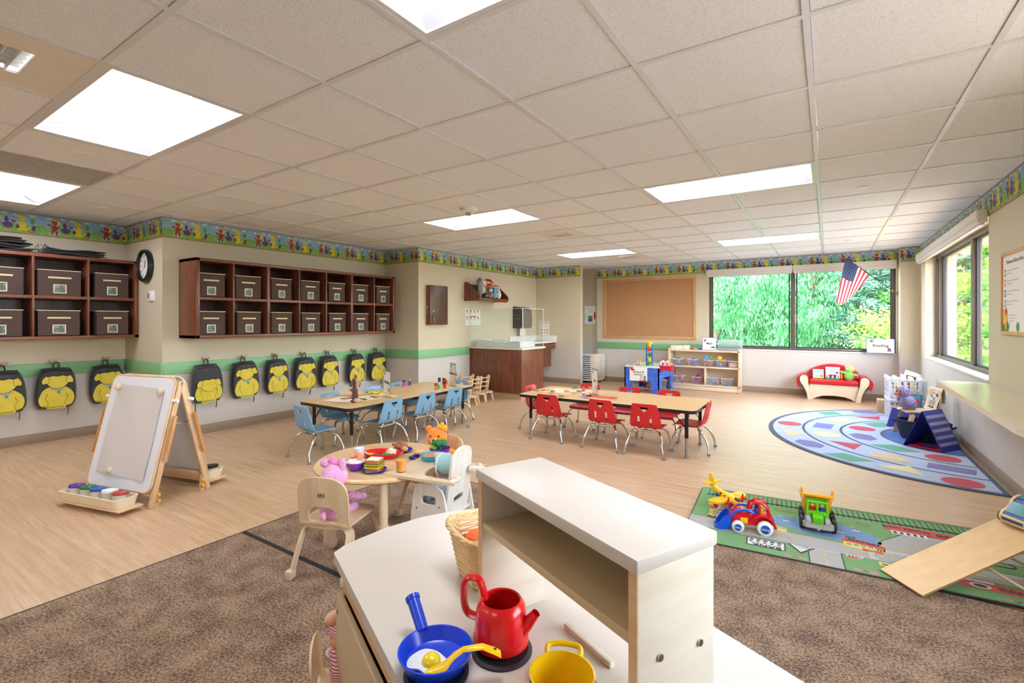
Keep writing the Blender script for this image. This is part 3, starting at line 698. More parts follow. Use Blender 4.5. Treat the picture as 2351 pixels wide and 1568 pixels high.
t = thing('thermostat', 'small white square thermostat below the clock', 'thermostat', (-5.965, 2.145, 1.49))
mb = MB(); mb.box((0, -.006, 0), (.135, .012, .115), 0, .004); mb.box((0, -.018, 0), (.115, .016, .1), 0, .008); mb.build('housing', m_white, t)
mb = MB(); mb.box((-.028, -.0265, .004), (.034, .002, .062), 0, .0005); mb.build('screen', M('lcd grey', '#7b8079', .2), t)

# backpacks on hooks
m_bag = M('black bag nylon', '#222428', .5, bump=.25, bscale=40, sheen=.3); m_yel = M('yellow print', '#d8c43c', .6, var=.06, vscale=12); m_pur = M('lilac trim', '#b9a6cf', .5); m_teal = M('teal print', '#2b9aa6', .5)
m_hook = M('tan coat hook', '#c6ab94', .35)
BAG_O = [(-.085, .40), (.085, .40), (.125, .375), (.148, .30), (.158, .18), (.155, .08), (.13, .025), (.09, .004), (-.09, .004), (-.13, .025), (-.155, .08), (-.158, .18), (-.148, .30), (-.125, .375)]
def cmul(pts, n=4): return [(p.x, p.y) for p in smooth_pts([(x, y, 0) for x, y in pts], n, True)]
BAG_S = cmul(BAG_O, 3)
BODY_Y = cmul([(-.05, .235), (.05, .235), (.10, .20), (.125, .165), (.135, .11), (.115, .05), (.07, .03), (.065, .012), (-.065, .012), (-.07, .03), (-.115, .045), (-.135, .105), (-.12, .165), (-.10, .205)], 3)
def make_bag(var=0):
    t = thing('backpack', '', 'backpack')
    mb = MB(); MBpillow(mb, BAG_S, .085, 0, None, 6, -.012, .86); mb.build('body', m_bag, t)
    mb = MB(); fo = [(-.105, .415), (.105, .415), (.11, .30), (.1, .215 if var == 0 else .15), (-.1, .215 if var == 0 else .15), (-.11, .30)]
    vs = []; fs = []
    nx, nz = 8, 10
    for i in range(nx+1):
        for j in range(nz+1):
            q = j/nz; x = (-.115+.23*i/nx)*(.95+.1*math.sin(q*3)); z = .418-q*(.13 if var == 0 else .2); y = -.04-.062*math.sin(min(1, q*3.2)*math.pi/2)+.02*(x/.115)**2
            vs.append((x, y, z+.006*math.cos(x*20)))
    for i in range(nx):
        for j in range(nz): a = i*(nz+1)+j; fs.append((a, a+1, a+nz+2, a+nz+1))
    mb.add(vs, fs, 0, None, True); mb.bb(-.11, .11, -.045, -.012, .395, .416, 0, .008)
    mb.build('flap', m_bag, t)
    yf = -.0985; dz = 0 if var == 0 else -.085
    mb = MB(); mb.poly([(x, yf, z) for x, z in BODY_Y[::-1]]); mb.build('printed_patch', m_yel, t)
    ol = lambda pts, y, k: mb.tube([(x, y, z) for x, z in pts], k, 4, closed=True)
    head = [(-.07, .335), (-.04, .345), (0, .338), (.04, .347), (.068, .335), (.10, .345), (.125, .30), (.118, .27), (.09, .275), (.07, .25), (.035, .222), (0, .215), (-.035, .222), (-.07, .25), (-.085, .27), (-.115, .265), (-.125, .30), (-.098, .34)]
    hd = [(x*.95, z+dz) for x, z in cmul(head, 2)]
    mb = MB(); mb.prism([(x, z) for x, z in hd], 0, .0015, 0, TR(0, -.1055, 0) @ UP); p2 = mb.build('printed_patch', m_yel, t)
    mb = MB(); ol(hd, -.1062, .0016)
    for s_ in (-1, 1):
        mb.tube(smooth_pts([(s_*.075, yf-.001, .155), (s_*.085, yf-.001, .12), (s_*.065, yf-.001, .08), (s_*.07, yf-.001, .045), (s_*.1, yf-.001, .035)], 4), .0014, 4)
        mb.tube([(s_*.095, yf-.001, .06), (s_*.1, yf-.001, .035)], .0012, 4); mb.tube([(s_*.075, yf-.001, .14), (s_*.07, yf-.001, .17)], .0012, 4)
        mb.tube(smooth_pts([(s_*.07, -.108, .33+dz), (s_*.062, -.108, .30+dz), (s_*.072, -.108, .27+dz)], 4), .0013, 4)
    mb.build('printed_lines', m_ink, t)
    if var == 0:
        mb = MB(); mb.tube(smooth_pts([(-.05, yf-.002, .228), (-.02, yf-.002, .205), (.02, yf-.002, .203), (.055, yf-.002, .226)], 4), .006, 6, sq=1); mb.build('printed_collar', m_pur, t)
        mb = MB(); mb.prism(blob(.012, .178, .013, .016), 0, .002, 0, TR(0, yf-.004, 0) @ UP); mb.build('printed_tag', m_teal, t)
    text('Primrose Schools', .021, m_ink, t, TR(-.005, yf-.0015, .028) @ UP, 'lettering', sx=.85)
    mb = MB(); mb.tube(smooth_pts([(-.022, -.03, .40), (-.02, -.035, .455), (0, -.036, .475), (.02, -.035, .455), (.022, -.03, .40)], 5), .006, 8); mb.build('strap_loop', m_bag, t)
    mb = MB(); mb.tube(smooth_pts([(.10, -.02, .04), (.11, -.03, -.02), (.105, -.02, -.075)], 4), .008, 6, sq=.4)
    mb.build('hanging_strap', m_bag, t)
    if var: mb = MB(); mb.tube(smooth_pts([(-.10, -.02, .04), (-.105, -.03, -.04), (-.10, -.02, -.12)], 4), .009, 6, sq=.4); mb.build('hanging_strap', m_bag, t)
    return t
def make_hook():
    t = thing('coat_hook', '', 'coat hook'); mb = MB(); mb.box((0, -.003, .02), (.026, .006, .05), 0, .002)
    for s_ in (-1, 1): mb.tube(smooth_pts([(0, -.006, .0), (s_*.005, -.028, .0), (s_*.022, -.036, .028), (s_*.034, -.04, .045)], 5), [.007]*10+[.006]*6, 8)
    mb.build('prongs', m_hook, t); return t
bag0, bag1, hk = make_bag(0), make_bag(1), make_hook(); first = True
W2P = [2.535, 2.945, 3.316, 3.682, 4.047, 4.48, 4.873]; W1P = [1.177, 1.537, 1.965]
spots = [(-6.69, y, 0) for y in W1P]+[(-5.73, y, 1) for y in W2P]
BL = ['at the left picture edge', 'second from the left picture edge, hanging straight', 'partly behind the white easel', 'with a long flap, just right of the easel', 'with two straps hanging below it, right of the long-flap one', 'third along the long green rail', 'fourth along the long green rail', 'fifth along the long green rail', 'half hidden behind the horse puppet', 'at the far end of the long rail']
tilt = [-4, 2, -5, -3, -7, -4, 0, -5, -3, -6]; first0 = True; firsth = True
for k, (x, y, s_) in enumerate(spots):
    src = bag1 if k == 3 else bag0
    if k == 3: o = bag1
    else: o = bag0 if first0 else dup(bag0); first0 = False
    zz = .335 if s_ == 0 else .345
    o.location = (x+.02, y, zz); o.rotation_euler = (R(3), R(tilt[k]*.6), R(90)); sc_ = .93 if k in (5, 7, 8) else 1; o.scale = (sc_, 1, 1)
    o['label'] = 'black backpack with yellow patch '+BL[k]; o['group'] = 'backpacks on the green rail'
    h = hk if firsth else dup(hk); firsth = False
    h.location = (x+.018, y-.002, .79); h.rotation_euler = (0, 0, R(90)); h['label'] = 'tan hook of the backpack '+BL[k]; h['group'] = 'hooks on the green rail'

# ------------------------------------------------------------------ stacking school chairs
m_blue = M('light blue plastic', '#7ba7c4', .42, bump=.03, bscale=300); m_red = M('red plastic', '#cf2127', .38, bump=.03, bscale=300); m_glide = M('grey glide', '#85898c', .55)
PROF = smooth_pts([(0, .165, .228), (0, .135, .246), (0, .06, .252), (0, -.05, .247), (0, -.105, .256), (0, -.132, .292), (0, -.145, .35), (0, -.158, .42), (0, -.168, .478)], 6)
SL = [0]
for a, b in zip(PROF, PROF[1:]): SL.append(SL[-1]+(b-a).length)
STOT = SL[-1]
def prof(s):
    s = min(max(s, 0), STOT-1e-6)
    for i in range(len(SL)-1):
        if SL[i+1] >= s:
            t = (s-SL[i])/(SL[i+1]-SL[i]); p = PROF[i].lerp(PROF[i+1], t); d = (PROF[i+1]-PROF[i]).normalized(); return p, Vector((0, -d.z, d.y))
def shell_fn(u, s):
    p, nn = prof(s); back = min(1, max(0, (s-.22)/.09)); e = (u/.14)**2
    p = p+Vector((u, 0, 0)); p.y += back*.022*e; p.z += (1-back)*.004*e
    n2 = Vector((-back*.3*u/.14, nn.y, nn.z)).normalized(); return p, n2
def make_chair(mat):
    t = thing('school_chair', '', 'chair'); L = STOT
    b0 = .285
    out = cmul([(-.115, .004), (0, 0), (.115, .004), (.13, .03), (.137, .12), (.132, .20), (.142, b0), (.14, b0+.07), (.125, L-.06), (.117, L-.02), (.098, L-.002), (0, L), (-.098, L-.002), (-.117, L-.02), (-.125, L-.06), (-.14, b0+.07), (-.142, b0), (-.132, .20), (-.137, .12), (-.13, .03)], 4)
    tri = [(-.042, L-.038), (0, L-.078), (.042, L-.038), (.036, L-.03), (-.036, L-.03)]
    sl = lambda c: [(c+x, y) for x, y in ((-.009, b0+.026), (.009, b0+.026), (.011, b0+.105), (.005, b0+.112), (-.005, b0+.112), (-.011, b0+.105))]
    mb = MB(); mb.sheet(out, [tri, sl(-.055), sl(.055)], .017, shell_fn, .007)
    for s_ in (-1, 1):
        for k in range(4):
            z = .285+.028*k; mb.box((s_*(.143-.001*k), -.126-.01*k*.4, z), (.007, .030-.006*k, .0035), 0, .001)
    mb.build('seat_shell', mat, t)
    for yy, fy in ((.095, .165), (-.075, -.175)):
        pts = smooth_pts([(-.183, fy, .018), (-.165, fy*.9+yy*.1, .09), (-.145, fy*.45+yy*.55, .175), (-.115, yy, .213), (-.08, yy, .218), (.08, yy, .218), (.115, yy, .213), (.145, fy*.45+yy*.55, .175), (.165, fy*.9+yy*.1, .09), (.183, fy, .018)], 6)
        mb = MB(); mb.tube(pts, .0098, 10); lf = mb.build('leg_frame', m_chrome, t)
        for s_ in (-1, 1):
            mb = MB(); mb.lathe([(0, 0), (.013, 0), (.0165, .008), (.0165, .016), (.013, .024), (0, .024)], 14, T=TR(s_*.184, fy*1.01, 0)); mb.build('glide', m_glide, lf)
    for s_ in (-1, 1):
        mb = MB(); mb.cyl((s_*.07, .095, .228), (s_*.07, -.085, .228), .0085, n=8)
        for yy in (.095, -.075): mb.box((s_*.07, yy, .234), (.03, .022, .018), 0, .004)
        mb.build('seat_rail', m_chrome, t)
    return t
cb, cr_ = make_chair(m_blue), make_chair(m_red); ub = ur = False
def place_chair(src, px, py, rz, label, group, fix=None):
    global ub, ur
    if src is cb: o = cb if not ub else dup(cb); ub = True
    else: o = cr_ if not ur else dup(cr_); ur = True
    P = PZ(px, py, .474)
    if fix:
        if fix[0] is not None: P.x = fix[0]
        if fix[1] is not None: P.y = fix[1]
    o.location = (P.x-math.sin(R(rz))*.168, P.y+math.cos(R(rz))*.168, 0); o.rotation_euler = (0, 0, R(rz)); o['label'] = label; o['group'] = group; return o
g = 'red chairs around the art table'
place_chair(cr_, 1261, 905, 1, 'red school chair, left of the three with backs to the camera', g, (None, 4.262))
place_chair(cr_, 1379, 918, -1, 'red school chair, middle of the three with backs to the camera', g, (None, 4.262))
place_chair(cr_, 1475, 930, 2, 'red school chair, right of the three with backs to the camera', g, (None, 4.262))
place_chair(cr_, 1357, 882, 180, 'red school chair on the window side of its table, behind the clear sign holder', g)
place_chair(cr_, 1447, 889.5, 181, 'red school chair on the window side of its table, middle one', g)
place_chair(cr_, 1537, 897, 179, 'red school chair on the window side of its table, nearest the shelf', g)
place_chair(cr_, 1214, 885, -90, 'red school chair at the left end of its table', g)
place_chair(cr_, 1633, 921, 92, 'red school chair at the right end of its table, seen from the side', g)
g = 'light blue chairs around the drawing table'
place_chair(cb, 907, 917, 92, 'light blue school chair on the camera side of its table, nearest the round table', g, (-3.50, None))
place_chair(cb, 986, 903, 90, 'light blue school chair on the camera side of its table, middle one', g, (-3.50, None))
place_chair(cb, 1048, 891, 89, 'light blue school chair on the camera side of its table, farthest one', g, (-3.50, None))
place_chair(cb, 756, 902, -90, 'light blue school chair on the backpack side of its table, nearest one', g)
place_chair(cb, 853, 888, -91, 'light blue school chair on the backpack side of its table, middle one', g)
place_chair(cb, 911, 878, -89, 'light blue school chair on the backpack side of its table, farthest one', g)
place_chair(cb, 686, 934, -4, 'light blue school chair at the near end of its table, fully in view', g)
place_chair(cb, 1041, 877, 180, 'light blue school chair at the far end of its table by the ladder chairs', g, (None, 4.70))

# ------------------------------------------------------------------ activity tables
m_lam = M('golden oak laminate', '#ddb985', .33, var=.04, vscale=3, stretch=(8, 1, 1))
def activity_table(name, label, x0, x1, y0, y1):
    t = thing('activity_table', label, 'table', ((x0+x1)/2, (y0+y1)/2, 0)); w_, h_ = x1-x0, y1-y0
    mb = MB(); mb.prism(rrect(w_-.004, h_-.004, .06), .421, .4455); mb.build('tabletop', m_lam, t)
    mb = MB(); pts = [(x, y, .433) for x, y in rrect(w_-.004, h_-.004, .06)]
    o = rrect(w_, h_, .062); i_ = rrect(w_-.006, h_-.006, .059); N = len(o)
    vs = [(x, y, z) for z in (.4165, .4445) for x, y in o]+[(x, y, z) for z in (.4165, .4445) for x, y in i_]
    fs = []
    for k in range(N):
        j = (k+1) % N; fs += [(k, j, N+j, N+k), (2*N+j, 2*N+k, 3*N+k, 3*N+j), (N+k, N+j, 3*N+j, 3*N+k), (j, k, 2*N+k, 2*N+j)]
    mb.add(vs, fs, 0, None, True); mb.build('edge_band', m_black, t)
    for sx in (-1, 1):
        for sy in (-1, 1):
            lx, ly = sx*(w_/2-.10), sy*(h_/2-.11)
            mb = MB(); mb.cyl((lx, ly, .18), (lx, ly, .42), .0165, n=16); lg = mb.build('leg', m_dark, t)
            mb = MB(); mb.cyl((lx, ly, .02), (lx, ly, .20), .0135, n=16); mb.build('leg_insert', m_steel, lg)
            mb = MB(); mb.lathe([(0, 0), (.016, 0), (.019, .01), (.017, .025), (0, .025)], 14, T=TR(lx, ly, 0)); mb.build('glide', m_glide, lg)
            mb = MB()
            for dx, dy in ((-sx*.12, 0), (0, -sy*.12)): mb.cyl((lx, ly, .25), (lx+dx, ly+dy, .42), .0035, n=6)
            mb.build('brace', m_dark, t)
    return t
activity_table('activity_table', 'long oak-topped table with black edge ringed by light blue chairs', -4.34, -3.575, 2.76, 4.58)
activity_table('activity_table', 'long oak-topped table with black edge ringed by red chairs', -2.80, -.965, 4.325, 5.085)
# ------------------------------------------------------------------ helpers for pictures and signs
def flat(mb, pts, mat, T, k=0): mb.poly([(x, y, .0004+.0003*k) for x, y in pts], mat, T)
def WT(side, a, b, c=0):
    """frame standing on a wall: x right, y up, z out of the wall towards the room"""
    if side == 'L': return Matrix.Translation((a, b, c)) @ Matrix.Rotation(R(90), 4, 'Z') @ UP
    if side == 'R': return Matrix.Translation((a, b, c)) @ Matrix.Rotation(R(-90), 4, 'Z') @ UP
    return Matrix.Translation((a, b, c)) @ UP
pm = [m_paper, m_ink, M('print orange', '#e0924e', .6), M('print green', '#4f9a5a', .6), M('print blue', '#3c6fb4', .6), M('print red', '#cf3b35', .6), M('print yellow', '#eed14a', .6), M('print grey', '#b9b9b9', .6), M('print pink', '#eda3b8', .6), M('print skin', '#e5b48f', .6), M('print teal', '#3fa8a8', .6)]
def rect(x0, y0, x1, y1): return [(x0, y0), (x1, y0), (x1, y1), (x0, y1)]
# ------------------------------------------------------------------ key cabinet, plush shelf, posters, dispenser on the inner left wall
t = thing('wall_cabinet', 'small dark walnut wall cabinet with keys hanging from its lock', 'cabinet', (-5.02, 5.44, 1.465))
m_cab = wood('dark cabinet laminate', '#6b4a38', '#48322a', 2.4, 'Z', .35, 20)
mb = MB(); mb.bb(0, .066, -.197, .197, -.295, .295, 0, .002); mb.build('body', m_walnut, t)
mb = MB(); mb.bb(-.0, .006, -.207, .205, -.303, .303); mb.build('back_board', m_maple, t)
mb = MB(); mb.bb(.067, .086, -.197, .197, -.295, .295, 0, .002); dr = mb.build('door', m_cab, t)
mb = MB(); mb.tube(smooth_pts([(.086, -.13, -.245), (.108, -.13, -.24), (.108, -.13, -.17), (.086, -.13, -.165)], 3), .005, 8); mb.build('handle', m_steel, dr)
mb = MB(); mb.cyl((.086, -.13, -.09), (.094, -.13, -.09), .014, n=16); mb.build('lock', m_steel, dr)
mb = MB(); mb.box((.035, -.203, -.04), (.03, .006, .05), 0, .002); mb.tube(circ3 if False else [(.03, -.205, -.05+.0), (.03, -.212, -.07), (.03, -.205, -.09), (.03, -.2, -.07)], .002, 5, closed=True); mb.box((.03, -.207, -.115), (.018, .003, .05), 0, .001); mb.box((.036, -.207, -.13), (.012, .003, .045), 0, .001, TR(rx=6)); mb.build('keys', m_steel, t)
t = thing('wall_shelf', 'walnut wall shelf with sloping sides holding a heap of plush animals', 'shelf', (-5.02, 6.144, 1.555))
SH = cmul([(0, 0), (.28, .0), (.31, .02), (.315, .07), (.30, .10), (.09, .29), (.06, .305), (0, .305)], 1)
for y in (0, .815):
    mb = MB(); mb.prism([(x, z) for x, z in SH], -.01, .012, 0, Matrix.Translation((0, y+.01, 0)) @ UP); mb.build('side_panel', m_walnut, t)
mb = MB(); mb.bb(.0, .3, .018, .818, .02, .05, 0, .002); mb.build('board', m_walnut_x, t)
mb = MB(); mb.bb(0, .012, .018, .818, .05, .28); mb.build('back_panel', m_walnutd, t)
mb = MB(); mb.bb(.28, .3, .42, .818, -.01, .02, 0, .002); mb.build('lip', m_walnut_x, t)
def plushm(n, c): return M('plush '+n, c, .9, bump=.7, bscale=70, sheen=.6, var=.08, vscale=30)
pg, pw, py_, pb, ppk = plushm('grey', '#7d7f80'), plushm('white', '#e6e0da'), plushm('yellow', '#efd683'), plushm('blue', '#63b7d8'), plushm('pink', '#f0a9c4')
m_eye = M('glass eye', '#0d0b0b', .1)
def plush(name, label, cat, T, body, parts, group=None):
    """body: list of ellipsoids (centre, radii) in one mesh; parts: (name, material, [ellipsoids])"""
    t = thing(name, label, cat, group=group); t.matrix_world = T; loc, q, s_ = T.decompose(); t.location = loc; t.rotation_euler = q.to_euler(); t.scale = s_
    mb = MB()
    for c, r in body[1]: mb.ell(c, r, 0, n=18, m=12)
    mb.build('body', body[0], t)
    for nm, mt, es in parts:
        mb = MB()
        for c, r in es: mb.ell(c, r, 0, n=14, m=9)
        mb.build(nm, mt, t)
    return t
def eyes(x, y, z, r=.006): return ('eye', m_eye, [((x, y, z), r)]), ('eye', m_eye, [((-x, y, z), r)])
LW = lambda y, z, x=-4.86, s=1.12, rx=0, ry=0: Matrix.Translation((x, y, z)) @ Matrix.Rotation(R(55), 4, 'Z') @ TR(rx=rx, ry=ry, s=s)
g = 'plush animals heaped on the wall shelf'; z0 = 1.607
plush('plush_elephant', 'tall grey plush with pink-lined ear at the left of the heap', 'stuffed animal', LW(6.27, z0, -4.80), (pg, [((0, 0, .10), (.04, .04, .10)), ((0, 0, .25), (.042, .042, .055)), ((-.01, -.01, .19), (.03, .03, .06))]), [('ear', ppk, [((-.045, -.01, .285), (.035, .012, .02))]), ('trunk', pg, [((-.02, -.03, .16), (.016, .016, .075))])]+list(eyes(.018, -.04, .26)), g)
plush('plush_pig', 'white plush with pink ears high in the heap, above the sombrero', 'stuffed animal', LW(6.40, z0+.14, -4.83), (pw, [((0, 0, .08), (.05, .05, .055)), ((0, 0, .0), (.045, .045, .06))]), [('ear', ppk, [((-.04, 0, .12), (.018, .012, .022))]), ('ear', ppk, [((.04, 0, .12), (.018, .012, .022))]), ('snout', ppk, [((0, -.05, .065), (.018, .012, .014))])]+list(eyes(.02, -.045, .09)), g)
plush('plush_dog', 'yellow plush dog framed by red petals at the top of the heap', 'stuffed animal', LW(6.56, z0+.13, -4.84), (py_, [((0, 0, .09), (.055, .045, .05)), ((0, .02, 0), (.05, .04, .07))]), [('red_mane', plushm('red', '#b2201c'), [((.07*math.cos(R(a)), .02, .10+.065*math.sin(R(a))), (.022, .015, .022)) for a in range(-10, 200, 26)]), ('ear', py_, [((-.055, -.01, .08), (.018, .014, .035))]), ('ear', py_, [((.055, -.01, .08), (.018, .014, .035))])]+list(eyes(.02, -.043, .095)), g)
plush('plush_donkey', 'grey plush donkey wearing a red and yellow sombrero', 'stuffed animal', LW(6.47, z0, -4.74), (pg, [((0, 0, .05), (.05, .045, .055)), ((0, 0, .125), (.046, .044, .05)), ((-.05, -.01, .03), (.03, .025, .02)), ((.045, -.02, .03), (.028, .022, .02))]), [('muzzle', pw, [((0, -.038, .115), (.026, .018, .026))]), ('sombrero', plushm('red', '#b2201c'), [((0, 0, .172), (.085, .075, .014)), ((0, 0, .19), (.04, .038, .03))]), ('hat_trim', plushm('gold', '#f0b92c'), [((0, 0, .166), (.09, .08, .007))]), ('scarf', plushm('red', '#b2201c'), [((0, -.04, .07), (.016, .01, .028))])]+list(eyes(.018, -.046, .14)), g)
plush('plush_rabbit', 'light blue plush beside the donkey', 'stuffed animal', LW(6.615, z0, -4.745), (pb, [((0, 0, .055), (.042, .04, .06)), ((0, 0, .14), (.04, .038, .045))]), [('ear', pb, [((-.03, 0, .185), (.014, .01, .022))]), ('nose', ppk, [((.02, -.036, .125), (.012, .01, .011))])]+list(eyes(.018, -.037, .15)), g)
plush('plush_mouse', 'white plush with pink ear at the right end of the heap', 'stuffed animal', LW(6.74, z0, -4.75), (pw, [((0, 0, .055), (.04, .036, .058)), ((0, 0, .135), (.036, .036, .04))]), [('ear', ppk, [((.035, 0, .175), (.024, .01, .024))]), ('ear', ppk, [((-.03, 0, .172), (.02, .01, .02))]), ('glasses', m_black, [((.012, -.036, .135), (.012, .006, .013))])]+list(eyes(.014, -.034, .15)), g)
def poster(name, label, T, w_, h_, draw, cat='poster'):
    t = thing(name, label, cat); loc, q, s_ = T.decompose(); t.location = loc; t.rotation_euler = q.to_euler()
    mb = MB(); mb.prism(rect(0, 0, w_, h_), 0, .0012); draw(mb, w_, h_); mb.build('sheet', pm, t); return t
def fl(mb, pts, mat, k=0): mb.poly([(x, y, .0016+.0003*k) for x, y in pts], mat)
def lines(mb, x, y, w_, n, dy, mat=7, th=.0025):
    for i in range(n): fl(mb, rect(x, y-i*dy, x+w_*(1 if i < n-1 else .6), y-i*dy+th), mat)
def dw(mb, w_, h_):
    for r_ in range(2):
        for c in range(4):
            x = w_*(.06+.24*c); y = h_*(.78-.42*r_); fl(mb, rect(x, y, x+.045, y+.045), 9); fl(mb, rect(x, y+.025, x+.02, y+.045), 1, 1); fl(mb, rect(x+.01, y, x+.03, y+.012), 5, 1); lines(mb, x, y-.012, w_*.19, 3, .008)
    fl(mb, rect(w_*.28, h_*.52, w_*.7, h_*.56), 1)
    for c in range(2): fl(mb, rect(w_*(.3+.42*c), h_*.08, w_*(.3+.42*c)+.022, h_*.15), 2+c*7 % 9); lines(mb, w_*(.38+.42*c), h_*.13, w_*.12, 3, .01)
poster('handwashing_poster', 'white picture-step poster on the wall left of the paper towel dispenser', WT('L', -5.02, 6.176, 1.155), .40, .275, dw)
def dw2(mb, w_, h_):
    fl(mb, rect(w_*.08, h_*.9, w_*.7, h_*.93), 1); fl(mb, blob(w_*.82, h_*.9, .016, .016), 3); lines(mb, w_*.08, h_*.83, w_*.7, 7, .014)
    for r_ in range(2):
        for c in range(3): fl(mb, rect(w_*(.1+.3*c), h_*(.32-.2*r_), w_*(.3+.3*c), h_*(.44-.2*r_)), 9); fl(mb, rect(w_*(.12+.3*c), h_*(.34-.2*r_), w_*(.22+.3*c), h_*(.4-.2*r_)), 2, 1)
poster('washing_poster', 'small white instruction sheet on the wall behind the clear screen corner', WT('B', -4.935, 8.45, .935), .225, .285, dw2)
def dw3(mb, w_, h_):
    fl(mb, rect(w_*.32, h_*.12, w_*.72, h_*.45), 4); fl(mb, rect(w_*.32, h_*.28, w_*.72, h_*.45), 3, 1); fl(mb, blob(w_*.92, h_*.45, .022, .085), 5); lines(mb, w_*.35, h_*.85, w_*.35, 6, .016, 3); lines(mb, w_*.06, h_*.5, w_*.18, 6, .014)
poster('alcove_poster', 'white sheet with green and blue chart in the narrow alcove', WT('B', -4.31, 9.27, 1.165), .245, .37, dw3)
t = thing('towel_dispenser', 'dark smoky paper towel dispenser above the sink', 'paper towel dispenser', (-5.02, 7.60, 1.085))
m_smoke = M('smoky plastic', '#3d3a38', .18); m_smoke2 = M('grey plastic', '#716c69', .3)
pr = cmul([(0, 0), (.17, 0), (.2, .03), (.205, .2), (.19, .33), (.13, .40), (.03, .415), (0, .41)], 1)
mb = MB(); mb.prism([(x, z) for x, z in pr], -.36, 0, 0, UP, True); mb.build('housing', m_smoke2, t, 25)
mb = MB(); mb.prism([(x*1.02+.002, .01+z*.97) for x, z in pr], -.02, .012, 0, UP, True); mb.build('side_cover', m_smoke, t, 25)
mb = MB(); mb.bb(.05, .16, -.0145, -.012, .17, .185); mb.bb(.03, .17, -.0145, -.012, .24, .244); mb.bb(.06, .13, -.0145, -.012, .03, .034); mb.bb(.06, .064, -.0145, -.012, .03, .11); mb.bb(.126, .13, -.0145, -.012, .03, .11); mb.build('marking', m_smoke2, t)
mb = MB(); mb.bb(.09, .094, .1, .3, -.14, .01); mb.build('paper_towel', m_paper, t)
# ------------------------------------------------------------------ changing counter with screen, sink counter
t = thing('changing_counter', 'walnut counter with pale top standing out from the wall under the plush shelf', 'counter', (-5.02, 6.26, 0))
mb = MB(); mb.bb(0.002, 1.03, .02, .70, .09, .77, 0, .002); mb.build('cabinet', m_walnut, t)
mb = MB(); mb.bb(0.002, 1.0, .05, .68, 0, .09); mb.build('toe_kick', M('tan plinth', '#c3a67f', .5), t)
mb = MB(); mb.bb(0.002, 1.06, 0, .72, .772, .802, 0, .004); mb.build('countertop', M('pale solid surface', '#ddd6c8', .3), t)
t = thing('clear_screen', 'clear plastic splash screen standing around the changing counter', 'screen', (-5.013, 6.26, .804))
mg = glassy('acrylic', '#f8fbfa', haze=.006); mge = M('acrylic edge', '#eef3f1', .15)
mb = MB(); mb.bb(.004, 1.05, .012, .018, 0, .615); mb.build('front_pane', mg, t); mb = MB(); mb.bb(1.044, 1.05, .018, .66, 0, .615); mb.build('side_pane', mg, t)
mb = MB(); mb.bb(.002, 1.052, .012, .018, .615, .620); mb.bb(1.044, 1.05, .012, .66, .615, .620); mb.bb(1.042, 1.052, .010, .020, 0, .62); mb.bb(.0, .008, .012, .018, 0, .62); mb.bb(1.044, 1.050, .655, .662, 0, .62); mb.build('edge', mge, t)
t = thing('changing_pad', 'white moulded changing tray lying on the pale counter behind the clear screen', 'changing tray', (-4.95, 6.36, .804))
mb = MB(); n = 40
mb.bb(0, .88, 0, .46, 0, .018, 0, .006)
def wallp(L, hs, T, th=.03):
    N = 24; vs = []; fs = []
    for i in range(N+1):
        x = L*i/N; h = hs(i/N)
        for y, z in ((0, 0), (.008, h-.008), (th*.5, h), (th-.004, h-.006), (th, 0)): vs.append((x, y, z))
    for i in range(N):
        for k in range(4): a = i*5+k; fs.append((a, a+5, a+6, a+1))
    fs += [tuple(range(5)), tuple(N*5+k for k in range(5))[::-1]]; mb.add(vs, fs, 0, T, True)
hsx = lambda q: .105-.035*(1/(1+math.exp(-(q-.38)*60)))+.03*(1/(1+math.exp(-(q-.78)*50)))
wallp(.88, hsx, TR()); wallp(.88, hsx, TR(0, .43, 0)); wallp(.46, lambda q: .10, TR(.03, 0, 0, rz=90)); wallp(.46, lambda q: .10, TR(.88, 0, 0, rz=90)); mb.build('tray', m_white, t)
t = thing('sink_counter', 'white sink counter with walnut apron in the corner beyond the changing counter', 'counter', (-5.02, 7.45, 0))
m_solid = M('white solid surface', '#e9e7e1', .3)
mb = MB(); mb.bb(.002, .48, 0, .99, .80, .83, 0, .003); mb.bb(.002, .48, .965, .995, .83, .93, 0, .003); mb.bb(.002, .03, 0, .965, .83, .93, 0, .003); mb.build('countertop', m_solid, t)
mb = MB(); mb.bb(.004, .46, .02, .98, .68, .80); mb.build('apron', m_walnut_x, t); mb = MB(); mb.bb(.004, .36, .3, .98, .32, .68); mb.build('pipe_cover', m_walnut, t)
# ------------------------------------------------------------------ ladder-backed feeding chairs
def make_ladder():
    t = thing('ladder_chair', '', 'chair')
    for s_ in (-1, 1):
        mb = MB(); mb.prism([(-.10, 0), (-.045, 0), (.035, .36), (.01, .375), (-.02, .36)], -.01, .01, 0, TR(0, s_*.11, 0, 0, 0, 0) @ UP)
        mb.build('side_rail', m_maple, t)
        mb = MB(); mb.prism([(.13, 0), (.165, 0), (.12, .12), (.09, .12)], -.009, .009, 0, TR(0, s_*.07, 0) @ UP); mb.build('leg', m_maple, t)
    for z in (.12, .20, .27, .335):
        mb = MB(); x = -.075+.09*z/.36+.0; mb.cyl((x+.01, -.11, z), (x+.01, .11, z), .009, n=10); mb.build('rung', m_maple, t)
    mb = MB(); mb.prism([(-.06, -.1), (.08, -.1)]+[(.08+.1*math.cos(R(a)), .1*math.sin(R(a))) for a in range(-80, 81, 16)]+[(.08, .1), (-.06, .1)], .12, .137); mb.build('seat', m_maple_x, t)
    return t
ld = make_ladder()
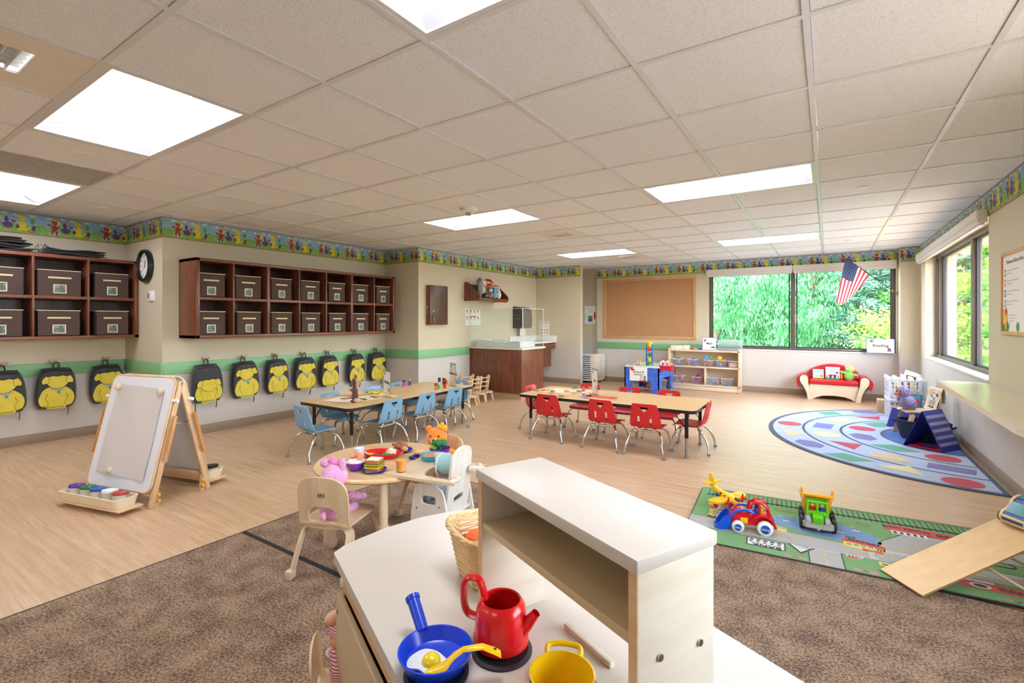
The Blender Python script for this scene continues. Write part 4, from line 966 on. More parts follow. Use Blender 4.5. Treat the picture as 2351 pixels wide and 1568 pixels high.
for k, (px, py, rz, lb) in enumerate([(1118, 915, -12, 'nearest the walnut counter front'), (1094, 921, -10, 'second from the right'), (1072, 929, -8, 'half hidden by the table corner'), (1072, 906, -15, 'at the back of its group against the counter')]):
    o = ld if k == 0 else dup(ld); P = PZ(px, py, 0); o.location = (P.x-.02, min(P.y, 6.02), 0) if k != 3 else (-4.83, 5.98, 0); o.rotation_euler = (0, 0, R(rz)); o['label'] = 'small wooden ladder-backed chair '+lb; o['group'] = 'ladder-backed chairs by the counter'
# ------------------------------------------------------------------ stack of cots
m_cot = M('cream cot plastic', '#e6dcc4', .4); m_cotw = M('white cot fabric', '#eef0f4', .6)
def make_cot():
    t = thing('stacking_cot', '', 'cot'); 
    mb = MB(); mb.bb(-1.0, -.06, .03, .50, .012, .018, 0, 0); mb.bb(-.95, -.115, -.004, .05, .004, .019, 0, .006); mb.build('sheet', m_cotw, t)
    mb = MB(); mb.bb(-.115, 0, 0, .03, 0, .0345, 0, .004); mb.bb(-.03, 0, .03, .30, 0, .0345, 0, .004); mb.build('end_frame', m_cot, t)
    mb = MB(); mb.bb(-.05, .006, .31, .46, -.001, .030, 0, .006); mb.build('corner_block', m_whitep, t)
    return t
ct = make_cot(); LV = ['lowest', 'second lowest', 'third from the bottom', 'fourth from the bottom', 'fifth from the bottom', 'sixth from the bottom', 'seventh from the bottom', 'eighth from the bottom', 'sixth from the top', 'fifth from the top', 'fourth from the top', 'third from the top', 'second from the top', 'top']
for k in range(14):
    o = ct if k == 0 else dup(ct); o.location = (-3.80+.002*((k*7) % 5), 8.66, .062+k*.0365); o['label'] = 'cream and white cot in the alcove stack, '+LV[k]; o['group'] = 'cots stacked in the alcove'
t = thing('cot_carrier', 'low cream wheeled base under the cot stack in the alcove', 'carrier', (-3.80, 8.66, 0))
mb = MB(); mb.bb(-.98, 0, 0, .46, .045, .061, 0, .004); mb.build('platform', m_cot, t)
for x, y in ((-.05, .05), (-.05, .42), (-.9, .05), (-.9, .42)): mb = MB(); mb.lathe([(0, 0), (.016, 0), (.026, .045), (0, .045)], 12, T=TR(x, y, 0)); mb.build('foot', m_cot, t)
# ------------------------------------------------------------------ corkboard
t = thing('corkboard', 'large cork noticeboard with oak frame left of the back window', 'noticeboard', (-3.845, YB, .879)); W_, D_ = 1.806, 1.18
m_cork = M('cork', '#b98a60', .85, bump=.3, bscale=250, var=.1, vscale=120); m_oak = wood('oak frame', '#dcae7c', '#c18d57', 3, 'X', .4, 14)
m_oakz = wood('oak frame upright', '#dcae7c', '#c18d57', 3, 'Z', .4, 14)
mb = MB(); mb.bb(.02, W_-.02, -.012, -.001, .02, D_-.02); mb.build('cork_panel', m_cork, t)
for nm, b_, mt in (('frame_rail', (0, W_, -.022, -.001, 0, .05), m_oak), ('frame_rail', (0, W_, -.022, -.001, D_-.05, D_), m_oak), ('frame_stile', (0, .05, -.0215, -.001, .05, D_-.05), m_oakz), ('frame_stile', (W_-.05, W_, -.0215, -.001, .05, D_-.05), m_oakz)):
    mb = MB(); mb.bb(*b_, 0, .003); mb.build(nm, mt, t)
mb = MB()
for x, z in ((.2, .025), (1.58, .025), (.2, D_-.025), (1.58, D_-.025)): mb.cyl((x, -.0225, z), (x, -.0245, z), .007, n=10)
mb.build('screw', m_chrome, t)
# ------------------------------------------------------------------ signs
def sign(label, T, w_, h_, txt, sz, draw=None):
    t = thing('area_sign', label, 'sign'); loc, q, s_ = T.decompose(); t.location = loc; t.rotation_euler = q.to_euler()
    mb = MB(); mb.prism(rrect(w_, h_, .012), 0, .003); mb.build('border', M('sign border', '#33539c', .3), t)
    mb = MB(); mb.prism(rrect(w_-.012, h_-.012, .008), .003, .0034)
    def f2(pts, mat, k=0): mb.poly([(x, y, .0040+.0004*k) for x, y in pts], mat)
    if draw: draw(f2, w_, h_)
    mb.build('card', pm, t)
    for i, s_ in enumerate(txt): text(s_, sz, m_ink, t, TR(.0, (len(txt)-1)*sz*.4-i*sz*.85+.004, .0042), 'lettering', bold=.0006)
    return t
# ------------------------------------------------------------------ sensory table
t = thing('sensory_table', 'blue plastic sensory table with white lid beside the maple shelf', 'table', (-2.97, 8.01, 0)); W_, D_, H_ = .60, .85, .455
m_bl = M('blue marbled plastic', '#3f6fd6', .28, var=.25, vscale=14)
def arch(L, leg): return [(0, 0), (leg*.8, 0), (leg, .2), (leg+.03, .235), (leg+.06, .245), (L-leg-.06, .245), (L-leg-.03, .235), (L-leg, .2), (L-leg*.8, 0), (L, 0), (L, H_-.02), (0, H_-.02)]
for nm, T_, L in (('front_panel', UP, W_), ('back_panel', TR(0, D_-.02, 0) @ UP, W_), ('end_panel', TR(.02, 0, 0, rz=90) @ UP, D_), ('end_panel', TR(W_, 0, 0, rz=90) @ UP, D_)):
    mb = MB(); mb.prism(arch(L, .15), -.02, 0, 0, T_); mb.build(nm, m_bl, t)
mb = MB(); mb.prism(rrect(W_+.02, D_+.02, .03, W_/2, D_/2), H_-.022, H_, 0); mb.build('lid', M('pale table lid', '#dfe6dd', .3), t)
mb = MB()
for y, z in ((.07, .35), (.07, .28), (.78, .35), (.78, .28)): mb.cyl((W_, y, z), (W_+.005, y, z), .012, n=10)
mb.build('bolt', m_white, t)
def dsci(f, w_, h_):
    f(blob(-.12, .09, .03, .035), 5); f(blob(-.1, .06, .04, .018), 5, 1); f(blob(-.13, .12, .012, .012), 5, 1); f([(.02, -.13), (.14, -.13), (.14, -.105), (.02, -.105)], 5); f(blob(.05, -.07, .022, .035), 8); f(blob(.11, -.07, .022, .04), 10, 1); f(blob(.05, -.105, .02, .02), 6, 2)
sign('sign reading Science & Sensory hung on the front of the blue table', Matrix.Translation((-2.72, 8.005, .33)) @ UP, .32, .27, ['Science &', 'Sensory'], .05, dsci)
t = thing('sand_wheel', 'tall blue toy tower with stacked red, green and yellow wheels and funnel', 'toy', (-2.60, 8.22, H_))
mb = MB(); mb.lathe([(0, 0), (.062, 0), (.062, .02), (.05, .05), (.046, .05), (.056, .018), (0, .015)], 24); mb.build('base', M('toy green', '#128a55', .3), t)
mb = MB(); mb.lathe([(.012, .30), (.02, .33), (.058, .375), (.066, .41), (.06, .41), (.05, .375), (.01, .33)], 24); mb.build('funnel', M('toy yellow', '#f2cf16', .3), t)
for s_ in (-1, 1): mb = MB(); mb.bb(s_*.05-.008, s_*.05+.008, -.012, .012, .03, .38, 0, .005); mb.build('post', M('toy blue', '#1c62c8', .3), t)
for z, c, nm in ((.285, 'red', '#d81f2e'), (.19, 'green', '#128a55'), (.10, 'yellow', '#f2cf16')):
    mb = MB(); Tz = TR(.01 if z < .2 else -.005, 0, z, ry=90); mb.lathe([(0, -.018), (.035, -.018), (.045, -.008), (.035, 0), (.045, .008), (.035, .018), (0, .018)], 16, T=Tz); wh = mb.build('wheel', M('toy '+c, nm, .3), t)
    mb = MB(); mb.cyl((-.06, 0, z), (.06, 0, z), .006, n=8); mb.build('axle', M('toy navy', '#203c8c', .3), wh)
def tbin(loc, rz, w_, d_, h_, label, group, fill, mat=None):
    t = thing('clear_bin', label, 'toy bin', loc, rz, group); mc = mat or glassy('frosted plastic', '#f6f8fd', haze=.10, rough=.15); th = .003
    mb = MB(); a, b = w_/2, d_/2; q = .86
    def wl(x0, y0, x1, y1): mb.add([(x0*q, y0*q, 0), (x1*q, y1*q, 0), (x1, y1, h_), (x0, y0, h_)], [(0, 1, 2, 3)])
    wl(-a, -b, a, -b); wl(a, -b, a, b); wl(a, b, -a, b); wl(-a, b, -a, -b); mb.add([(-a*q, -b*q, .001), (a*q, -b*q, .001), (a*q, b*q, .001), (-a*q, b*q, .001)], [(0, 1, 2, 3)]); mb.build('tub', mc, t)
    mb = MB(); mb.tube([(-a, -b, h_), (a, -b, h_), (a, b, h_), (-a, b, h_)], .0045, 6, closed=True); mb.build('rim', mat or M('frosted rim', '#dfe2ee', .3), t)
    rg = random.Random(int(w_*1000)+int(loc[0]*777)); n = 0
    tc = ['#e53a8c', '#2f8fd8', '#f0a020', '#35a852', '#d82b2b', '#7a4bc0', '#f3d02c', '#2bb5b0']
    for k in range(fill[0]):
        c = fill[1][k % len(fill[1])]; mt = M('toy colour %d' % c, tc[c], .35); z = .014+(h_*fill[2])*(k/max(1, fill[0]-1))
        mb = MB(); s_ = rg.uniform(.013, .022)*fill[3]; x, y = rg.uniform(-a*q+s_, a*q-s_)*.9, rg.uniform(-b*q+s_, b*q-s_)*.9
        T_ = TR(x, y, z, rg.uniform(0, 90), rg.uniform(0, 90), rg.uniform(0, 360))
        sh = rg.randrange(3)
        if sh == 0: mb.box((0, 0, 0), (s_*2, s_*1.4, s_), 0, .004, T_)
        elif sh == 1: mb.ell((0, 0, 0), (s_, s_, s_*.7), 0, T_, 10, 7)
        else: mb.lathe([(s_*.4, -s_*.3), (s_, -s_*.3), (s_, s_*.3), (s_*.4, s_*.3), (s_*.4, -s_*.3)], 10, T=T_)
        o = mb.build('toy_piece', mt, t)
    return t
t = thing('tray_bin', 'small red bin hooked on the near right corner of the blue table', 'bin', (-2.44, 8.02, .40), 0)
mb = MB(); mb.bb(.08, .27, 0, .14, 0, .004); mb.bb(.08, .27, 0, .004, 0, .075, 0, .001); mb.bb(.08, .27, .136, .14, 0, .075, 0, .001); mb.bb(.076, .08, 0, .14, 0, .075, 0, .001); mb.bb(.27, .274, 0, .14, 0, .075, 0, .001); mb.bb(.06, .29, -.01, .15, .072, .078, 0, .001) if False else None; mb.build('tub', m_red, t)
mb = MB(); mb.tube([(.07, -.006, .075), (.28, -.006, .075), (.28, .146, .075), (.07, .146, .075)], .006, 6, closed=True); mb.build('rim', m_red, t)
for k, (dx, rz_, c) in enumerate(((.10, 26, 5), (.17, 30, 8))):
    T_ = TR(-2.44+dx, 8.06+.02*k, .41) @ TR(rx=-18, ry=-24)
    t = thing('picture_card', 'pink and red picture card standing in the red bin, '+('left one', 'right one')[k], 'card', group='cards in the red bin'); loc, q_, s_ = T_.decompose(); t.location = loc; t.rotation_euler = q_.to_euler()
    mb = MB(); mb.prism(rect(0, 0, .10, .15), -.003, 0, 5, UP); mb.add([(.008, -.0006, .008), (.092, -.0006, .008), (.092, -.0006, .142), (.008, -.0006, .142)], [(0, 1, 2, 3)], 0); mb.add([(x, -.0010, y) for x, y in blob(.05, .075, .03, .045)], [tuple(range(12))], 8); mb.add([(x, -.0014, y) for x, y in blob(.05, .085, .015, .025)], [tuple(range(12))], 4 if k == 0 else 2); mb.build('card', pm, t)
o = MB(); o.tube(smooth_pts([(0, 0, .006), (.08, -.01, .012), (.15, 0, .006)], 5), .007, 8, sq=.5); o.ell((.17, 0, .008), (.028, .02, .008)); o = o.build('toy_shovel', m_red, loc=(-2.965, 8.2, H_+.001), rz=20); tag(o, 'small red toy shovel on the left edge of the blue table lid', 'toy')
o = MB(); o.tube([(.03*math.cos(R(a)), 0, .035+.03*math.sin(R(a))) for a in range(0, 360, 30)], .006, 8, closed=True); o.bb(-.04, .04, -.02, .02, 0, .01, 0, .004); o = o.build('toy_ring', M('toy yellow', '#f2cf16'), loc=(-2.86, 8.45, H_+.001), rz=30); tag(o, 'yellow toy ring standing at the left rear of the blue table lid', 'toy')
tbin((-2.62, 8.66, .001), 35, .34, .26, .17, 'large clear tub of blue and red toys tipped on the floor under the blue table', None, (14, [1, 4, 0, 1], .75, 1.9))
tbin((-2.66, 8.25, .001), 5, .30, .2, .055, 'low clear tray of red toys on the floor under the blue table', None, (10, [4, 4, 7, 4], .9, 1.5))
# ------------------------------------------------------------------ maple shelf with bins
SX0 = PY(1537, 880, 8.82).x; SX1 = PY(1701, 880, 8.82).x+.0; SY = 8.82; SD = .33; SHH = .715
t = thing('toy_shelf', 'low maple toy shelf with two rows of clear bins under the back window', 'shelf', (SX0, SY, 0)); L = SX1-SX0
m_mapleL = wood('pale maple laminate', '#ecd9bd', '#e3cba8', 1.6, 'X', .4, 8); m_medge = M('maple edge', '#e9c48e', .4)
for x in (0, L-.022):
    mb = MB(); mb.prism(rrect(SD, SHH+.02, .02, SD/2, (SHH+.02)/2), 0, .022, 0, Matrix.Translation((x, 0, 0)) @ Matrix.Rotation(R(90), 4, 'Z') @ UP @ TR(0, 0, -.022), False, 1); mb.build('side_panel', [m_mapleL, m_medge], t)
mb = MB(); mb.bb(.022, L-.022, .0, SD, SHH-.03, SHH-.006, 0, .002); mb.build('top_board', m_mapleL, t)
mb = MB(); mb.bb(.022, L-.022, .0, SD-.01, .40, .422, 0, .002); mb.build('shelf', m_mapleL, t)
mb = MB(); mb.bb(.022, L-.022, .0, SD-.01, .08, .102, 0, .002); mb.build('bottom_board', m_mapleL, t)
mb = MB(); mb.bb(.022, L-.022, .012, .03, .004, .08, 0, .002); mb.build('plinth', m_mapleL, t)
mb = MB(); mb.bb(L*.505, L*.505+.02, .004, SD-.01, .102, .40, 0, .002); mb.build('divider', m_mapleL, t)
mb = MB(); mb.bb(.022, L-.022, SD-.01, SD-.002, .08, SHH-.03); mb.build('back_panel', m_mapleL, t)
g = 'clear toy bins on the maple shelf'
for k, (px, lb, f) in enumerate([(1557, 'upper left, with green and yellow toys on top', (14, [1, 3, 2, 1, 6], 1.05, 1.2)), (1591.6, 'second on the upper shelf, blue and pink toys', (14, [1, 0, 1, 5], 1.05, 1.2)), (1628.6, 'middle of the upper shelf, with blue and green cards', (14, [4, 3, 2, 0], .9, 1.2)), (1657, 'fourth on the upper shelf, below a yellow sun toy', (14, [1, 5, 2, 4, 6], 1, 1.2)), (1684.5, 'upper right, holding a plain pink block', (0, [0], 1, 1))]):
    P = PY(px, 840, SY+.11); tbin((P.x, SY+.13, .4225), 0, .165, .21, .115, 'clear bin on the '+('maple shelf, ' if 'shelf' not in lb else 'maple unit, ')+lb, g, f)
for k, (px, lb, f) in enumerate([(1559, 'lower left, with multicoloured toys heaped up', (14, [0, 2, 4, 6, 1], 1.05, 1.2)), (1602, 'lower middle, with hot pink toys', (14, [0, 0, 5, 4], 1.05, 1.2)), (1637, 'lower right pair, left one with few coloured toys', (8, [6, 1, 4, 1], .4, 1.1)), (1670.7, 'lower right pair, right one with few blue toys', (6, [1, 1, 3], .3, 1.1))]):
    P = PY(px, 880, SY+.11); tbin((P.x, SY+.14, .1025), 0, .17 if k < 2 else .2, .22, .13, 'clear bin on the maple unit, '+lb, g, f)
P = PY(1684.5, 840, SY+.11); o = MB(); o.box((0, 0, .04), (.125, .13, .07), 0, .004); o = o.build('foam_block', M('pink foam', '#eeb9b0', .7), loc=(P.x, SY+.13, .426)); tag(o, 'pale pink block inside the upper right clear bin', 'block')
P = PY(1622, 840, SY+.11)
for k, c in enumerate(('#2f8fd8', '#7ccf5a')):
    o = MB(); o.box((0, 0, .05), (.055, .006, .1), 0, .002); o = o.build('folded_card', M('card %d' % k, c, .5), loc=(P.x+.055*k, SY+.10, .51), rz=30-50*k); tag(o, ('bright blue', 'lime green')[k]+' card standing up from the middle upper bin', 'card')
P = PY(1653, 830, SY+.11); o = MB(); T_ = Matrix.Translation((0, 0, .035)) @ UP
o.lathe([(0, .01), (.012, .01), (.028, .008), (.034, 0), (0, -.004)], 16, T=T_)
for a in range(0, 360, 45): o.box((.042*math.cos(R(a)), .042*math.sin(R(a)), 0), (.014, .010, .006), 0, .002, T_)
o = o.build('sun_toy', M('toy yellow', '#f2cf16'), loc=(P.x, SY+.09, .545)); tag(o, 'yellow spiky sun toy on top of the fourth upper bin', 'toy')
zt = SHH-.005
for k, (px, w_, h_) in enumerate([(1556, .22, .07), (1575, .10, .075)]):
    P = PY(px, 800, SY+.12); o = MB(); o.box((0, 0, h_/2), (w_, .16, h_), 0, .004); o = o.build('wooden_box', M('pale box', ('#efe3c8', '#e8edf0')[k], .5), loc=(P.x, SY+.14, zt)); tag(o, ('long cream flat box at the left end of the maple shelf top', 'short white box against the cream one on the shelf top')[k], 'box')
for k, c in enumerate(['#e03024', '#f07a1c', '#f3d02c', '#3fa8d8', '#2f62c8', '#6a3fa8', '#d8312c', '#f0e030']):
    P = PY(1589+k % 6*4.0, 798, SY+.10); o = MB(); o.ell((0, 0, .018), (.018, .018, .018), n=12, m=8); o = o.build('toy_ball', M('ball %d' % k, c, .35), loc=(P.x, SY+.08+.05*(k > 5)+.012*(k % 3), zt)); tag(o, ['red', 'orange', 'yellow', 'sky blue', 'dark blue', 'purple', 'second red', 'second yellow'][k]+' counting ball in the row on the maple shelf top', 'toy ball', 'counting balls on the shelf')
def dma(f, w_, h_): f(blob(-.07, .065, .014, .018), 5); f(blob(-.085, .05, .012, .014), 4, 1); f(blob(-.075, .035, .012, .012), 6, 1); f([(.02, -.075), (.05, -.035), (.06, -.075)], 3); f(blob(.07, -.06, .016, .016), 4, 1); f(blob(.09, -.065, .01, .016), 10, 2)
P = PY(1628.5, 800, SY+.05); sign('small sign reading Math on top of the maple shelf', Matrix.Translation((P.x, SY+.06, zt+.115)) @ Matrix.Rotation(R(-3), 4, 'Z') @ TR(rx=84), .24, .225, ['Math'], .05, dma)
P = PY(1675.5, 800, SY+.12)
for k in range(10):
    o = MB(); w_, d_ = .36, .26
    if k == 0:
        o.bb(-w_/2, w_/2, -d_/2, d_/2, 0, .0015); o.tube([(-w_/2, -d_/2, .008), (w_/2, -d_/2, .008), (w_/2, d_/2, .008), (-w_/2, d_/2, .008)], .0028, 6, closed=True, mat=1)
        for q in range(7): o.box((-.14+q*.045, -d_/2-.003, .010), (.006, .001, .003), 2)
        trp = o.build('display_tray', [glassy('clear tray', '#f4f8fa', haze=.1), M('clear tray rim', '#e9eff2', .15), m_ink]); o = trp
    else: o = trp.copy(); COL.objects.link(o)
    o.location = (P.x+.002*(k % 3), SY+.15, zt+.004+k*.0185); tag(o, 'thin clear tray stacked on the right end of the maple shelf, '+['bottom one', 'second up', 'third up', 'fourth up', 'fifth up', 'fifth from the top', 'fourth from the top', 'third from the top', 'second from the top', 'top one'][k], 'tray', 'clear trays stacked on the shelf')
def drd(f, w_, h_): f([(-.14, .08), (-.10, .10), (-.08, .06), (-.12, .05)], 3); f([(-.14, .07), (-.12, .09), (-.10, .07)], 5, 1); f([(.08, -.08), (.13, -.08), (.12, -.03), (.09, -.03)], 4); f(blob(.105, -.05, .012, .02), 5, 1)
sign('white sign reading Reading leaning in the right corner of the back window', Matrix.Translation((.665, 9.10, .735+.112)) @ TR(rx=86), .345, .225, ['Reading'], .062, drd)
# shelf ledge the sign stands on is the window sill
# ------------------------------------------------------------------ sofa with books and frog
SOX, SOY = (PZ(1862, 914, 0).x+PZ(1968, 924, 0).x)/2, 8.86
t = thing('toy_sofa', 'small child-size red sofa with pale wooden arms and curved base', 'sofa', (SOX, SOY, 0), 1)
m_vin = M('red vinyl', '#cd1f2b', .3, bump=.12, bscale=14); hw = .31
m_bp = M('pale birch', '#ead8ba', .4, var=.04, vscale=6, stretch=(2, 8, 8))
pts = [(-hw, .0), (-hw, .22), (hw, .22), (hw, .0)]+[(hw*.9*math.cos(R(a)), .075*math.sin(R(a))) for a in range(15, 166, 15)]
mb = MB(); mb.prism([(-hw-.03, .0), (-hw+.04, .0)]+[(x, z) for x, z in [(-.22, .035), (-.14, .062), (0, .075), (.14, .062), (.22, .035)]]+[(hw-.04, 0), (hw+.03, 0), (hw+.0, .24), (-hw-.0, .24)], -.02, 0, 0, UP @ TR(0, 0, 0)); mb.build('front_rail', m_bp, t)
for s_ in (-1, 1):
    arm = [(.0, 0), (.055, 0), (.075, .10), (.115, .20), (.155, .26), (.165, .32), (.15, .36), (.11, .375), (.07, .36), (.055, .31), (.05, .24), (.02, .12)]
    pl = cmul([(s_*(hw-.03+x), z) for x, z in arm], 3)
    if s_ < 0: pl = pl[::-1]
    for yy in (-.03, .30): mb = MB(); mb.prism(pl, 0, .022, 0, TR(0, yy, 0) @ UP); mb.build('arm_panel', m_bp, t)
    mb = MB(); N = [(s_*(hw+.085), .345), (s_*(hw+.15), .33), (s_*(hw+.19), .27), (s_*(hw+.175), .2), (s_*(hw+.135), .18), (s_*(hw+.11), .25), (s_*(hw+.06), .28), (s_*(hw+.02), .30), (s_*(hw+.03), .35), (s_*(hw+.06), .375), (s_*(hw+.11), .375)]
    N = cmul([(s_*(hw+.015), .22), (s_*(hw+.01), .33), (s_*(hw+.06), .385), (s_*(hw+.13), .37), (s_*(hw+.185), .29), (s_*(hw+.165), .18), (s_*(hw+.14), .20), (s_*(hw+.13), .27), (s_*(hw+.09), .31), (s_*(hw+.05), .28)], 3)
    if s_ > 0: N = N[::-1]
    mb.prism(N, -.3, .0, 0, TR(0, -.0, 0) @ UP, True); mb.build('arm_cushion', m_vin, t, 60)
mb = MB(); mb.box((0, .11, .275), (.64, .29, .075), 0, .028, seg=4); mb.build('seat_cushion', m_vin, t)
bo = cmul([(-.33, .3), (-.335, .40), (-.28, .46), (-.15, .52), (0, .545), (.15, .52), (.28, .46), (.335, .40), (.33, .3)], 4)
mb = MB(); MBpillow(mb, bo, .07, 0, TR(0, .27, 0, rx=-8), 6, 0, .8); mb.build('back_cushion', m_vin, t); mb = MB(); mb.bb(-.3, .3, .27, .3, .02, .42); mb.build('back_board', m_bp, t)
def book(label, T, w_, h_, cover, draw=None, txt=None, th=.012, cat='book'):
    t = thing('picture_book', label, cat); loc, q, s_ = T.decompose(); t.location = loc; t.rotation_euler = q.to_euler()
    mb = MB(); mb.bb(-w_/2, w_/2, -th, 0, 0, h_, 0, .001)
    mb.build('cover', cover, t)
    mb = MB(); f2 = lambda pts, mat, k=0: mb.poly([(x, -th-.0006-.0005*k, y) for x, y in pts], mat)
    f2(rect(-w_/2+.002, .002, w_/2-.002, h_-.002), 0 if not draw else draw[0])
    if draw: draw[1](f2, w_, h_)
    mb.build('cover_print', pm, t)
    for s, sz, x, y, mt in (txt or []): text(s, sz, mt, t, TR(x, -th-.004, y) @ UP, 'lettering')
    return t
def d3(f, w_, h_):
    f(rect(-w_/2, 0, w_/2, h_*.12), 3, 1); f(blob(0, h_*.22, w_*.46, h_*.16), 1, 2)
    for x in (-.3, 0, .3): f(blob(w_*x, h_*.2, w_*.09, h_*.13), 8, 3)
    f(rect(w_*.2, h_*.45, w_*.4, h_*.55), 5, 1); f([(w_*.18, h_*.55), (w_*.42, h_*.55), (w_*.3, h_*.64)], 1, 2); f(blob(-.3*w_, h_*.48, .02, .012), 6, 1)
def d2(f, w_, h_): f(blob(0, h_*.5, w_*.3, h_*.1), 0, 1); f(blob(w_*.28, h_*.25, .02, .025), 2, 1); f(rect(-w_/2, .0, w_/2, h_*.12), 6, 1)
zs = .3145
m_lb = M('book light blue', '#9fd3ea', .4); m_yb = M('book yellow', '#f0b62a', .4); pm.append(m_lb)
book('light blue picture book with yellow spine on the left of the red sofa', Matrix.Translation((SOX-.20, SOY+.15, zs)) @ TR(rx=-14, rz=4), .15, .145, m_yb, (11, d2))
book('white picture book titled The Three Little Pigs, leaning in the middle of the sofa', Matrix.Translation((SOX-.01, SOY+.12, zs)) @ TR(rx=-13, rz=0), .185, .19, M('book white', '#eef0f0', .4), (0, d3), [('Three Little', .032, 0, .158, M('title purple', '#8a4a8a', .5)), ('Pigs', .036, 0, .128, M('title purple', '#8a4a8a', .5))])
pf = plushm('lime', '#8fd862')
plush('frog_puppet', 'lime green plush frog with yellow hair sitting on the right of the sofa', 'stuffed animal', Matrix.Translation((SOX+.20, SOY+.11, zs)) @ Matrix.Rotation(R(-8), 4, 'Z') @ TR(s=1.0), (pf, [((0, 0, .065), (.062, .042, .075)), ((0, 0, .155), (.052, .045, .05)), ((-.065, -.01, .115), (.042, .018, .02)), ((.07, -.01, .085), (.05, .018, .02)), ((-.1, -.01, .125), (.018, .014, .018))]),
      [('hair', plushm('blond', '#f0cc62'), [((0, .01, .195), (.055, .045, .03)), ((.05, 0, .17), (.02, .03, .035))]), ('tail', plushm('orange', '#f28a1e'), [((-.10, .02, .06), (.022, .015, .06))]), ('eye', pw, [((-.018, -.038, .175), (.016, .01, .014))]), ('eye', pw, [((.02, -.038, .172), (.016, .01, .014))])])
# ------------------------------------------------------------------ flag
t = thing('flag', 'United States flag hanging from a black pole across the right of the back window', 'flag')
yF = 9.0; p0, p1 = PY(2056, 672, 9.12), PY(1931, 584, 8.55)
mb = MB(); mb.cyl(p0, p1, .0055, n=8); mb.build('pole', m_black, t)
mb = MB(); mb.tube([p0+Vector((.03, .07, -.02)), p0+(p1-p0)*.07], .010, 8); mb.build('bracket', m_chrome, t)
fr_ = [m_red, m_white, M('flag blue', '#23376e', .6), M('flag red', '#d4334a', .6)]
def fp(a, b):   # a along the pole from the tip, b down the fly
    top = p1.lerp(p0, .09+.36*a); return top
A, Bq = PY(1941, 592, 8.60), PY(1996, 632, 8.78)       # corners on the pole
Cq, Dq = PY(1919, 694, 8.63), PY(1958, 682, 8.80)
def fq(u, v, w=0):   # u along pole, v down; the free edge drapes
    bot = Vector(PY(1920, 694, 8.62)).lerp(Vector(PY(1933, 701, 8.66)), min(1, u*3)) if u < .34 else Vector(PY(1933, 701, 8.66)).lerp(Vector(PY(1968, 668, 8.80)), (u-.34)/.66)
    p = A.lerp(Bq, u).lerp(bot, v); p = Vector(p); p.y += .018*math.sin(u*9+v*3)-w; return p
mb = MB(); NU, NV = 13, 12
SC = [3, 1]
for i in range(NU):
    for j in range(NV):
        u0, u1, v0, v1 = i/NU, (i+1)/NU, j/NV, (j+1)/NV
        c = 2 if (i < 7 and j < 5) else SC[i % 2]
        mb.add([fq(u0, v0), fq(u1, v0), fq(u1, v1), fq(u0, v1)], [(0, 1, 2, 3)], c, None, True)
for i in range(1, 13):
    for j in range(1, 8):
        if (i+j) % 2: continue
        u, v = i/13*7/13, j/8*5/12; c = fq(u, v, .002); ex = (fq(u+.01, v, .002)-c).normalized()*.006; ez = (fq(u, v+.01, .002)-c).normalized()*.006
        mb.add([c+ex*math.cos(R(a))*(1 if k % 2 == 0 else .42)+ez*math.sin(R(a))*(1 if k % 2 == 0 else .42) for k, a in enumerate(range(0, 360, 36))], [tuple(range(10))], 1)
mb.build('cloth', fr_, t)
# ------------------------------------------------------------------ right wall: rules poster, long counter
t = thing('rules_poster', 'rules poster in an orange wooden frame on the right wall', 'poster'); T_ = WT('R', XR, 5.03, 1.13); loc, q, s_ = T_.decompose(); t.location = loc; t.rotation_euler = q.to_euler(); W_, D_ = .92, .605
mb = MB(); fw_ = .026
for b_ in ((0, W_, 0, fw_), (0, W_, D_-fw_, D_), (0, fw_, fw_, D_-fw_), (W_-fw_, W_, fw_, D_-fw_)): mb.bb(b_[0], b_[1], b_[2], b_[3], .001, .016, 0, .002)
mb.build('frame', wood('orange oak', '#e0a575', '#c98d5b', 3, 'Y', .4, 12), t)
mb = MB(); mb.bb(.015, W_-.015, .015, D_-.015, .001, .006)
f3 = lambda pts, mat, k=0: mb.poly([(x, y, .0068+.0005*k) for x, y in pts], mat)
for k, c in enumerate((3, 2, 4, 10)):
    y = D_-.175-k*.075; f3(rect(.055, y, .095, y+.05), c); f3(rect(.065, y+.01, .085, y+.04), 0, 1)
    for r_ in range(2):
        for q_ in range(9 if r_ == 0 else 4): f3(rect(.12+q_*.03, y+.034-r_*.022, .143+q_*.03, y+.041-r_*.022), 7)
f3(cmul([(.022, .02), (.15, .02), (.18, .10), (.15, .07), (.10, .13), (.05, .10), (.022, .12)], 2), 3); f3(blob(.05, .13, .03, .06), 6, 1); f3(blob(.10, .15, .028, .05), 5, 2); f3(blob(.105, .10, .022, .06), 6, 3); f3(blob(.13, .07, .018, .03), 5, 4); f3(blob(.36, .06, .035, .035), 3)
for r_ in range(3): f3(rect(.18, .14-r_*.02, .34-.03*r_, .145-r_*.02), 7)
mb.build('sheet', pm, t); text('Primrose Rules of the Roost', .042, M('grey print', '#8b8c90', .6), t, TR(.35, D_-.075, .008), 'lettering', align='CENTER')
m_lamc = M('olive cream laminate', '#d9cdae', .28)
t = thing('wall_counter', 'long cream counter on brackets running along the right wall', 'counter', (0, 0, 0))
cp = [(1.105, 5.45), (.84, 5.45), (.775, 5.36), (.762, 3.26), (.775, 3.14), (.84, 3.04), (.92, 3.0), (1.105, 2.98)]
mb = MB(); mb.prism(cp, .684, .720); mb.build('top', [m_lamc], t)
mb = MB(); 
for y in (4.86, 3.65, 5.2):
    mb = MB(); mb.bb(1.05, 1.103, y-.02, y+.02, .50, .684, 0, .003); mb.bb(.84, 1.103, y-.02, y+.02, .655, .683, 0, .003); mb.build('bracket', m_black, t)
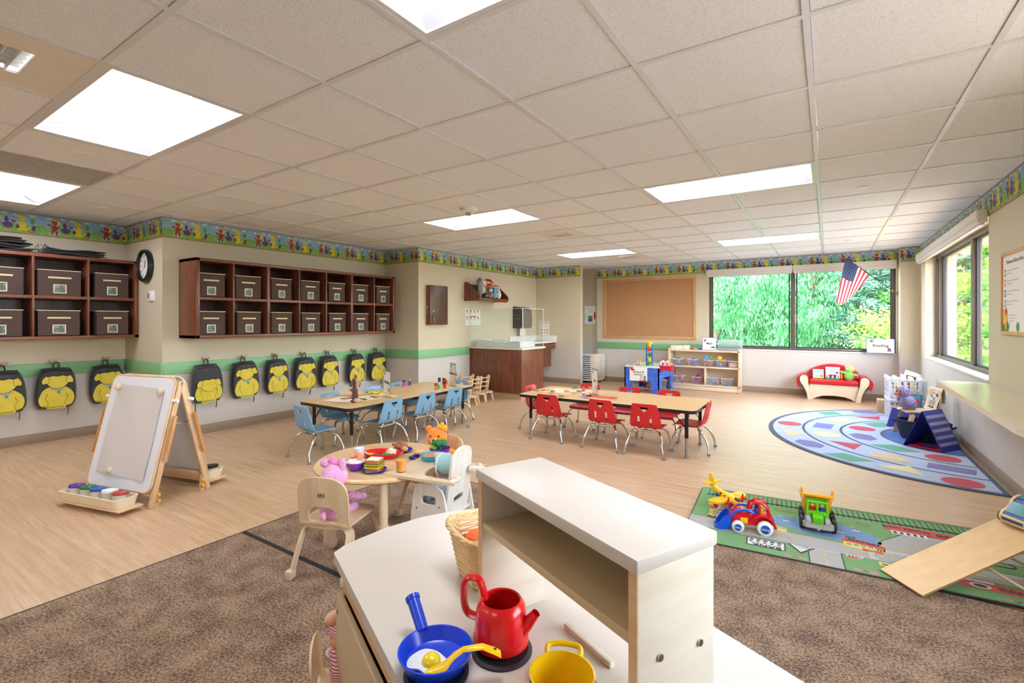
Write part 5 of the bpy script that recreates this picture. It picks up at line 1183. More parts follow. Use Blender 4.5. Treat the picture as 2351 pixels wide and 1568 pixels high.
# ------------------------------------------------------------------ rugs
def rugmat(name, c, var=.12):
    return M('rug '+name, c, .95, bump=.5, bscale=420, var=var, vscale=260, sheen=.2)
m_carpet = M('brown carpet', '#ab8e73', .97, bump=1.0, bscale=300, sheen=.1)
n_ = m_carpet.node_tree; b_ = n_.nodes['Principled BSDF']; tc_ = n_.nodes.new('ShaderNodeTexCoord')
t1 = n_.nodes.new('ShaderNodeTexNoise'); t1.inputs['Scale'].default_value = 105; t1.inputs['Detail'].default_value = 4; t1.inputs['Roughness'].default_value = .75; n_.links.new(tc_.outputs['Object'], t1.inputs[0])
t2 = n_.nodes.new('ShaderNodeTexNoise'); t2.inputs['Scale'].default_value = 9; t2.inputs['Detail'].default_value = 3; n_.links.new(tc_.outputs['Object'], t2.inputs[0])
mx_ = n_.nodes.new('ShaderNodeMix'); mx_.inputs[0].default_value = .22; n_.links.new(t1.outputs[0], mx_.inputs[2]); n_.links.new(t2.outputs[0], mx_.inputs[3])
r_ = n_.nodes.new('ShaderNodeValToRGB'); n_.links.new(mx_.outputs[0], r_.inputs[0]); r_.color_ramp.elements[0].position = .42; r_.color_ramp.elements[1].position = .58
r_.color_ramp.elements[0].color = (*lin('#60442e'), 1); r_.color_ramp.elements[1].color = (*lin('#cbaa86'), 1); n_.links.new(r_.outputs[0], b_.inputs['Base Color'])
m_bind = M('black rug binding', '#2c2a29', .8)
def area_rug(label, x0, x1, y0, y1):
    t = thing('area_rug', label, 'rug', (0, 0, 0)); mb = MB(); b = .014; mb.bb(x0+b, x1-b, y0+b, y1-b, .0005, .010); mb.build('pile', m_carpet, t)
    mb = MB(); mb.bb(x0, x1, y0, y0+b, .0005, .0095, 0, .003); mb.bb(x0, x1, y1-b, y1, .0005, .0095, 0, .003); mb.bb(x0, x0+b, y0, y1, .0005, .0095, 0, .003); mb.bb(x1-b, x1, y0, y1, .0005, .0095, 0, .003); mb.build('binding', m_bind, t)
area_rug('brown speckled carpet rug with black edge in the near left foreground', -2.855, 1.08, -1.9, 1.468)
area_rug('brown speckled carpet rug under the round table, beyond the black seam', -2.855, 1.08, 1.470, 2.87)
# half-round circle time rug
RC = Vector((1.075, 6.46)); RX, RY = 1.665, 1.78
t = thing('circle_rug', 'pale blue half-round rug with bands of coloured shapes by the right wall', 'rug', (0, 0, 0))
def ring(f, n=72, dx=0): return [(RC.x-dx-(RX*f)*math.sin(R(180*i/n)), RC.y-(RY*f)*math.cos(R(180*i/n))) for i in range(n+1)]
m_pb = rugmat('pale blue', '#b9cbe6', .08); m_nv = rugmat('navy', '#3d4f6d'); m_cb = rugmat('centre blue', '#3f79c9', .2)
rcm = [m_pb, m_nv, m_cb, rugmat('green', '#5fae91'), rugmat('purple', '#7f78bb'), rugmat('pale yellow', '#ece8b2'), rugmat('red', '#c93d55'), rugmat('tan', '#e6cd9d')]
mb = MB(); mb.prism(ring(1)[::-1], .0005, .008, 1)
def rp(pts, mat, k): mb.poly([(x, y, .0084+.0003*k) for x, y in pts], mat)
def band(f0, f1, mat, k):
    a, b = ring(f0), ring(f1); z = .0084+.0003*k; n = len(a); o = [(x, y, z) for x, y in a]+[(x, y, z) for x, y in b]
    mb.add(o, [(i, n+i, n+i+1, i+1) for i in range(n-1)], mat)
band(0, .972, 0, 0); band(0, .35, 2, 1)
for f in (.79, .575, .355): band(f-.008, f+.008, 1, 2)
mb.add([(RC.x, RC.y-RY, .0105), (RC.x, RC.y+RY, .0105), (RC.x-.035, RC.y+RY*.99, .0105), (RC.x-.035, RC.y-RY*.99, .0105)], [(0, 1, 2, 3)], 1)
SHP = [('p', 3, 635, 573), ('h', 4, 950, 563), ('t', 5, 425, 612), ('c', 6, 280, 662), ('t', 7, 330, 745), ('h', 4, 455, 840), ('p', 3, 790, 960), ('t', 5, 1290, 1060), ('c', 6, 1810, 1185), ('t', 6, 1010, 615), ('h', 7, 715, 635), ('r', 4, 580, 683), ('c', 5, 610, 760), ('t', 6, 820, 850), ('h', 7, 1155, 960), ('r', 4, 1710, 1063),
       ('p', 3, 1065, 672), ('c', 6, 920, 707), ('h', 4, 930, 780), ('p', 3, 1205, 880), ('c', 6, 1635, 970), ('p', 3, 1330, 585), ('c', 6, 1420, 640)]
for s_, c, zx, zy in SHP:
    P = PZ(1740+zx/3.848, 800+zy/3.848, .009); v = Vector((P.x, P.y))-RC; a = math.atan2(v.y/RY, v.x/RX)+math.pi/2; q = .125
    base = {'p': [(-.17, -.10), (.10, -.10), (.17, .10), (-.10, .10)], 'h': [(-.17, 0), (-.09, -.10), (.09, -.10), (.17, 0), (.09, .10), (-.09, .10)], 't': [(-.17, -.10), (.17, -.10), (0, .12)], 'r': [(-.15, -.09), (.15, -.09), (.15, .09), (-.15, .09)], 'c': circ(28, .125)}[s_]
    rp([(P.x+x*math.cos(a)-y*math.sin(a), P.y+x*math.sin(a)+y*math.cos(a)) for x, y in base], c, 5)
mb.build('pile', rcm, t)
# road map rug
RA = R(4.6); RO = Vector((-.70, 2.775)); RW, RH = 1.72, .925
t = thing('road_rug', 'green road-map play rug with streets and lake beside the wooden ramp', 'rug', (RO.x, RO.y, 0), 4.6)
gm = [rugmat('grass', '#6fa45f', .15), rugmat('binding', '#3a3f3a'), rugmat('road', '#b4b2ac', .05), rugmat('road yellow', '#ead54c', .05), rugmat('lake', '#6f96c4', .12), rugmat('outline', '#2e3230', .05), rugmat('print red', '#d8483c', .05), rugmat('print white', '#e6e5df', .05), rugmat('orange', '#e9923a', .05), rugmat('bright grass', '#a6c860', .1)]
mb = MB(); mb.prism(rrect(RW, RH, .05, RW/2, RH/2), .0105, .0165, 1)
ZR = .0168
def L2(px, py): P = PZ(px, py, ZR); d = Vector((P.x, P.y))-RO; return (d.x*math.cos(RA)+d.y*math.sin(RA), -d.x*math.sin(RA)+d.y*math.cos(RA))
WY = [(-1, -1), (0, 0), (.12, .075), (.22, .175), (.33, .195), (.40, .27), (.48, .345), (.60, .45), (.77, .62), (.82, .70), (.86, .76), (.89, .89), (2, 2)]
def wy(y):
    for (a, b), (c, d) in zip(WY, WY[1:]):
        if y <= c: return b+(d-b)*(y-a)/(c-a)
def rz(pts, mat, k=0): mb.poly([(min(max(x, .004), RW-.004), min(max(wy(y), .004), RH-.004), ZR+.0003*k) for x, y in pts], mat)
def zc(pts): return [L2(1560+x/4.612, 1060+y/4.612) for x, y in pts]      # points measured in the enlarged view
def strip(pts, w_, mat, k):
    P = [Vector(p) for p in pts]; l, r_ = [], []
    for i, p in enumerate(P):
        d = (P[min(i+1, len(P)-1)]-P[max(i-1, 0)]).normalized(); nn = Vector((-d.y, d.x)); l.append(p+nn*w_/2); r_.append(p-nn*w_/2)
    for i in range(len(P)-1): rz([l[i], r_[i], r_[i+1], l[i+1]][::-1] if (l[i]-r_[i]).cross(r_[i+1]-r_[i]) < 0 else [l[i], r_[i], r_[i+1], l[i+1]], mat, k)
def dashes(a, b, w_, n, mat, k, fr=.5):
    a, b = Vector(a), Vector(b)
    for i in range(n): strip([a.lerp(b, (i+.25)/n), a.lerp(b, (i+.25+fr)/n)], w_, mat, k)
mb.poly([(x, y, ZR) for x, y in rrect(RW-.016, RH-.016, .045, RW/2, RH/2)], 0)
# railway along the far edge
for yy in (RH-.03, RH-.06): strip([(.05, yy), (RW-.05, yy)], .005, 5, 2)
for i in range(58): strip([(.06+i*.028, RH-.068), (.06+i*.028, RH-.022)], .005, 5, 2)
# main street and side streets
st0, st1 = Vector((.0, .40)), Vector((RW, .36))
strip([(.0, .415), (.55, .40), (1.0, .375), (RW, .37)], .175, 5, 1); strip([(.0, .415), (.55, .40), (1.0, .375), (RW, .37)], .163, 2, 2)
strip([(.70, 0), (.70, .36)], .155, 5, 1); strip([(.70, .0), (.70, .37)], .143, 2, 3)
strip([(1.02, .36), (1.05, .55), (1.16, .70), (1.40, .70), (RW, .68)], .19, 5, 1); strip([(1.02, .36), (1.05, .55), (1.16, .70), (1.40, .70), (RW, .68)], .178, 2, 3)
strip([(.28, .40), (.28, .62)], .11, 2, 3); strip([(1.55, 0), (1.55, .4)], .13, 5, 1); strip([(1.55, 0), (1.55, .4)], .12, 2, 3)
for i in range(12): mb_ = 0; strip([(.635+i*.012, .255), (.635+i*.012, .29)], .006, 7, 6); strip([(.95+i*.013, .44), (.95+i*.013, .475)], .006, 7, 6); strip([(.90, .30+i*.012), (.935, .30+i*.012)], .006, 7, 6)
dashes((.02, .415), (.60, .40), .008, 10, 3, 6); dashes((.78, .385), (1.7, .368), .008, 14, 3, 6); dashes((.70, .02), (.70, .24), .008, 5, 3, 6); dashes((1.05, .5), (1.18, .69), .009, 5, 3, 6); dashes((1.2, .70), (1.7, .68), .009, 8, 3, 6)
strip([(.30, .43), (.52, .42)], .007, 3, 6); strip([(.30, .445), (.50, .436)], .005, 3, 6)
# lake
lk = cmul([(.42, .70), (.50, .73), (.60, .76), (.75, .77), (.88, .74), (.97, .66), (.98, .56), (.92, .49), (.80, .49), (.66, .52), (.56, .56), (.47, .62)], 5)
rz(lk, 4, 3)
for i in range(44):
    x, y = lk[i % len(lk)]; a = i*1.7; strip([(x, y), (x+.03*math.cos(a), y+.03*math.sin(a))], .006, 9, 4)
for x, y in ((.62, .72), (.80, .64), (.88, .70), (.53, .67)): rz(blob(x, y, .022, .008), 7, 5); rz([(x, y+.004), (x+.012, y+.004), (x+.004, y+.022)], 6, 6)
# yellow framed lot, bank, house, factory, station, bus, stop sign
rz([(.10, .52), (.36, .52), (.36, .66), (.10, .66)], 3, 4); rz([(.125, .535), (.335, .535), (.335, .645), (.125, .645)], 2, 5)
rz([(.10, .67), (.30, .67), (.30, .72), (.10, .72)], 6, 4); rz([(.13, .675), (.22, .675), (.22, .705), (.13, .705)], 7, 5); rz([(.08, .72), (.34, .72), (.34, .755), (.08, .755)], 3, 5); dashes((.10, .738), (.33, .738), .014, 12, 5, 6)
rz([(.33, .22), (.52, .22), (.52, .12), (.33, .12)], 5, 4); rz([(.337, .213), (.513, .213), (.513, .127), (.337, .127)], 7, 5)
for i in range(5): rz([(.345+i*.034, .19), (.365+i*.034, .19), (.365+i*.034, .208), (.345+i*.034, .208)], 5, 6); rz([(.345+i*.034, .165), (.36+i*.034, .165), (.36+i*.034, .18), (.345+i*.034, .18)], 5, 6)
rz([(.53, .30), (.66, .27), (.59, .13)], 5, 4); rz([(.543, .288), (.645, .262), (.59, .15)], 7, 5)
for i in range(4): strip([(.56, .26-i*.025), (.63-.01*i, .25-i*.025)], .003, 5, 6)
rz([(.38, .53), (.53, .50), (.53, .545), (.45, .575), (.38, .565)], 2, 4); rz([(.40, .50), (.44, .49), (.44, .53), (.40, .54)], 3, 5); rz([(.48, .48), (.53, .47), (.53, .51), (.48, .52)], 3, 5)
rz([(.79, .50), (.99, .46), (.99, .52), (.90, .56), (.81, .565)], 6, 5); rz([(.80, .43), (.98, .41), (.98, .475), (.80, .505)], 3, 6)
for i in range(5): rz([(.815+i*.032, .46), (.835+i*.032, .457), (.835+i*.032, .48), (.815+i*.032, .483)], 4, 7)
rz([(.88, .412), (.91, .41), (.91, .44), (.88, .442)], 6, 7); rz([(.93, .408), (.97, .405), (.97, .435), (.93, .438)], 6, 7)
for i in range(4): rz([(.82+.012*i, .565), (.828+.012*i, .565), (.826+.012*i, .60), (.82+.012*i, .60)], 5, 6)
rz([(1.03, .80), (1.62, .775), (1.62, .83), (1.06, .855)], 6, 5); rz([(1.06, .765), (1.22, .76), (1.22, .80), (1.06, .805)], 7, 4)
for i in range(5): rz([(1.07+i*.03, .77), (1.085+i*.03, .77), (1.085+i*.03, .79), (1.07+i*.03, .79)], 5, 6)
rz(blob(.83, .225, .04, .03, 8, .39), 7, 4); rz(blob(.83, .225, .036, .026, 8, .39), 6, 5)
rz([(.93, .235), (1.12, .215), (1.12, .16), (.93, .18)], 3, 4); rz([(.94, .205), (1.06, .19), (1.06, .18), (.94, .195)], 5, 5); rz([(.94, .225), (1.0, .219), (1.0, .207), (.94, .213)], 7, 5); rz(blob(1.03, .15, .09, .018), 2, 3)
rz([(1.20, .215), (1.46, .20), (1.46, .13), (1.20, .145)], 6, 5); rz([(1.22, .27), (1.36, .26), (1.36, .205), (1.22, .215)], 7, 4); rz(blob(1.30, .17, .04, .026), 7, 6); rz(blob(1.30, .17, .026, .016), 5, 7)
rz(cmul([(1.20, .55), (1.35, .55), (1.5, .54), (1.5, .60), (1.35, .61), (1.22, .60)], 3), 5, 4); rz(cmul([(1.21, .558), (1.35, .56), (1.49, .55), (1.49, .59), (1.35, .60), (1.225, .592)], 3), 0, 5)
for x, y in ((.56, .05), (.86, .05), (1.40, .05)):
    for s_ in (-1, 1): strip([(x-.05, y-.018*s_), (x+.05, y+.018*s_)], .016, 7, 4); strip([(x-.05, y-.018*s_), (x+.05, y+.018*s_)], .009, 6, 5)
for x, y in ((.50, .80), (.58, .81), (.15, .80), (.62, .21), (1.60, .12), (.93, .80)):
    for k in range(5): a = R(20+k*35); strip([(x, y), (x+.035*math.cos(a), y+.022*math.sin(a))], .007, 5, 4); strip([(x, y), (x+.03*math.cos(a), y+.018*math.sin(a))], .004, 9, 5)
mb.build('pile', gm, t)
m_rk = gm[5]
def rt(s, sz, x, y, rzv=0, m=None, sx=1): text(s, sz, m or m_rk, t, TR(x, wy(y), ZR+.0036, rz=rzv), 'lettering', ext=.0002, bold=.0008, sx=sx)
rt('NO', .045, .15, .505, -3, sx=1.4); rt('BANK', .045, .43, .135, 180, sx=1.2); rt('FACTORY', .032, .895, .528, -10); rt('STOP', .034, .83, .225, -4, gm[7]); rt('BOAT RENTAL', .034, 1.14, .825, -3); rt('GAS-N-GO', .046, 1.38, .812, -2); rt('FIRE', .04, 1.4, .168, 180, sx=1.1)
# ------------------------------------------------------------------ toys on the road rug
ty, tr_, tb, tw, tg_, tor = M('toy yellow gloss', '#f6c416', .22), M('toy red gloss', '#dc1422', .2), M('toy blue gloss', '#1252d6', .22), M('toy white', '#f0f2f2', .25), M('toy lime', '#63cc17', .25), M('toy orange', '#f5a712', .25)
tgy = M('toy grey', '#a6a7a3', .3); m_hub = M('hub blue', '#1a4fa0', .35)
ZT = .0172
def wheel(mb, x, y, z, r, w_, mat=0):  # axle along y
    mb.lathe([(0, -w_/2), (r*.7, -w_/2), (r, -w_*.25), (r, w_*.25), (r*.7, w_/2), (0, w_/2)], 24, mat, TR(x, y, z, rx=90))
# digger: front points along -x
P = PZ(1712, 1232, 0); t = thing('toy_digger', 'red toy tractor with big blue front shovel on the road rug', 'toy vehicle', (-.395, 3.08, ZT), 12)
mb = MB(); mb.prism(cmul([(-.085, .045), (-.10, .075), (-.08, .10), (-.02, .105), (.01, .10), (.115, .10), (.115, .045)], 3), -.032, .032, 0, UP, True); mb.ell((-.055, 0, .105), (.035, .022, .02)); mb.ell((-.065, 0, .125), (.011, .011, .014)); mb.build('bonnet', tr_, t)
mb = MB()
for s_ in (-1, 1):
    mb.tube(smooth_pts([(.0, s_*.034, .10), (.01, s_*.032, .145), (.04, s_*.028, .17), (.08, s_*.028, .165), (.105, s_*.032, .135), (.112, s_*.036, .09)], 5), .007, 8)
    mb.tube(smooth_pts([(.062, s_*.036, .10), (.06, s_*.033, .14), (.055, s_*.028, .17)], 4), .006, 8)
    mb.tube(smooth_pts([(.02, s_*.045, .07), (.04, s_*.05, .095), (.08, s_*.05, .105), (.12, s_*.05, .085), (.14, s_*.05, .045)], 5), .013, 8, sq=.55)
for x in (.04, .08): mb.tube([(x, -.03, .168), (x, .03, .168)], .008, 8)
mb.box((.06, 0, .17), (.05, .05, .008), 0, .003); mb.build('cab', tr_, t)
mb = MB(); mb.box((.0, 0, .043), (.20, .05, .02), 0, .005); mb.box((-.02, 0, .06), (.04, .07, .035), 0, .004); mb.box((.075, 0, .115), (.02, .035, .05), 0, .006); mb.box((-.06, 0, .06), (.03, .045, .03), 0, .004); mb.build('chassis', ty, t)
for x, r in ((.085, .041), (-.055, .033)):
    for s_ in (-1, 1):
        mb = MB(); wheel(mb, x, s_*.062, r, r, .034); wo = mb.build('wheel', tw, t)
        mb = MB(); wheel(mb, x, s_*.0775, r, r*.6, .006); hb_ = mb.build('hub', m_hub, wo)
        text('Viking', r*.42, tw, wo, TR(x, s_*.0812, r) @ (UP if s_ < 0 else TR(rz=180) @ UP), 'lettering')
mb = MB()
for s_ in (-1, 1): mb.tube(smooth_pts([(.03, s_*.042, .112), (-.0, s_*.045, .125), (-.05, s_*.045, .12), (-.09, s_*.045, .085), (-.11, s_*.045, .05)], 5), .0085, 8)
mb.tube([(-.075, -.045, .10), (-.075, .045, .10)], .008, 8); mb.build('loader_arm', tb, t)
mb = MB(); bp = cmul([(-.105, .085), (-.13, .075), (-.15, .045), (-.17, .005), (-.12, .002), (-.095, .02), (-.09, .05)], 4)
mb.prism(bp, .052, .056, 0, UP); mb.prism(bp, -.056, -.052, 0, UP)
bk = smooth_pts([(-.105, 0, .085), (-.088, 0, .05), (-.10, 0, .018), (-.13, 0, .004), (-.172, 0, .003)], 5)
for a, b in zip(bk, bk[1:]): mb.add([(a.x, -.054, a.z), (a.x, .054, a.z), (b.x, .054, b.z), (b.x, -.054, b.z)], [(0, 1, 2, 3)], 0, None, True); mb.add([(a.x-.002, -.054, a.z-.003), (a.x-.002, .054, a.z-.003), (b.x-.002, .054, b.z-.003), (b.x-.002, -.054, b.z-.003)], [(3, 2, 1, 0)], 0, None, True)
for k in range(7): mb.prism([(-.052+k*.015, 0), (-.042+k*.015, 0), (-.047+k*.015, .011)], 0, .003, 0, TR(-.170, 0, .002, rz=90))
mb.build('shovel', tb, t)
mb = MB(); mb.lathe([(0, .10), (.014, .10), (.013, .125), (.008, .132), (0, .132)], 12, T=TR(.045, 0, 0)); mb.ell((.045, 0, .14), (.011, .011, .012)); mb.build('driver', m_hub, t)
# plane
t = thing('toy_plane', 'yellow toy aeroplane with blue belly and red propellers behind the tractor', 'toy vehicle', (-.545, 3.365, ZT), -28)
mb = MB(); mb.tube(smooth_pts([(-.135, 0, .125), (-.10, 0, .10), (-.04, 0, .078), (.03, 0, .062), (.08, 0, .048), (.105, 0, .035)], 5), [.006]+[.014+.0009*k for k in range(10)]+[.026]*8+[.024, .022, .019, .016, .012, .008, .004], 16)
mb.prism(cmul([(-.135, .11), (-.15, .17), (-.135, .185), (-.12, .175), (-.105, .12)], 3), -.005, .005, 0, UP, True); mb.prism(cmul([(-.115, -.07), (-.135, -.075), (-.14, 0), (-.135, .075), (-.115, .07), (-.105, 0)], 3), .128, .136, 0, None, True)
mb.prism(cmul([(.045, -.02), (.035, -.13), (.005, -.155), (-.035, -.15), (-.035, -.02), (-.035, .02), (-.035, .15), (.005, .155), (.035, .13), (.045, .02)], 3), .058, .070, 0, None, True)
for s_ in (-1, 1): mb.tube([(-.01, s_*.075, .066), (.045, s_*.075, .064)], [.014, .012], 10)
mb.build('fuselage', ty, t)
mb = MB(); mb.tube(smooth_pts([(-.09, 0, .075), (-.03, 0, .052), (.04, 0, .036), (.09, 0, .026)], 5), [.005]+[.022]*8+[.024]*4+[.018, .012, .006], 12); mb.build('belly', m_hub, t)
mb = MB(); mb.ell((.062, 0, .068), (.03, .019, .016)); mb.build('cockpit', M('dark window', '#5b1d1c', .15), t)
for s_ in (-1, 1):
    mb = MB()
    for k in range(3): a = R(90+120*k+20*s_); mb.ell((.054, s_*.075+.018*math.cos(a), .064+.018*math.sin(a)), (.003, .012*abs(math.cos(a))+.006, .012*abs(math.sin(a))+.006), n=8, m=6)
    mb.ell((.058, s_*.075, .064), (.006, .005, .005)); mb.build('propeller', tr_, t)
    mb = MB(); wheel(mb, -.02, s_*.085, .028, .028, .022); wo = mb.build('wheel', tw, t); mb = MB(); wheel(mb, -.02, s_*.0965, .028, .018, .004); mb.build('hub', tr_, wo)
mb = MB()
for x in (-.03, 0):
    for s_ in (-1, 1): mb.ell((x-.01, s_*.0225, .085-(x+.03)*.3), (.008, .004, .008), n=10, m=6)
mb.build('porthole', M('dark window', '#5b1d1c'), t)
# dump truck, front towards the camera (-y)
t = thing('toy_dump_truck', 'green and grey toy dump truck with orange tipper facing the camera', 'toy vehicle', (-.055, 3.345, ZT), 4)
mb = MB(); mb.prism(cmul([(-.066, -.115), (.066, -.115), (.07, -.08), (.062, .02), (.062, .14), (-.062, .14), (-.062, .02), (-.07, -.08)], 2), .028, .055, 0); mb.box((-.046, -.075, .062), (.03, .085, .034), 0, .012); mb.box((.046, -.075, .062), (.03, .085, .034), 0, .012); mb.box((0, -.12, .038), (.13, .014, .018), 0, .005); mb.ell((0, -.128, .032), (.009, .006, .009)); mb.build('chassis', tgy, t)
mb = MB(); mb.box((0, -.075, .072), (.055, .085, .05), 0, .01); 
for k in range(7): mb.box((-.021+.007*k, -.1185, .07), (.0025, .002, .034), 0)
mb.build('bonnet', tg_, t)
mb = MB(); z0, z1 = .085, .15
for x in (-.052, 0, .052): mb.tube([(x, -.035, z0), (x*.92, -.022, z1)], .006, 8)
for x in (-.052, .052): mb.tube([(x, .03, z0), (x*.92, .03, z1)], .006, 8); mb.tube([(x*.92, -.022, z1), (x*.92, .03, z1)], .006, 8)
mb.tube([(-.048, -.022, z1), (.048, -.022, z1)], .007, 8); mb.tube([(-.048, .03, z1), (.048, .03, z1)], .007, 8); mb.box((0, 0, .085), (.115, .075, .025), 0, .006); mb.build('cab', tg_, t)
for k, (x, m_) in enumerate(((-.025, tr_), (.025, m_hub))):
    mb = MB(); mb.lathe([(0, .09), (.016, .09), (.015, .115), (0, .12)], 12, T=TR(x, -.005, 0)); f_ = mb.build('figure', m_, t); mb = MB(); mb.ell((x, -.005, .129), (.013, .013, .013)); mb.build('head', M('toy skin', '#e9b98a', .4), f_)
mb = MB(); mb.prism([(-.07, .04), (.07, .04), (.075, .16), (-.075, .16)], .075, .085, 0)
for s_ in (-1, 1): mb.add([(s_*.06, .03, .08), (s_*.07, .16, .08), (s_*.09, .17, .165), (s_*.078, .03, .175), (s_*.064, .03, .08), (s_*.074, .16, .08), (s_*.094, .17, .165), (s_*.082, .03, .175)], [(0, 1, 2, 3), (7, 6, 5, 4), (3, 2, 6, 7), (0, 3, 7, 4), (1, 5, 6, 2)], 0)
mb.box((0, .035, .13), (.14, .006, .09), 0, .002); mb.box((0, .02, .178), (.17, .04, .014), 0, .005)
for s_ in (-1, 1): mb.box((s_*.078, .03, .195), (.012, .03, .04), 0, .004)
mb.build('tipper', tor, t)
for s_ in (-1, 1):
    for y in (-.06, .03, .105): mb = MB(); wheel(mb, 0, 0, 0, .036, .026); mb.build('wheel', m_black, t, T=TR(s_*.08, y, .036, rz=90))
# ------------------------------------------------------------------ ramp, block and car
m_ply = M('ramp plywood', '#e3c18d', .4, var=.05, vscale=3, stretch=(3, 8, 8)); m_plye = M('ramp plywood edge', '#b98f5f', .5)
A0, B0 = PZ(2022, 1310, .02), PZ(2113, 1374, .012); TD = Vector((.52, .275, 0))
C0 = PZ(2302, 1188, .255); D0 = C0+(B0-A0)
ax = (C0-A0); ux = ax.normalized(); uy = (B0-A0); uy = (uy-ux*uy.dot(ux)); wR = uy.length; uy.normalize(); uz = ux.cross(uy)
if uz.z < 0: uz = -uz
T_ = Matrix((( ux.x, -uy.x, uz.x, A0.x), (ux.y, -uy.y, uz.y, A0.y), (ux.z, -uy.z, uz.z, A0.z), (0, 0, 0, 1)))
t = thing('toy_ramp', 'plywood toy ramp leaning down onto the road rug at the right edge', 'ramp'); loc, q_, s_ = T_.decompose(); t.location = loc; t.rotation_euler = q_.to_euler()
LR = ax.length+.12
mb = MB(); mb.prism([(0, 0), (LR, 0), (LR, -wR), (0, -wR)][::-1], 0, .009, 0, None, False, 1); mb.build('deck', [m_ply, m_plye], t)
t = thing('toy_block', 'hollow birch block standing under the high end of the ramp', 'block', (.93, 3.16, .0172), 28)
mb = MB()
for b_ in ((-.14, .14, -.07, -.058, 0, .2), (-.14, .14, .058, .07, 0, .2), (-.14, -.128, -.058, .058, 0, .2), (.128, .14, -.058, .058, 0, .2)): mb.bb(*b_)
mb.build('walls', m_birch, t)
for k, (a, b) in enumerate((((2262, 1300), (2351, 1353)), ((2320, 1280), (2351, 1295)))):
    p, q_ = PZ(*a, .10-.02*k), PZ(b[0]+25, b[1]+14, .03); mb = MB(); mb.cyl(p, q_, .007, n=12); o = mb.build('ramp_dowel', m_birch); tag(o, 'pale wooden dowel leaning under the ramp, '+('nearer the camera' if k == 0 else 'farther one'), 'dowel', 'dowels under the ramp')
cM = T_ @ TR(ax.length+.02, -.10, .009)
t = thing('toy_car', 'blue toy car with bent wood sides parked at the top of the ramp', 'toy vehicle'); loc, q_, s_ = cM.decompose(); t.location = loc; t.rotation_euler = q_.to_euler()
side = cmul([(-.075, .02), (-.082, .045), (-.06, .065), (-.02, .075), (.01, .10), (.05, .105), (.085, .08), (.09, .03), (.07, .018), (-.05, .015)], 3)
for s_ in (-1, 1):
    mb = MB(); mb.prism(side, s_*.052-.005, s_*.052+.005, 0, UP, True); mb.build('side_panel', m_plye if False else M('bent birch', '#ecd09c', .4), t)
    mb = MB(); mb.prism([((x-.003)*.86+.003, (z-.055)*.8+.055) for x, z in side], s_*.058-.001, s_*.058+.001, 0, UP); mb.build('side_inlay', M('car blue', '#1d4f96', .35), t)
    for x in (-.045, .055):
        mb = MB(); wheel(mb, x, s_*.072, .024, .024, .022); wo = mb.build('wheel', M('tyre rubber', '#3a3431', .7), t); mb = MB(); wheel(mb, x, s_*.0835, .024, .015, .003); mb.build('hub', m_birch, wo)
mb = MB(); mb.prism([(x*.93, (z-.05)*.86+.05) for x, z in side], -.047, .047, 0, UP); mb.build('body', M('car blue', '#1d5fae', .3), t)
mb = MB(); mb.add([(-.055, -.045, .066), (-.055, .045, .066), (.0, .045, .096), (.0, -.045, .096)], [(0, 3, 2, 1)]); mb.bb(.035, .07, -.045, .045, .092, .1); mb.build('windscreen', M('teal glass', '#5f9c9c', .08), t)
mb = MB(); mb.bb(-.082, -.070, -.05, .05, .02, .028); mb.bb(-.082, -.070, -.05, .05, .05, .058); mb.build('bumper', M('bent birch', '#ecd09c'), t)
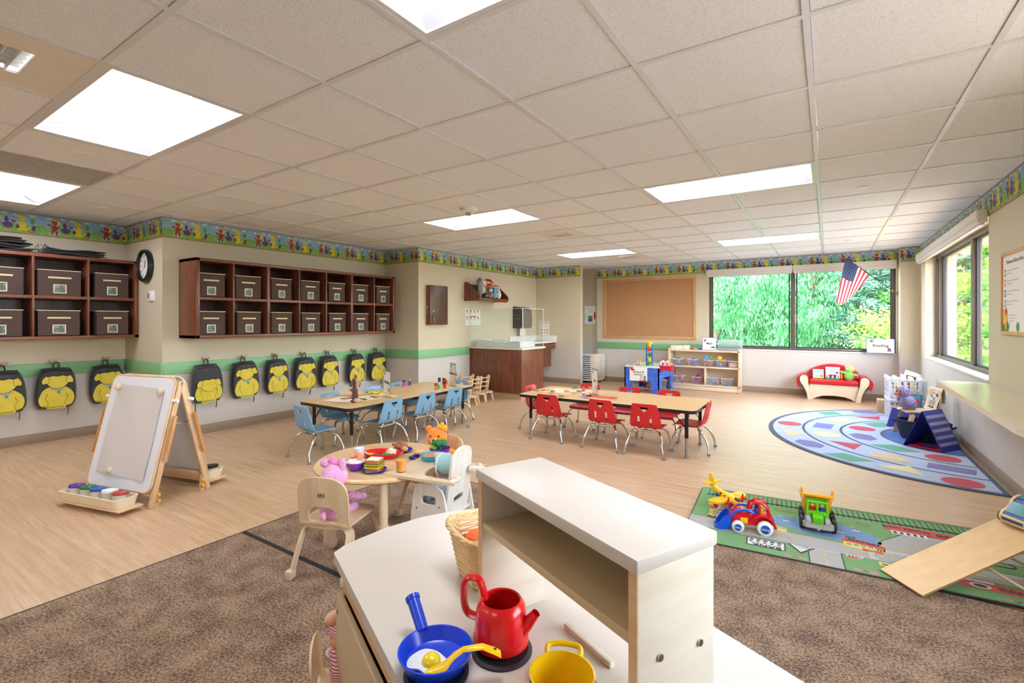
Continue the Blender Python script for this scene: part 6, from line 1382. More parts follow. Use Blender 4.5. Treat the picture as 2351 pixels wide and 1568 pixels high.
# ------------------------------------------------------------------ bentwood chairs
def lg_mark(mb, f, v0):
    for k in (-1, 0, 1):
        mb.poly([f(x, y) for x, y in blob(k*.013, v0+.012, .0028, .003, 6)][::-1]); mb.poly([f(x, y) for x, y in ((k*.013-.002, v0-.002), (k*.013+.002, v0-.002), (k*.013+.0025, v0+.008), (k*.013-.0025, v0+.008))])
        for q in (-1, 1): mb.poly([f(x, y) for x, y in ((k*.013+q*.001, v0), (k*.013+q*.003, v0), (k*.013+q*.005, v0-.009), (k*.013+q*.003, v0-.009))])
        mb.poly([f(x, y) for x, y in ((k*.013-.007, v0+.003), (k*.013+.007, v0+.005), (k*.013+.007, v0+.007), (k*.013-.007, v0+.005))])
def bent_chair(label, loc, rz, seat=.25, w_=.27):
    """facing +y; frame of bent strips"""
    t = thing('bentwood_chair', label, 'chair', loc, rz)
    mb = MB(); L = .30
    def sf(u, v):
        p = Vector((u, v, seat+.008*math.cos(u*9)-.012*max(0, (v-.08)/.07)**2)); return p, Vector((0, 0, 1))
    mb.sheet(rrect(w_, .29, .035, 0, .0), [], .03, sf, .011); mb.build('seat', m_maple_x, t)
    hs_ = w_*.5
    bo = cmul([(-hs_*.84, .0), (hs_*.84, .0), (hs_*.98, .06), (hs_*1.0, .14), (hs_*.92, .20), (hs_*.6, .235), (0, .245), (-hs_*.6, .235), (-hs_*.92, .20), (-hs_*1.0, .14), (-hs_*.98, .06)], 4)
    hole = cmul([(-.078, .04), (-.06, .026), (.06, .026), (.078, .04), (.074, .075), (.035, .10), (-.035, .10), (-.074, .075)], 3)
    def bf(u, v): return Vector((u, -.135-.10*v+.35*u*u, seat-.012+v)), Vector((0, -1, -.1)).normalized()
    mb = MB(); mb.sheet(bo, [hole], .022, bf, .010); br = mb.build('backrest', m_maple, t)
    mb = MB(); lg_mark(mb, lambda u, v: (u, -.135-.10*v+.35*u*u-.0066, seat-.012+v), .155); mb.build('burned_mark', m_ink, br)
    for s_ in (-1, 1):
        for y0, y1, nm in ((.10, .15, 'front'), (-.11, -.185, 'rear')):
            x = s_*(w_/2-.022); pts = smooth_pts([(x-s_*.05, y0*.7, seat-.018), (x-s_*.01, y0*.92, seat-.022), (x+s_*.012, y0, seat-.05), (x+s_*.02, y0*.6+y1*.4, seat*.55), (x+s_*.032, y1, .0)], 5)
            mb = MB(); mb.tube(pts, .024, 4, sq=.32 if False else .55); lg = mb.build('leg', m_maple, t)
            e = Vector(pts[-1]); mb = MB(); mb.box((e.x, e.y, .022), (.034, .042, .044), 0, .006); mb.build('foot_cap', M('clear foot cap', '#dcc7ad', .3), lg)
    return t
# chair with the pink plush, seen from behind
ch1 = bent_chair('bentwood chair with pink plush seated, in front of the round table', (-2.065, 1.545, .0105), 20)
# ------------------------------------------------------------------ round table
RTB = Vector((-2.10, 1.865)); RH_ = .455
t = thing('round_table', 'low round maple table set with toy food', 'table', (RTB.x, RTB.y, .0105), 0); rr_ = .372; H2 = RH_-.0105
mb = MB(); mb.lathe([(0, H2-.026), (rr_-.012, H2-.026), (rr_, H2-.018), (rr_, H2-.008), (rr_-.01, H2), (0, H2)], 72); mb.build('tabletop', wood('maple tabletop', '#e9c999', '#dcb680', 2, 'X', .25, 7), t)
mb = MB()
for a in range(47, 227, 90):
    T_ = Matrix.Rotation(R(a), 4, 'Z') @ UP; mb.prism([(-.30, H2-.10), (.30, H2-.10), (.30, H2-.027), (-.30, H2-.027)], -.01, .01, 0, T_)
mb.build('apron', m_maple_x, t)
for k in range(4):
    a = R(47+90*k+ (0)); mb = MB(); x, y = .295*math.cos(a), .295*math.sin(a); mb.cyl((x, y, .17), (x, y, H2-.026), .023, n=20); lg = mb.build('leg', m_maple, t); mb = MB(); mb.lathe([(0, 0), (.026, 0), (.028, .02), (.027, .19), (.0, .19)], 20, T=TR(x, y, 0)); mb.build('leg_sleeve', wood('maple sleeve', '#ead7bd', '#dcc4a2', 2.2, 'Z', .35, 9), lg)
ZTb = RH_+.0005
def TP(px, py, dz=0): p = PZ(px, py, ZTb); return (p.x, p.y, ZTb+dz)
tpu = M('toy purple bowl', '#7a2fb0', .25); tdb = M('toy dark blue plate', '#1b3fae', .25); tsk = M('toy sky bowl', '#39b2e2', .25)
def bowl(name, label, loc, r, h, mat, group=None, sy=1, rz=0, cat='bowl'):
    mb = MB(); mb.lathe([(0, 0), (r*.5, 0), (r*.55, .003), (r*.9, h*.6), (r, h), (r*.95, h), (r*.84, h*.6), (r*.5, .006), (0, .005)], 36, sy=sy); o = mb.build(name, mat, loc=loc, rz=rz); tag(o, label, cat, group); return o
def plate(label, loc, r, mat):
    mb = MB(); mb.lathe([(0, 0), (r*.65, 0), (r, .012), (r*.96, .014), (r*.62, .004), (0, .004)], 36); o = mb.build('toy_plate', mat, loc=loc); return tag(o, label, 'plate')
pl1 = TP(860, 1082); plate('blue toy plate under the sandwich', pl1, .062, tdb)
t = thing('toy_sandwich', 'toy sandwich with lettuce and cheese on the blue plate', 'toy food', (pl1[0], pl1[1], pl1[2]+.005), 25); m_crust = M('toast', '#b9713a', .6); m_bread = M('bread white', '#f2e6d2', .7)
def slice_(z0, z1): return rrect(.078, .074, .012)
for z0, nm in ((0, 'bread_slice'), (.042, 'bread_slice')):
    mb = MB(); mb.prism(rrect(.078, .074, .012), z0, z0+.018, 0); mb.prism(rrect(.068, .064, .008), z0+.018, z0+.0188, 1); mb.build(nm, [m_crust, m_bread], t)
for z0, nm, c, w_ in ((.0195, 'cheese', '#f3d23c', .082), (.026, 'tomato', '#c9281e', .066), (.033, 'lettuce', '#7fbf3a', .088)):
    mb = MB(); mb.prism([(x*(1+.04*math.sin(i*2.1)), y*(1+.04*math.cos(i*1.7))) for i, (x, y) in enumerate(rrect(w_, w_*.95, .015, n=6))], z0, z0+.006); mb.build(nm, M('food '+nm, c, .4), t)
bw = TP(818, 1078); bowl('toy_bowl', 'purple toy bowl of rice between the pink plush and the sandwich', bw, .058, .045, tpu)
mb = MB(); mb.ell((0, 0, 0), (.052, .052, .018), n=40, m=16, noise=.12); o = mb.build('toy_rice', M('toy rice', '#f3f1ea', .5, bump=.8, bscale=120), loc=(bw[0], bw[1], bw[2]+.04)); tag(o, 'mound of white toy rice in the purple bowl', 'toy food')
mb = MB(); mb.tube([(.026*math.cos(R(a)), .02*math.sin(R(a)), .006*math.cos(R(a*4))) for a in range(-20, 221, 15)], [.006+.008*math.sin(math.pi*k/16)+.0015*(k % 2) for k in range(17)], 12); mb.ell((.03, -.006, 0), (.011, .009, .006)); o = mb.build('toy_shrimp', M('toy shrimp', '#f2925e', .4), loc=(bw[0], bw[1], bw[2]+.066)); tag(o, 'orange toy prawn on top of the rice', 'toy food')
def cup(label, loc, fillc, level, r=.034, h=.078):
    t = thing('toy_glass', label, 'glass', loc); mb = MB(); mb.lathe([(0, 0), (r*.78, 0), (r, h), (r*.94, h), (r*.72, .004), (0, .004)], 28); mb.build('cup', glassy('toy glass clear', '#fbfcfc', haze=.02), t)
    mb = MB(); q = r*(.72+.22*level); mb.lathe([(0, .005), (r*.71, .005), (q*.985, h*level), (0, h*level)], 28); mb.build('drink', M('drink '+fillc, fillc, .5), t)
cup('clear toy glass of milk behind the rice bowl', TP(825, 1054), '#f0f0f2', .8)
# oval red tray with food
tp = TP(879, 1049); mb = MB(); mb.lathe([(0, 0), (.085, 0), (.122, .028), (.117, .030), (.082, .006), (0, .006)], 48, sy=.62); o = mb.build('toy_tray', tr_, loc=tp, rz=28); tag(o, 'oval red toy tray holding play vegetables', 'tray')
mg_ = M('food green', '#1f8a35', .35)
def food(name, label, dx, dy, dz, fn, mat): mb = MB(); fn(mb); o = mb.build(name, mat, loc=(tp[0]+dx, tp[1]+dy, tp[2]+dz)); tag(o, label, 'toy food'); return o
food('toy_potato', 'white-topped toy baked potato at the back of the red tray', .03, .035, .022, lambda m: (m.ell((0, 0, 0), (.034, .025, .018)), m.ell((0, -.004, .014), (.022, .016, .010)), m.ell((0, 0, .024), (.008, .007, .004))), M('potato top', '#e6dfb4', .5))
food('toy_corn', 'yellow toy corn piece at the left of the red tray', -.065, -.035, .012, lambda m: m.box((0, 0, 0), (.05, .022, .016), 0, .006, TR(rz=20)), M('food corn', '#f3d22e', .4))
food('toy_steak', 'brown toy meat piece in the red tray', -.02, -.03, .012, lambda m: m.box((0, 0, 0), (.05, .034, .016), 0, .006, TR(rz=-10)), M('food meat', '#8a4a2a', .5))
food('toy_broccoli', 'green toy vegetable bundle left of centre in the red tray', .03, -.012, .018, lambda m: [m.ell((.012*math.cos(a), .010*math.sin(a), .004*math.sin(a*3)), (.011, .008, .008), n=10, m=7) for a in (0, 1.2, 2.4, 3.6, 4.8)], mg_)
food('toy_broccoli', 'green toy vegetable bundle at the right of the red tray', .075, .008, .018, lambda m: [m.ell((.012*math.cos(a), .010*math.sin(a), .004*math.sin(a*3)), (.011, .008, .008), n=10, m=7) for a in (0, 1.2, 2.4, 3.6, 4.8)], mg_)
p2 = TP(924, 1036); plate('blue toy plate under the chicken and bread at the back', p2, .06, tdb)
def chick(m): m.ell((0, 0, .022), (.045, .032, .024)); m.ell((.03, -.03, .018), (.022, .012, .012)); m.ell((-.04, .0, .03), (.022, .010, .010)); m.ell((-.02, .02, .04), (.018, .009, .009))
mb = MB(); chick(mb); o = mb.build('toy_chicken', M('food roast', '#a0633a', .35, var=.2, vscale=30), loc=(p2[0]-.012, p2[1], p2[2]+.006), rz=20); tag(o, 'brown toy roast chicken on the far blue plate', 'toy food')
mb = MB(); mb.ell((0, 0, .016), (.022, .018, .016)); o = mb.build('toy_roll', M('food roll', '#d6a26b', .5), loc=(p2[0]+.035, p2[1]-.015, p2[2]+.006)); tag(o, 'small tan toy roll beside the chicken', 'toy food')
b3 = TP(990, 1061); bowl('toy_bowl', 'sky blue toy bowl of cereal beside the orange juice', b3, .062, .045, tsk)
mb = MB(); mb.ell((0, 0, 0), (.053, .053, .012), n=36, m=14, noise=.2); o = mb.build('toy_cereal', M('toy cereal', '#c99a6a', .7, bump=1, bscale=90), loc=(b3[0], b3[1], b3[2]+.036)); tag(o, 'tan toy cereal filling the sky blue bowl', 'toy food')
b4 = TP(1010, 1046); bowl('toy_bowl', 'purple toy bowl holding broccoli at the right of the table', b4, .06, .045, tpu)
mb = MB()
for k in range(14): a = k*2.4; r = .012*math.sqrt(k)*.75; mb.ell((r*math.cos(a), r*math.sin(a), .03-.06*r), (.016, .016, .015), n=12, m=8)
mb.cyl((0, 0, -.02), (0, 0, .02), .012); o = mb.build('toy_broccoli', M('food broccoli', '#12803f', .6, bump=1, bscale=120), loc=(b4[0], b4[1], b4[2]+.045)); tag(o, 'big green toy broccoli head in the right purple bowl', 'toy food')
mb = MB(); mb.ell((0, 0, 0), (.025, .02, .012)); o = mb.build('toy_lettuce', M('food lettuce', '#7fbf3a'), loc=(b4[0]-.04, b4[1]-.01, b4[2]+.042)); tag(o, 'light green toy leaf on the left rim of the broccoli bowl', 'toy food')
p5 = TP(966, 1052); plate('blue toy plate mostly hidden behind the juice glass', p5, .055, tdb)
mb = MB(); mb.lathe([(0, 0), (.05, .0), (.065, .012), (.0, .012)], 30); o = mb.build('toy_pizza', tr_, loc=(p5[0]+.01, p5[1]+.05, ZTb)); tag(o, 'flat red toy dish behind the orange juice', 'toy food')
mb = MB(); mb.ell((0, 0, .012), (.04, .024, .015)); o = mb.build('toy_bun', M('food bun', '#e0b878', .5), loc=(p5[0]-.02, p5[1]+.02, p5[2]+.014), rz=30); tag(o, 'tan toy bun on the plate behind the juice glass', 'toy food')
mb = MB(); mb.ell((0, 0, .008), (.016, .014, .010)); o = mb.build('toy_plum', M('food plum', '#3c3355', .3), loc=(p5[0]-.035, p5[1]-.04, ZTb)); tag(o, 'dark toy fruit on the table left of the juice glass', 'toy food')
# ------------------------------------------------------------------ wooden high chair with doll
hc = Vector((-1.66, 1.86, .0105)); t = thing('doll_high_chair', 'white-washed wooden high chair holding a doll in a blue hood', 'high chair', hc, 10)
m_ww = wood('whitewashed birch', '#e9e2d6', '#ddd3c3', 2.0, 'Z', .4, 9)
# local: chair faces -x (towards the table), side panels at y = +-.13
sd_ = cmul([(-.125, 0), (.145, 0), (.075, .40), (.05, .43), (-.05, .445), (-.075, .43)], 1)
sd_ = [(-.135, 0), (.155, 0), (.085, .37), (.07, .40), (.04, .415), (-.055, .425), (-.08, .41), (-.09, .37)]
hol = cmul([(-.035, .325), (.03, .325), (.04, .345), (.03, .365), (-.035, .365), (-.045, .345)], 3); low = cmul([(-.05, 0.12), (.05, .12), (.045, .15), (.0, .165), (-.045, .15)], 3)
for s_ in (-1, 1):
    mb = MB(); f_ = lambda u, v, s_=s_: (Vector((u, s_*.125, v)), Vector((0, -1, 0))); mb.sheet(sd_, [hol, low], .05, f_, .014); mb.build('side_panel', m_ww, t)
mb = MB()
for x, z in ((-.07, .30), (.06, .32), (.0, .27), (-.09, .19), (.09, .2)): mb.cyl((x, -.1325, z), (x, -.1345, z), .0045, n=10)
mb.build('screw', m_steel, t)
bo = cmul([(-.10, 0), (.10, 0), (.10, .22), (.095, .29), (.06, .325), (0, .335), (-.06, .325), (-.095, .29), (-.10, .22)], 3); sl_ = cmul([(-.04, .06), (.04, .06), (.045, .075), (.04, .09), (-.04, .09), (-.045, .075)], 3)
mb = MB(); mb.sheet(bo, [sl_], .04, lambda u, v: (Vector((.075+.12*v, u, .255+v)), Vector((1, 0, -.12)).normalized()), .013); mb.build('backrest', m_ww, t)
mb = MB(); mb.bb(-.09, .09, -.118, .118, .245, .258); mb.build('seat', m_ww, t)
tray = cmul([(-.235, -.12), (-.22, -.165), (.13, -.165), (.15, -.15), (.14, -.13), (.05, -.125), (-.03, -.115), (-.065, -.06), (-.07, 0), (-.065, .06), (-.03, .115), (.05, .125), (.14, .13), (.15, .15), (.13, .165), (-.22, .165), (-.235, .12)], 3)
mb = MB(); mb.sheet(tray, [], .04, lambda u, v: (Vector((u, v, .452)), Vector((0, 0, 1))), .014); mb.build('tray', wood('birch tray', '#e8d3b3', '#dcc29a', 2, 'Y', .3, 8), t)
for s_ in (-1, 1): mb = MB(); mb.cyl((.125, s_*.14, .452), (.155, s_*.115, .46), .012); mb.ell((.15, s_*.115, .465), (.016, .012, .016)); mb.build('tray_knob', m_birch, t)
mb = MB(); mb.box((.155, .07, .46), (.075, .045, .03), 0, .01); mb.build('rear_clip', m_ww, t)
th = hc.copy(); HM = Matrix.Translation(hc) @ Matrix.Rotation(R(10), 4, 'Z')
jc = HM @ Vector((-.175, -.115, .4595)); cup('clear toy glass of orange juice on the high chair tray', jc, '#f7a51c', .85, .03, .07)
m_skin = M('doll skin', '#c98f6e', .45, sub=.1); m_hood = M('doll hood', '#a9dde0', .85, bump=.3, bscale=60, sheen=.4)
def stripem(name, c1, c2, sc_, axis=2):
    m = M(name, c1, .85, sheen=.3); n = m.node_tree; tc = n.nodes.new('ShaderNodeTexCoord'); sp = n.nodes.new('ShaderNodeSeparateXYZ'); n.links.new(tc.outputs['Object'], sp.inputs[0])
    mu = n.nodes.new('ShaderNodeMath'); mu.operation = 'MULTIPLY'; mu.inputs[1].default_value = sc_; n.links.new(sp.outputs[axis], mu.inputs[0]); si = n.nodes.new('ShaderNodeMath'); si.operation = 'SINE'; n.links.new(mu.outputs[0], si.inputs[0])
    gt = n.nodes.new('ShaderNodeMath'); gt.operation = 'GREATER_THAN'; gt.inputs[1].default_value = .1; n.links.new(si.outputs[0], gt.inputs[0]); mx = n.nodes.new('ShaderNodeMix'); mx.data_type = 'RGBA'; n.links.new(gt.outputs[0], mx.inputs[0]); mx.inputs[6].default_value = (*lin(c1), 1); mx.inputs[7].default_value = (*lin(c2), 1)
    n.links.new(mx.outputs[2], n.nodes['Principled BSDF'].inputs['Base Color']); return m
m_st = stripem('doll stripe blue', '#cfe0ea', '#8fb4cc', 900)
t = thing('baby_doll', 'baby doll in a pale blue hood and striped top in the high chair', 'doll', HM @ Vector((.01, 0, .262)), 10)
mb = MB(); mb.ell((0, 0, .215), (.052, .048, .055), n=24, m=16); mb.ell((-.047, 0, .205), (.010, .009, .008)); mb.ell((-.02, -.047, .205), (.008, .006, .012)); mb.ell((-.02, .047, .205), (.008, .006, .012)); mb.cyl((0, 0, .15), (0, 0, .18), .02); mb.build('head', m_skin, t)
mb = MB(); mb.ell((.008, 0, .228), (.056, .054, .056), n=24, m=16); 
mb.build('hood', m_hood, t); mb = MB(); mb.tube([(-.02+.0*math.cos(R(a)), .052*math.cos(R(a)), .222+.055*math.sin(R(a))) for a in range(0, 360, 20)], .006, 8, closed=True); mb.build('hood_brim', M('hood brim', '#d5eef0', .8), t)
mb = MB(); mb.ell((0, 0, .09), (.05, .055, .085), n=20, m=14); mb.tube(smooth_pts([(0, -.05, .13), (-.03, -.075, .10), (-.06, -.07, .07)], 4), .02, 10); mb.tube(smooth_pts([(0, .05, .13), (-.03, .075, .10), (-.06, .07, .07)], 4), .02, 10); mb.tube(smooth_pts([(-.02, -.03, .03), (-.08, -.04, .04), (-.10, -.045, -.02)], 4), .024, 10); mb.tube(smooth_pts([(-.02, .03, .03), (-.08, .04, .04), (-.10, .045, -.02)], 4), .024, 10); mb.build('romper', m_st, t)
for s_ in (-1, 1): mb = MB(); mb.ell((-.068, s_*.07, .06), (.014, .012, .012)); mb.build('hand', m_skin, t); mb = MB(); mb.ell((-.047, s_*.018, .225), (.005, .006, .005)); mb.build('eye', m_eye, t)
pc = HM @ Vector((-.045, .045, .4595)); mb = MB(); mb.lathe([(0, 0), (.024, 0), (.03, .065), (.027, .065), (.022, .004), (0, .004)], 24); o = mb.build('toy_cup', M('pink white cup', '#f3dfe2', .3), loc=(pc.x, pc.y, pc.z)); tag(o, 'small pinkish white cup beside the doll hood', 'cup')
# ------------------------------------------------------------------ pink plush and orange bear
pk = plushm('pink body', '#e9a6cf')
plush('plush_pig', 'pink plush with bow and ears seated at the round table, back to camera', 'stuffed animal', Matrix.Translation((-2.043, 1.478, .268)) @ Matrix.Rotation(R(20), 4, 'Z') @ TR(rx=-7, s=.98), (pk, [((0, -.01, .075), (.066, .056, .085)), ((0, .0, .195), (.068, .062, .068)), ((.07, .06, .10), (.055, .022, .022)), ((-.07, .06, .10), (.03, .045, .022)), ((.12, .075, .10), (.024, .018, .016)), ((-.04, .11, .03), (.028, .06, .026)), ((.04, .11, .03), (.028, .06, .026))]),
      [('ear', pk, [((-.062, 0, .262), (.026, .014, .024))]), ('ear', pk, [((.046, -.01, .262), (.018, .014, .034))]), ('bow', plushm('bow pink', '#f27fc0'), [((.005, 0, .268), (.03, .02, .016)), ((-.02, 0, .28), (.018, .014, .018)), ((.03, 0, .278), (.02, .012, .014))]), ('tail', pk, [((.0, -.07, .022), (.014, .014, .022))]), ('care_tag', m_paper, [((-.01, -.066, .075), (.022, .002, .018))])])
oc = PZ(985, 1020, .50)
ob = plushm('orange', '#f4651a')
plush('teddy_bear', 'orange plush bear with yellow bow seated behind the round table', 'stuffed animal', Matrix.Translation((-2.12, 2.315, .268)) @ Matrix.Rotation(R(28), 4, 'Z'), (ob, [((0, 0, .08), (.065, .055, .09)), ((0, 0, .215), (.068, .058, .062)), ((-.085, -.03, .13), (.05, .024, .022)), ((.085, -.03, .13), (.05, .024, .022))]),
      [('ear', ob, [((-.052, 0, .268), (.022, .012, .022))]), ('ear', ob, [((.052, 0, .268), (.022, .012, .022))]), ('muzzle', plushm('peach', '#f7a35a'), [((0, -.055, .20), (.028, .02, .022))]), ('nose', m_eye, [((0, -.076, .21), (.010, .006, .008))]), ('bow', plushm('bow yellow', '#fbb712'), [((.022, -.01, .285), (.022, .016, .016)), ((.05, -.01, .278), (.02, .016, .02)), ((.038, -.01, .30), (.014, .012, .014))])]+list(eyes(.026, -.056, .232)))
ch2 = bent_chair('bentwood chair under the orange bear, behind the round table', (-2.10, 2.25, .0105), 172, .245)
# ------------------------------------------------------------------ easel
t = thing('double_easel', 'double-sided wooden easel with a grey sheet on its white board', 'easel', (-4.09, 1.45, 0), 14)
EW, EH, ED = .66, .81, .20; m_ew = wood('easel beech', '#e6c8a2', '#d8b387', 2.2, 'Z', .4, 10); m_eb = M('easel white board', '#e6e8ec', .22)
sl0 = math.atan2(ED, EH); Ls = math.hypot(ED, EH)
def side_T(s_): return (TR(0, -ED*s_, 0) @ Matrix.Rotation(-sl0*s_, 4, 'X')) if True else None     # local z runs up the slope
for s_ in (1, -1):
    T_ = TR(0, -ED*s_, 0) @ Matrix.Rotation(-sl0*s_, 4, 'X'); fy = -s_
    for x in (-EW/2+.014, EW/2-.014): mb = MB(); mb.box((x, 0, Ls/2), (.024, .034, Ls), 0, .004, T_); mb.build('leg', m_ew, t)
    mb = MB(); mb.prism(rrect(EW-.04, .75, .05, 0, Ls-.385+.025), -.006, .006, 0, T_ @ TR(0, fy*.028, 0) @ UP); bd = mb.build('board', m_eb, t)
    mb = MB(); pts = [(x, fy*.028, z) for x, z in rrect(EW-.03, .76, .055, 0, Ls-.385+.025)]; mb.tube(pts, .008, 8, closed=True, T=T_); mb.build('board_edging', m_ew, bd)
    for x in (-EW/2, EW/2):
        sx = 1 if x > 0 else -1
        mb = MB(); mb.tube([(x+sx*.03, fy*.01, .30), (x+sx*.03, fy*.01, .60)], .014, 8, T=T_); mb.build('paint_rail', wood('easel rail', '#d49b5f', '#b97f45', 2, 'Z', .35, 8), t)
        mb = MB(); 
        for z in (.33, .58): mb.cyl((x, fy*.01, z), (x+sx*.03, fy*.01, z), .007, n=8, T=T_)
        mb.build('rail_peg', M('peg yellow', '#e9bd6c', .4), t)
        mb = MB(); mb.box((x, fy*.02, .70), (.035, .03, .018), 0, .004, T_); mb.cyl((x+sx*.02, fy*.02, .70), (x+sx*.032, fy*.02, .70), .012, n=12, T=T_); mb.build('corner_clip', m_white, t)
        mb = MB(); mb.prism([(-.0, .0), (.035, 0), (.03, .11), (.012, .12)] if s_ > 0 else [(0, 0), (-.035, 0), (-.03, .11), (-.012, .12)][::-1], -.008, .008, 0, TR(x-sx*.02, -ED*s_+s_*.02, 0) @ Matrix.Rotation(R(90), 4, 'Z') @ UP); mb.build('foot_brace', m_ew, t)
        mb = MB()
        for z in (.035, .075): mb.ell((x+sx*.0, -ED*s_+s_*.045, z), (.011, .011, .014), n=10, m=8)
        mb.build('wing_knob', M('knob yellow', '#f0b01c', .3), t)
    mb = MB(); mb.box((0, 0, .10), (EW-.05, .02, .06), 0, .003, T_); mb.build('cross_rail', m_ew, t)
    # tray shelf and plastic tray
    y0 = -ED*s_+fy*.03; ya, yb = (y0, y0+fy*.15)
    mb = MB(); mb.bb(-EW/2+.0, EW/2-.03, min(ya, yb), max(ya, yb), .030, .040, 0, .003); mb.build('tray_shelf', m_ew, t)
mb = MB()
for x in (-EW/2+.03, EW/2-.03): mb.box((x, 0, .52), (.004, .19, .008), 0, .001)
mb.build('hinge_stay', m_steel, t)
m_sheetp = M('grey newsprint', '#d3cdc7', .8)
T_ = TR(0, -ED, 0) @ Matrix.Rotation(-sl0, 4, 'X')
mb = MB(); vs = []; N1, N2 = 14, 20
for i in range(N1+1):
    for j in range(N2+1):
        u, v = i/N1, j/N2; x = -.235+.47*u+.02*(1-v)*(u-.5); z = .185+.605*v-.02*u; y = -.0365-.004*math.sin(u*5+v*3)**2-(.008*(1-v)*abs(math.sin(u*4)) if True else 0)
        vs.append((x, y, z))
fs = [(i*(N2+1)+j, (i+1)*(N2+1)+j, (i+1)*(N2+1)+j+1, i*(N2+1)+j+1) for i in range(N1) for j in range(N2)]
mb.add(vs, fs, 0, T_, True); mb.build('paper_sheet', m_sheetp, t)
for x, z in ((-.22, .77), (.215, .755), (-.09, .205)): mb = MB(); mb.lathe([(0, 0), (.018, 0), (.022, .008), (.021, .018), (.014, .022), (0, .023)], 20, T=T_ @ TR(x, -.043, z, rx=90)); mb.build('magnet_knob', m_birch, t)
EM = Matrix.Translation((-4.09, 1.45, 0)) @ Matrix.Rotation(R(14), 4, 'Z')
m_tray = M('cream tray', '#efe3c6', .35)
for s_, lb in ((1, 'cream plastic tray of paint cups on the near side of the easel'), (-1, 'cream plastic tray on the far side of the easel')):
    t = thing('paint_tray', lb, 'tray', EM @ Vector((-.02, (-ED-.03-.078)*s_, .0405)), 14); w_, d_, h_ = .58, .15, .062
    mb = MB(); o_ = rrect(w_, d_, .03); i_ = rrect(w_-.02, d_-.02, .022); N = len(o_); b0 = rrect(w_-.03, d_-.03, .02)
    vs = [(x, y, 0) for x, y in b0]+[(x, y, h_) for x, y in o_]+[(x, y, h_) for x, y in i_]+[(x, y, .004) for x, y in rrect(w_-.036, d_-.036, .018)]
    fs = [tuple(range(N))[::-1], tuple(range(3*N, 4*N))]
    for k in range(N):
        j = (k+1) % N
        for q_ in range(3): fs.append((q_*N+k, q_*N+j, (q_+1)*N+j, (q_+1)*N+k))
    mb.add(vs, fs, 0, None, True); mb.build('tray', m_tray, t)
m_cupc = M('milky cup', '#dcd6c6', .3, alpha=1)
for k, (c, nm) in enumerate((('#6a35a8', 'purple'), ('#12794a', 'green'), ('#1f56b4', 'blue'), ('#eef0f2', 'white'), ('#b5443e', 'red'))):
    t = thing('paint_cup', 'no-spill paint cup with %s lid in the near easel tray' % nm, 'paint cup', EM @ Vector((-.245+.108*k, -ED-.03-.078+.004*(k % 2), .0455)), 14)
    mb = MB(); mb.lathe([(0, 0), (.032, 0), (.038, .07), (0, .07)], 24); mb.build('cup', m_cupc, t)
    mb = MB(); mb.lathe([(0, .07), (.044, .068), (.046, .076), (.043, .084), (.02, .082), (.012, .075), (0, .075)], 28, T=TR(rx=-6)); mb.build('lid', M('lid '+nm, c, .35), t)
t = thing('paint_cup', 'dark-lidded paint cup at the right end of the far easel tray', 'paint cup', EM @ Vector((.22, ED+.03+.078, .0455)), 14)
mb = MB(); mb.lathe([(0, 0), (.032, 0), (.038, .07), (0, .07)], 20); mb.build('cup', m_cupc, t); mb = MB(); mb.lathe([(0, .07), (.046, .07), (.046, .085), (0, .086)], 24); mb.build('lid', m_black, t)
# ------------------------------------------------------------------ things on the two long tables
def on(px, py, h=.446): p = PZ(px, py, h); return (p.x, p.y, h)
def tent_card(label, px, py, ang, txt, col_):
    t = thing('table_sign', label, 'sign', on(px, py), ang); mb = MB(); mb.bb(-.105, .105, -.002, .002, .003, .275, 0, 0); mb.bb(-.105, .105, -.035, .035, 0, .003); mb.build('holder', glassy('acrylic', '#f6faf8', haze=.03), t)
    mb = MB()
    for s_ in (-1, 1):
        T_ = TR(0, s_*.0026, 0) if s_ < 0 else TR(0, .0026, 0, rz=180)
        mb.poly([(-.1, 0, .035), (.1, 0, .035), (.1, 0, .27), (-.1, 0, .27)], 0, T_); mb.poly([(-.1, -.0006, .262), (.1, -.0006, .262), (.1, -.0006, .27), (-.1, -.0006, .27)], 4, T_); mb.poly([(-.08, -.0006, .22), (-.05, -.0006, .22), (-.05, -.0006, .255), (-.08, -.0006, .255)], 3, T_); mb.poly([(.03, -.0006, .05), (.08, -.0006, .05), (.08, -.0006, .10), (.03, -.0006, .10)], col_, T_)
    mb.build('insert', pm, t); text(txt, .048, m_ink, t, TR(0, -.004, .15) @ UP, 'lettering', bold=.0005); text(txt, .048, m_ink, t, TR(0, .004, .15) @ TR(rz=180) @ UP, 'lettering', bold=.0005); return t
tent_card('upright card sign reading Writing on the light blue chairs table', 889, 911, -23, 'Writing', 2)
tent_card('upright card sign reading Creative Arts at the far end of the blue chairs table', 1040, 886, -30, 'Creative Arts', 6)
tent_card('upright clear sign holder reading Art in the middle of the red chairs table', 1366, 906, -50, 'Art', 9)
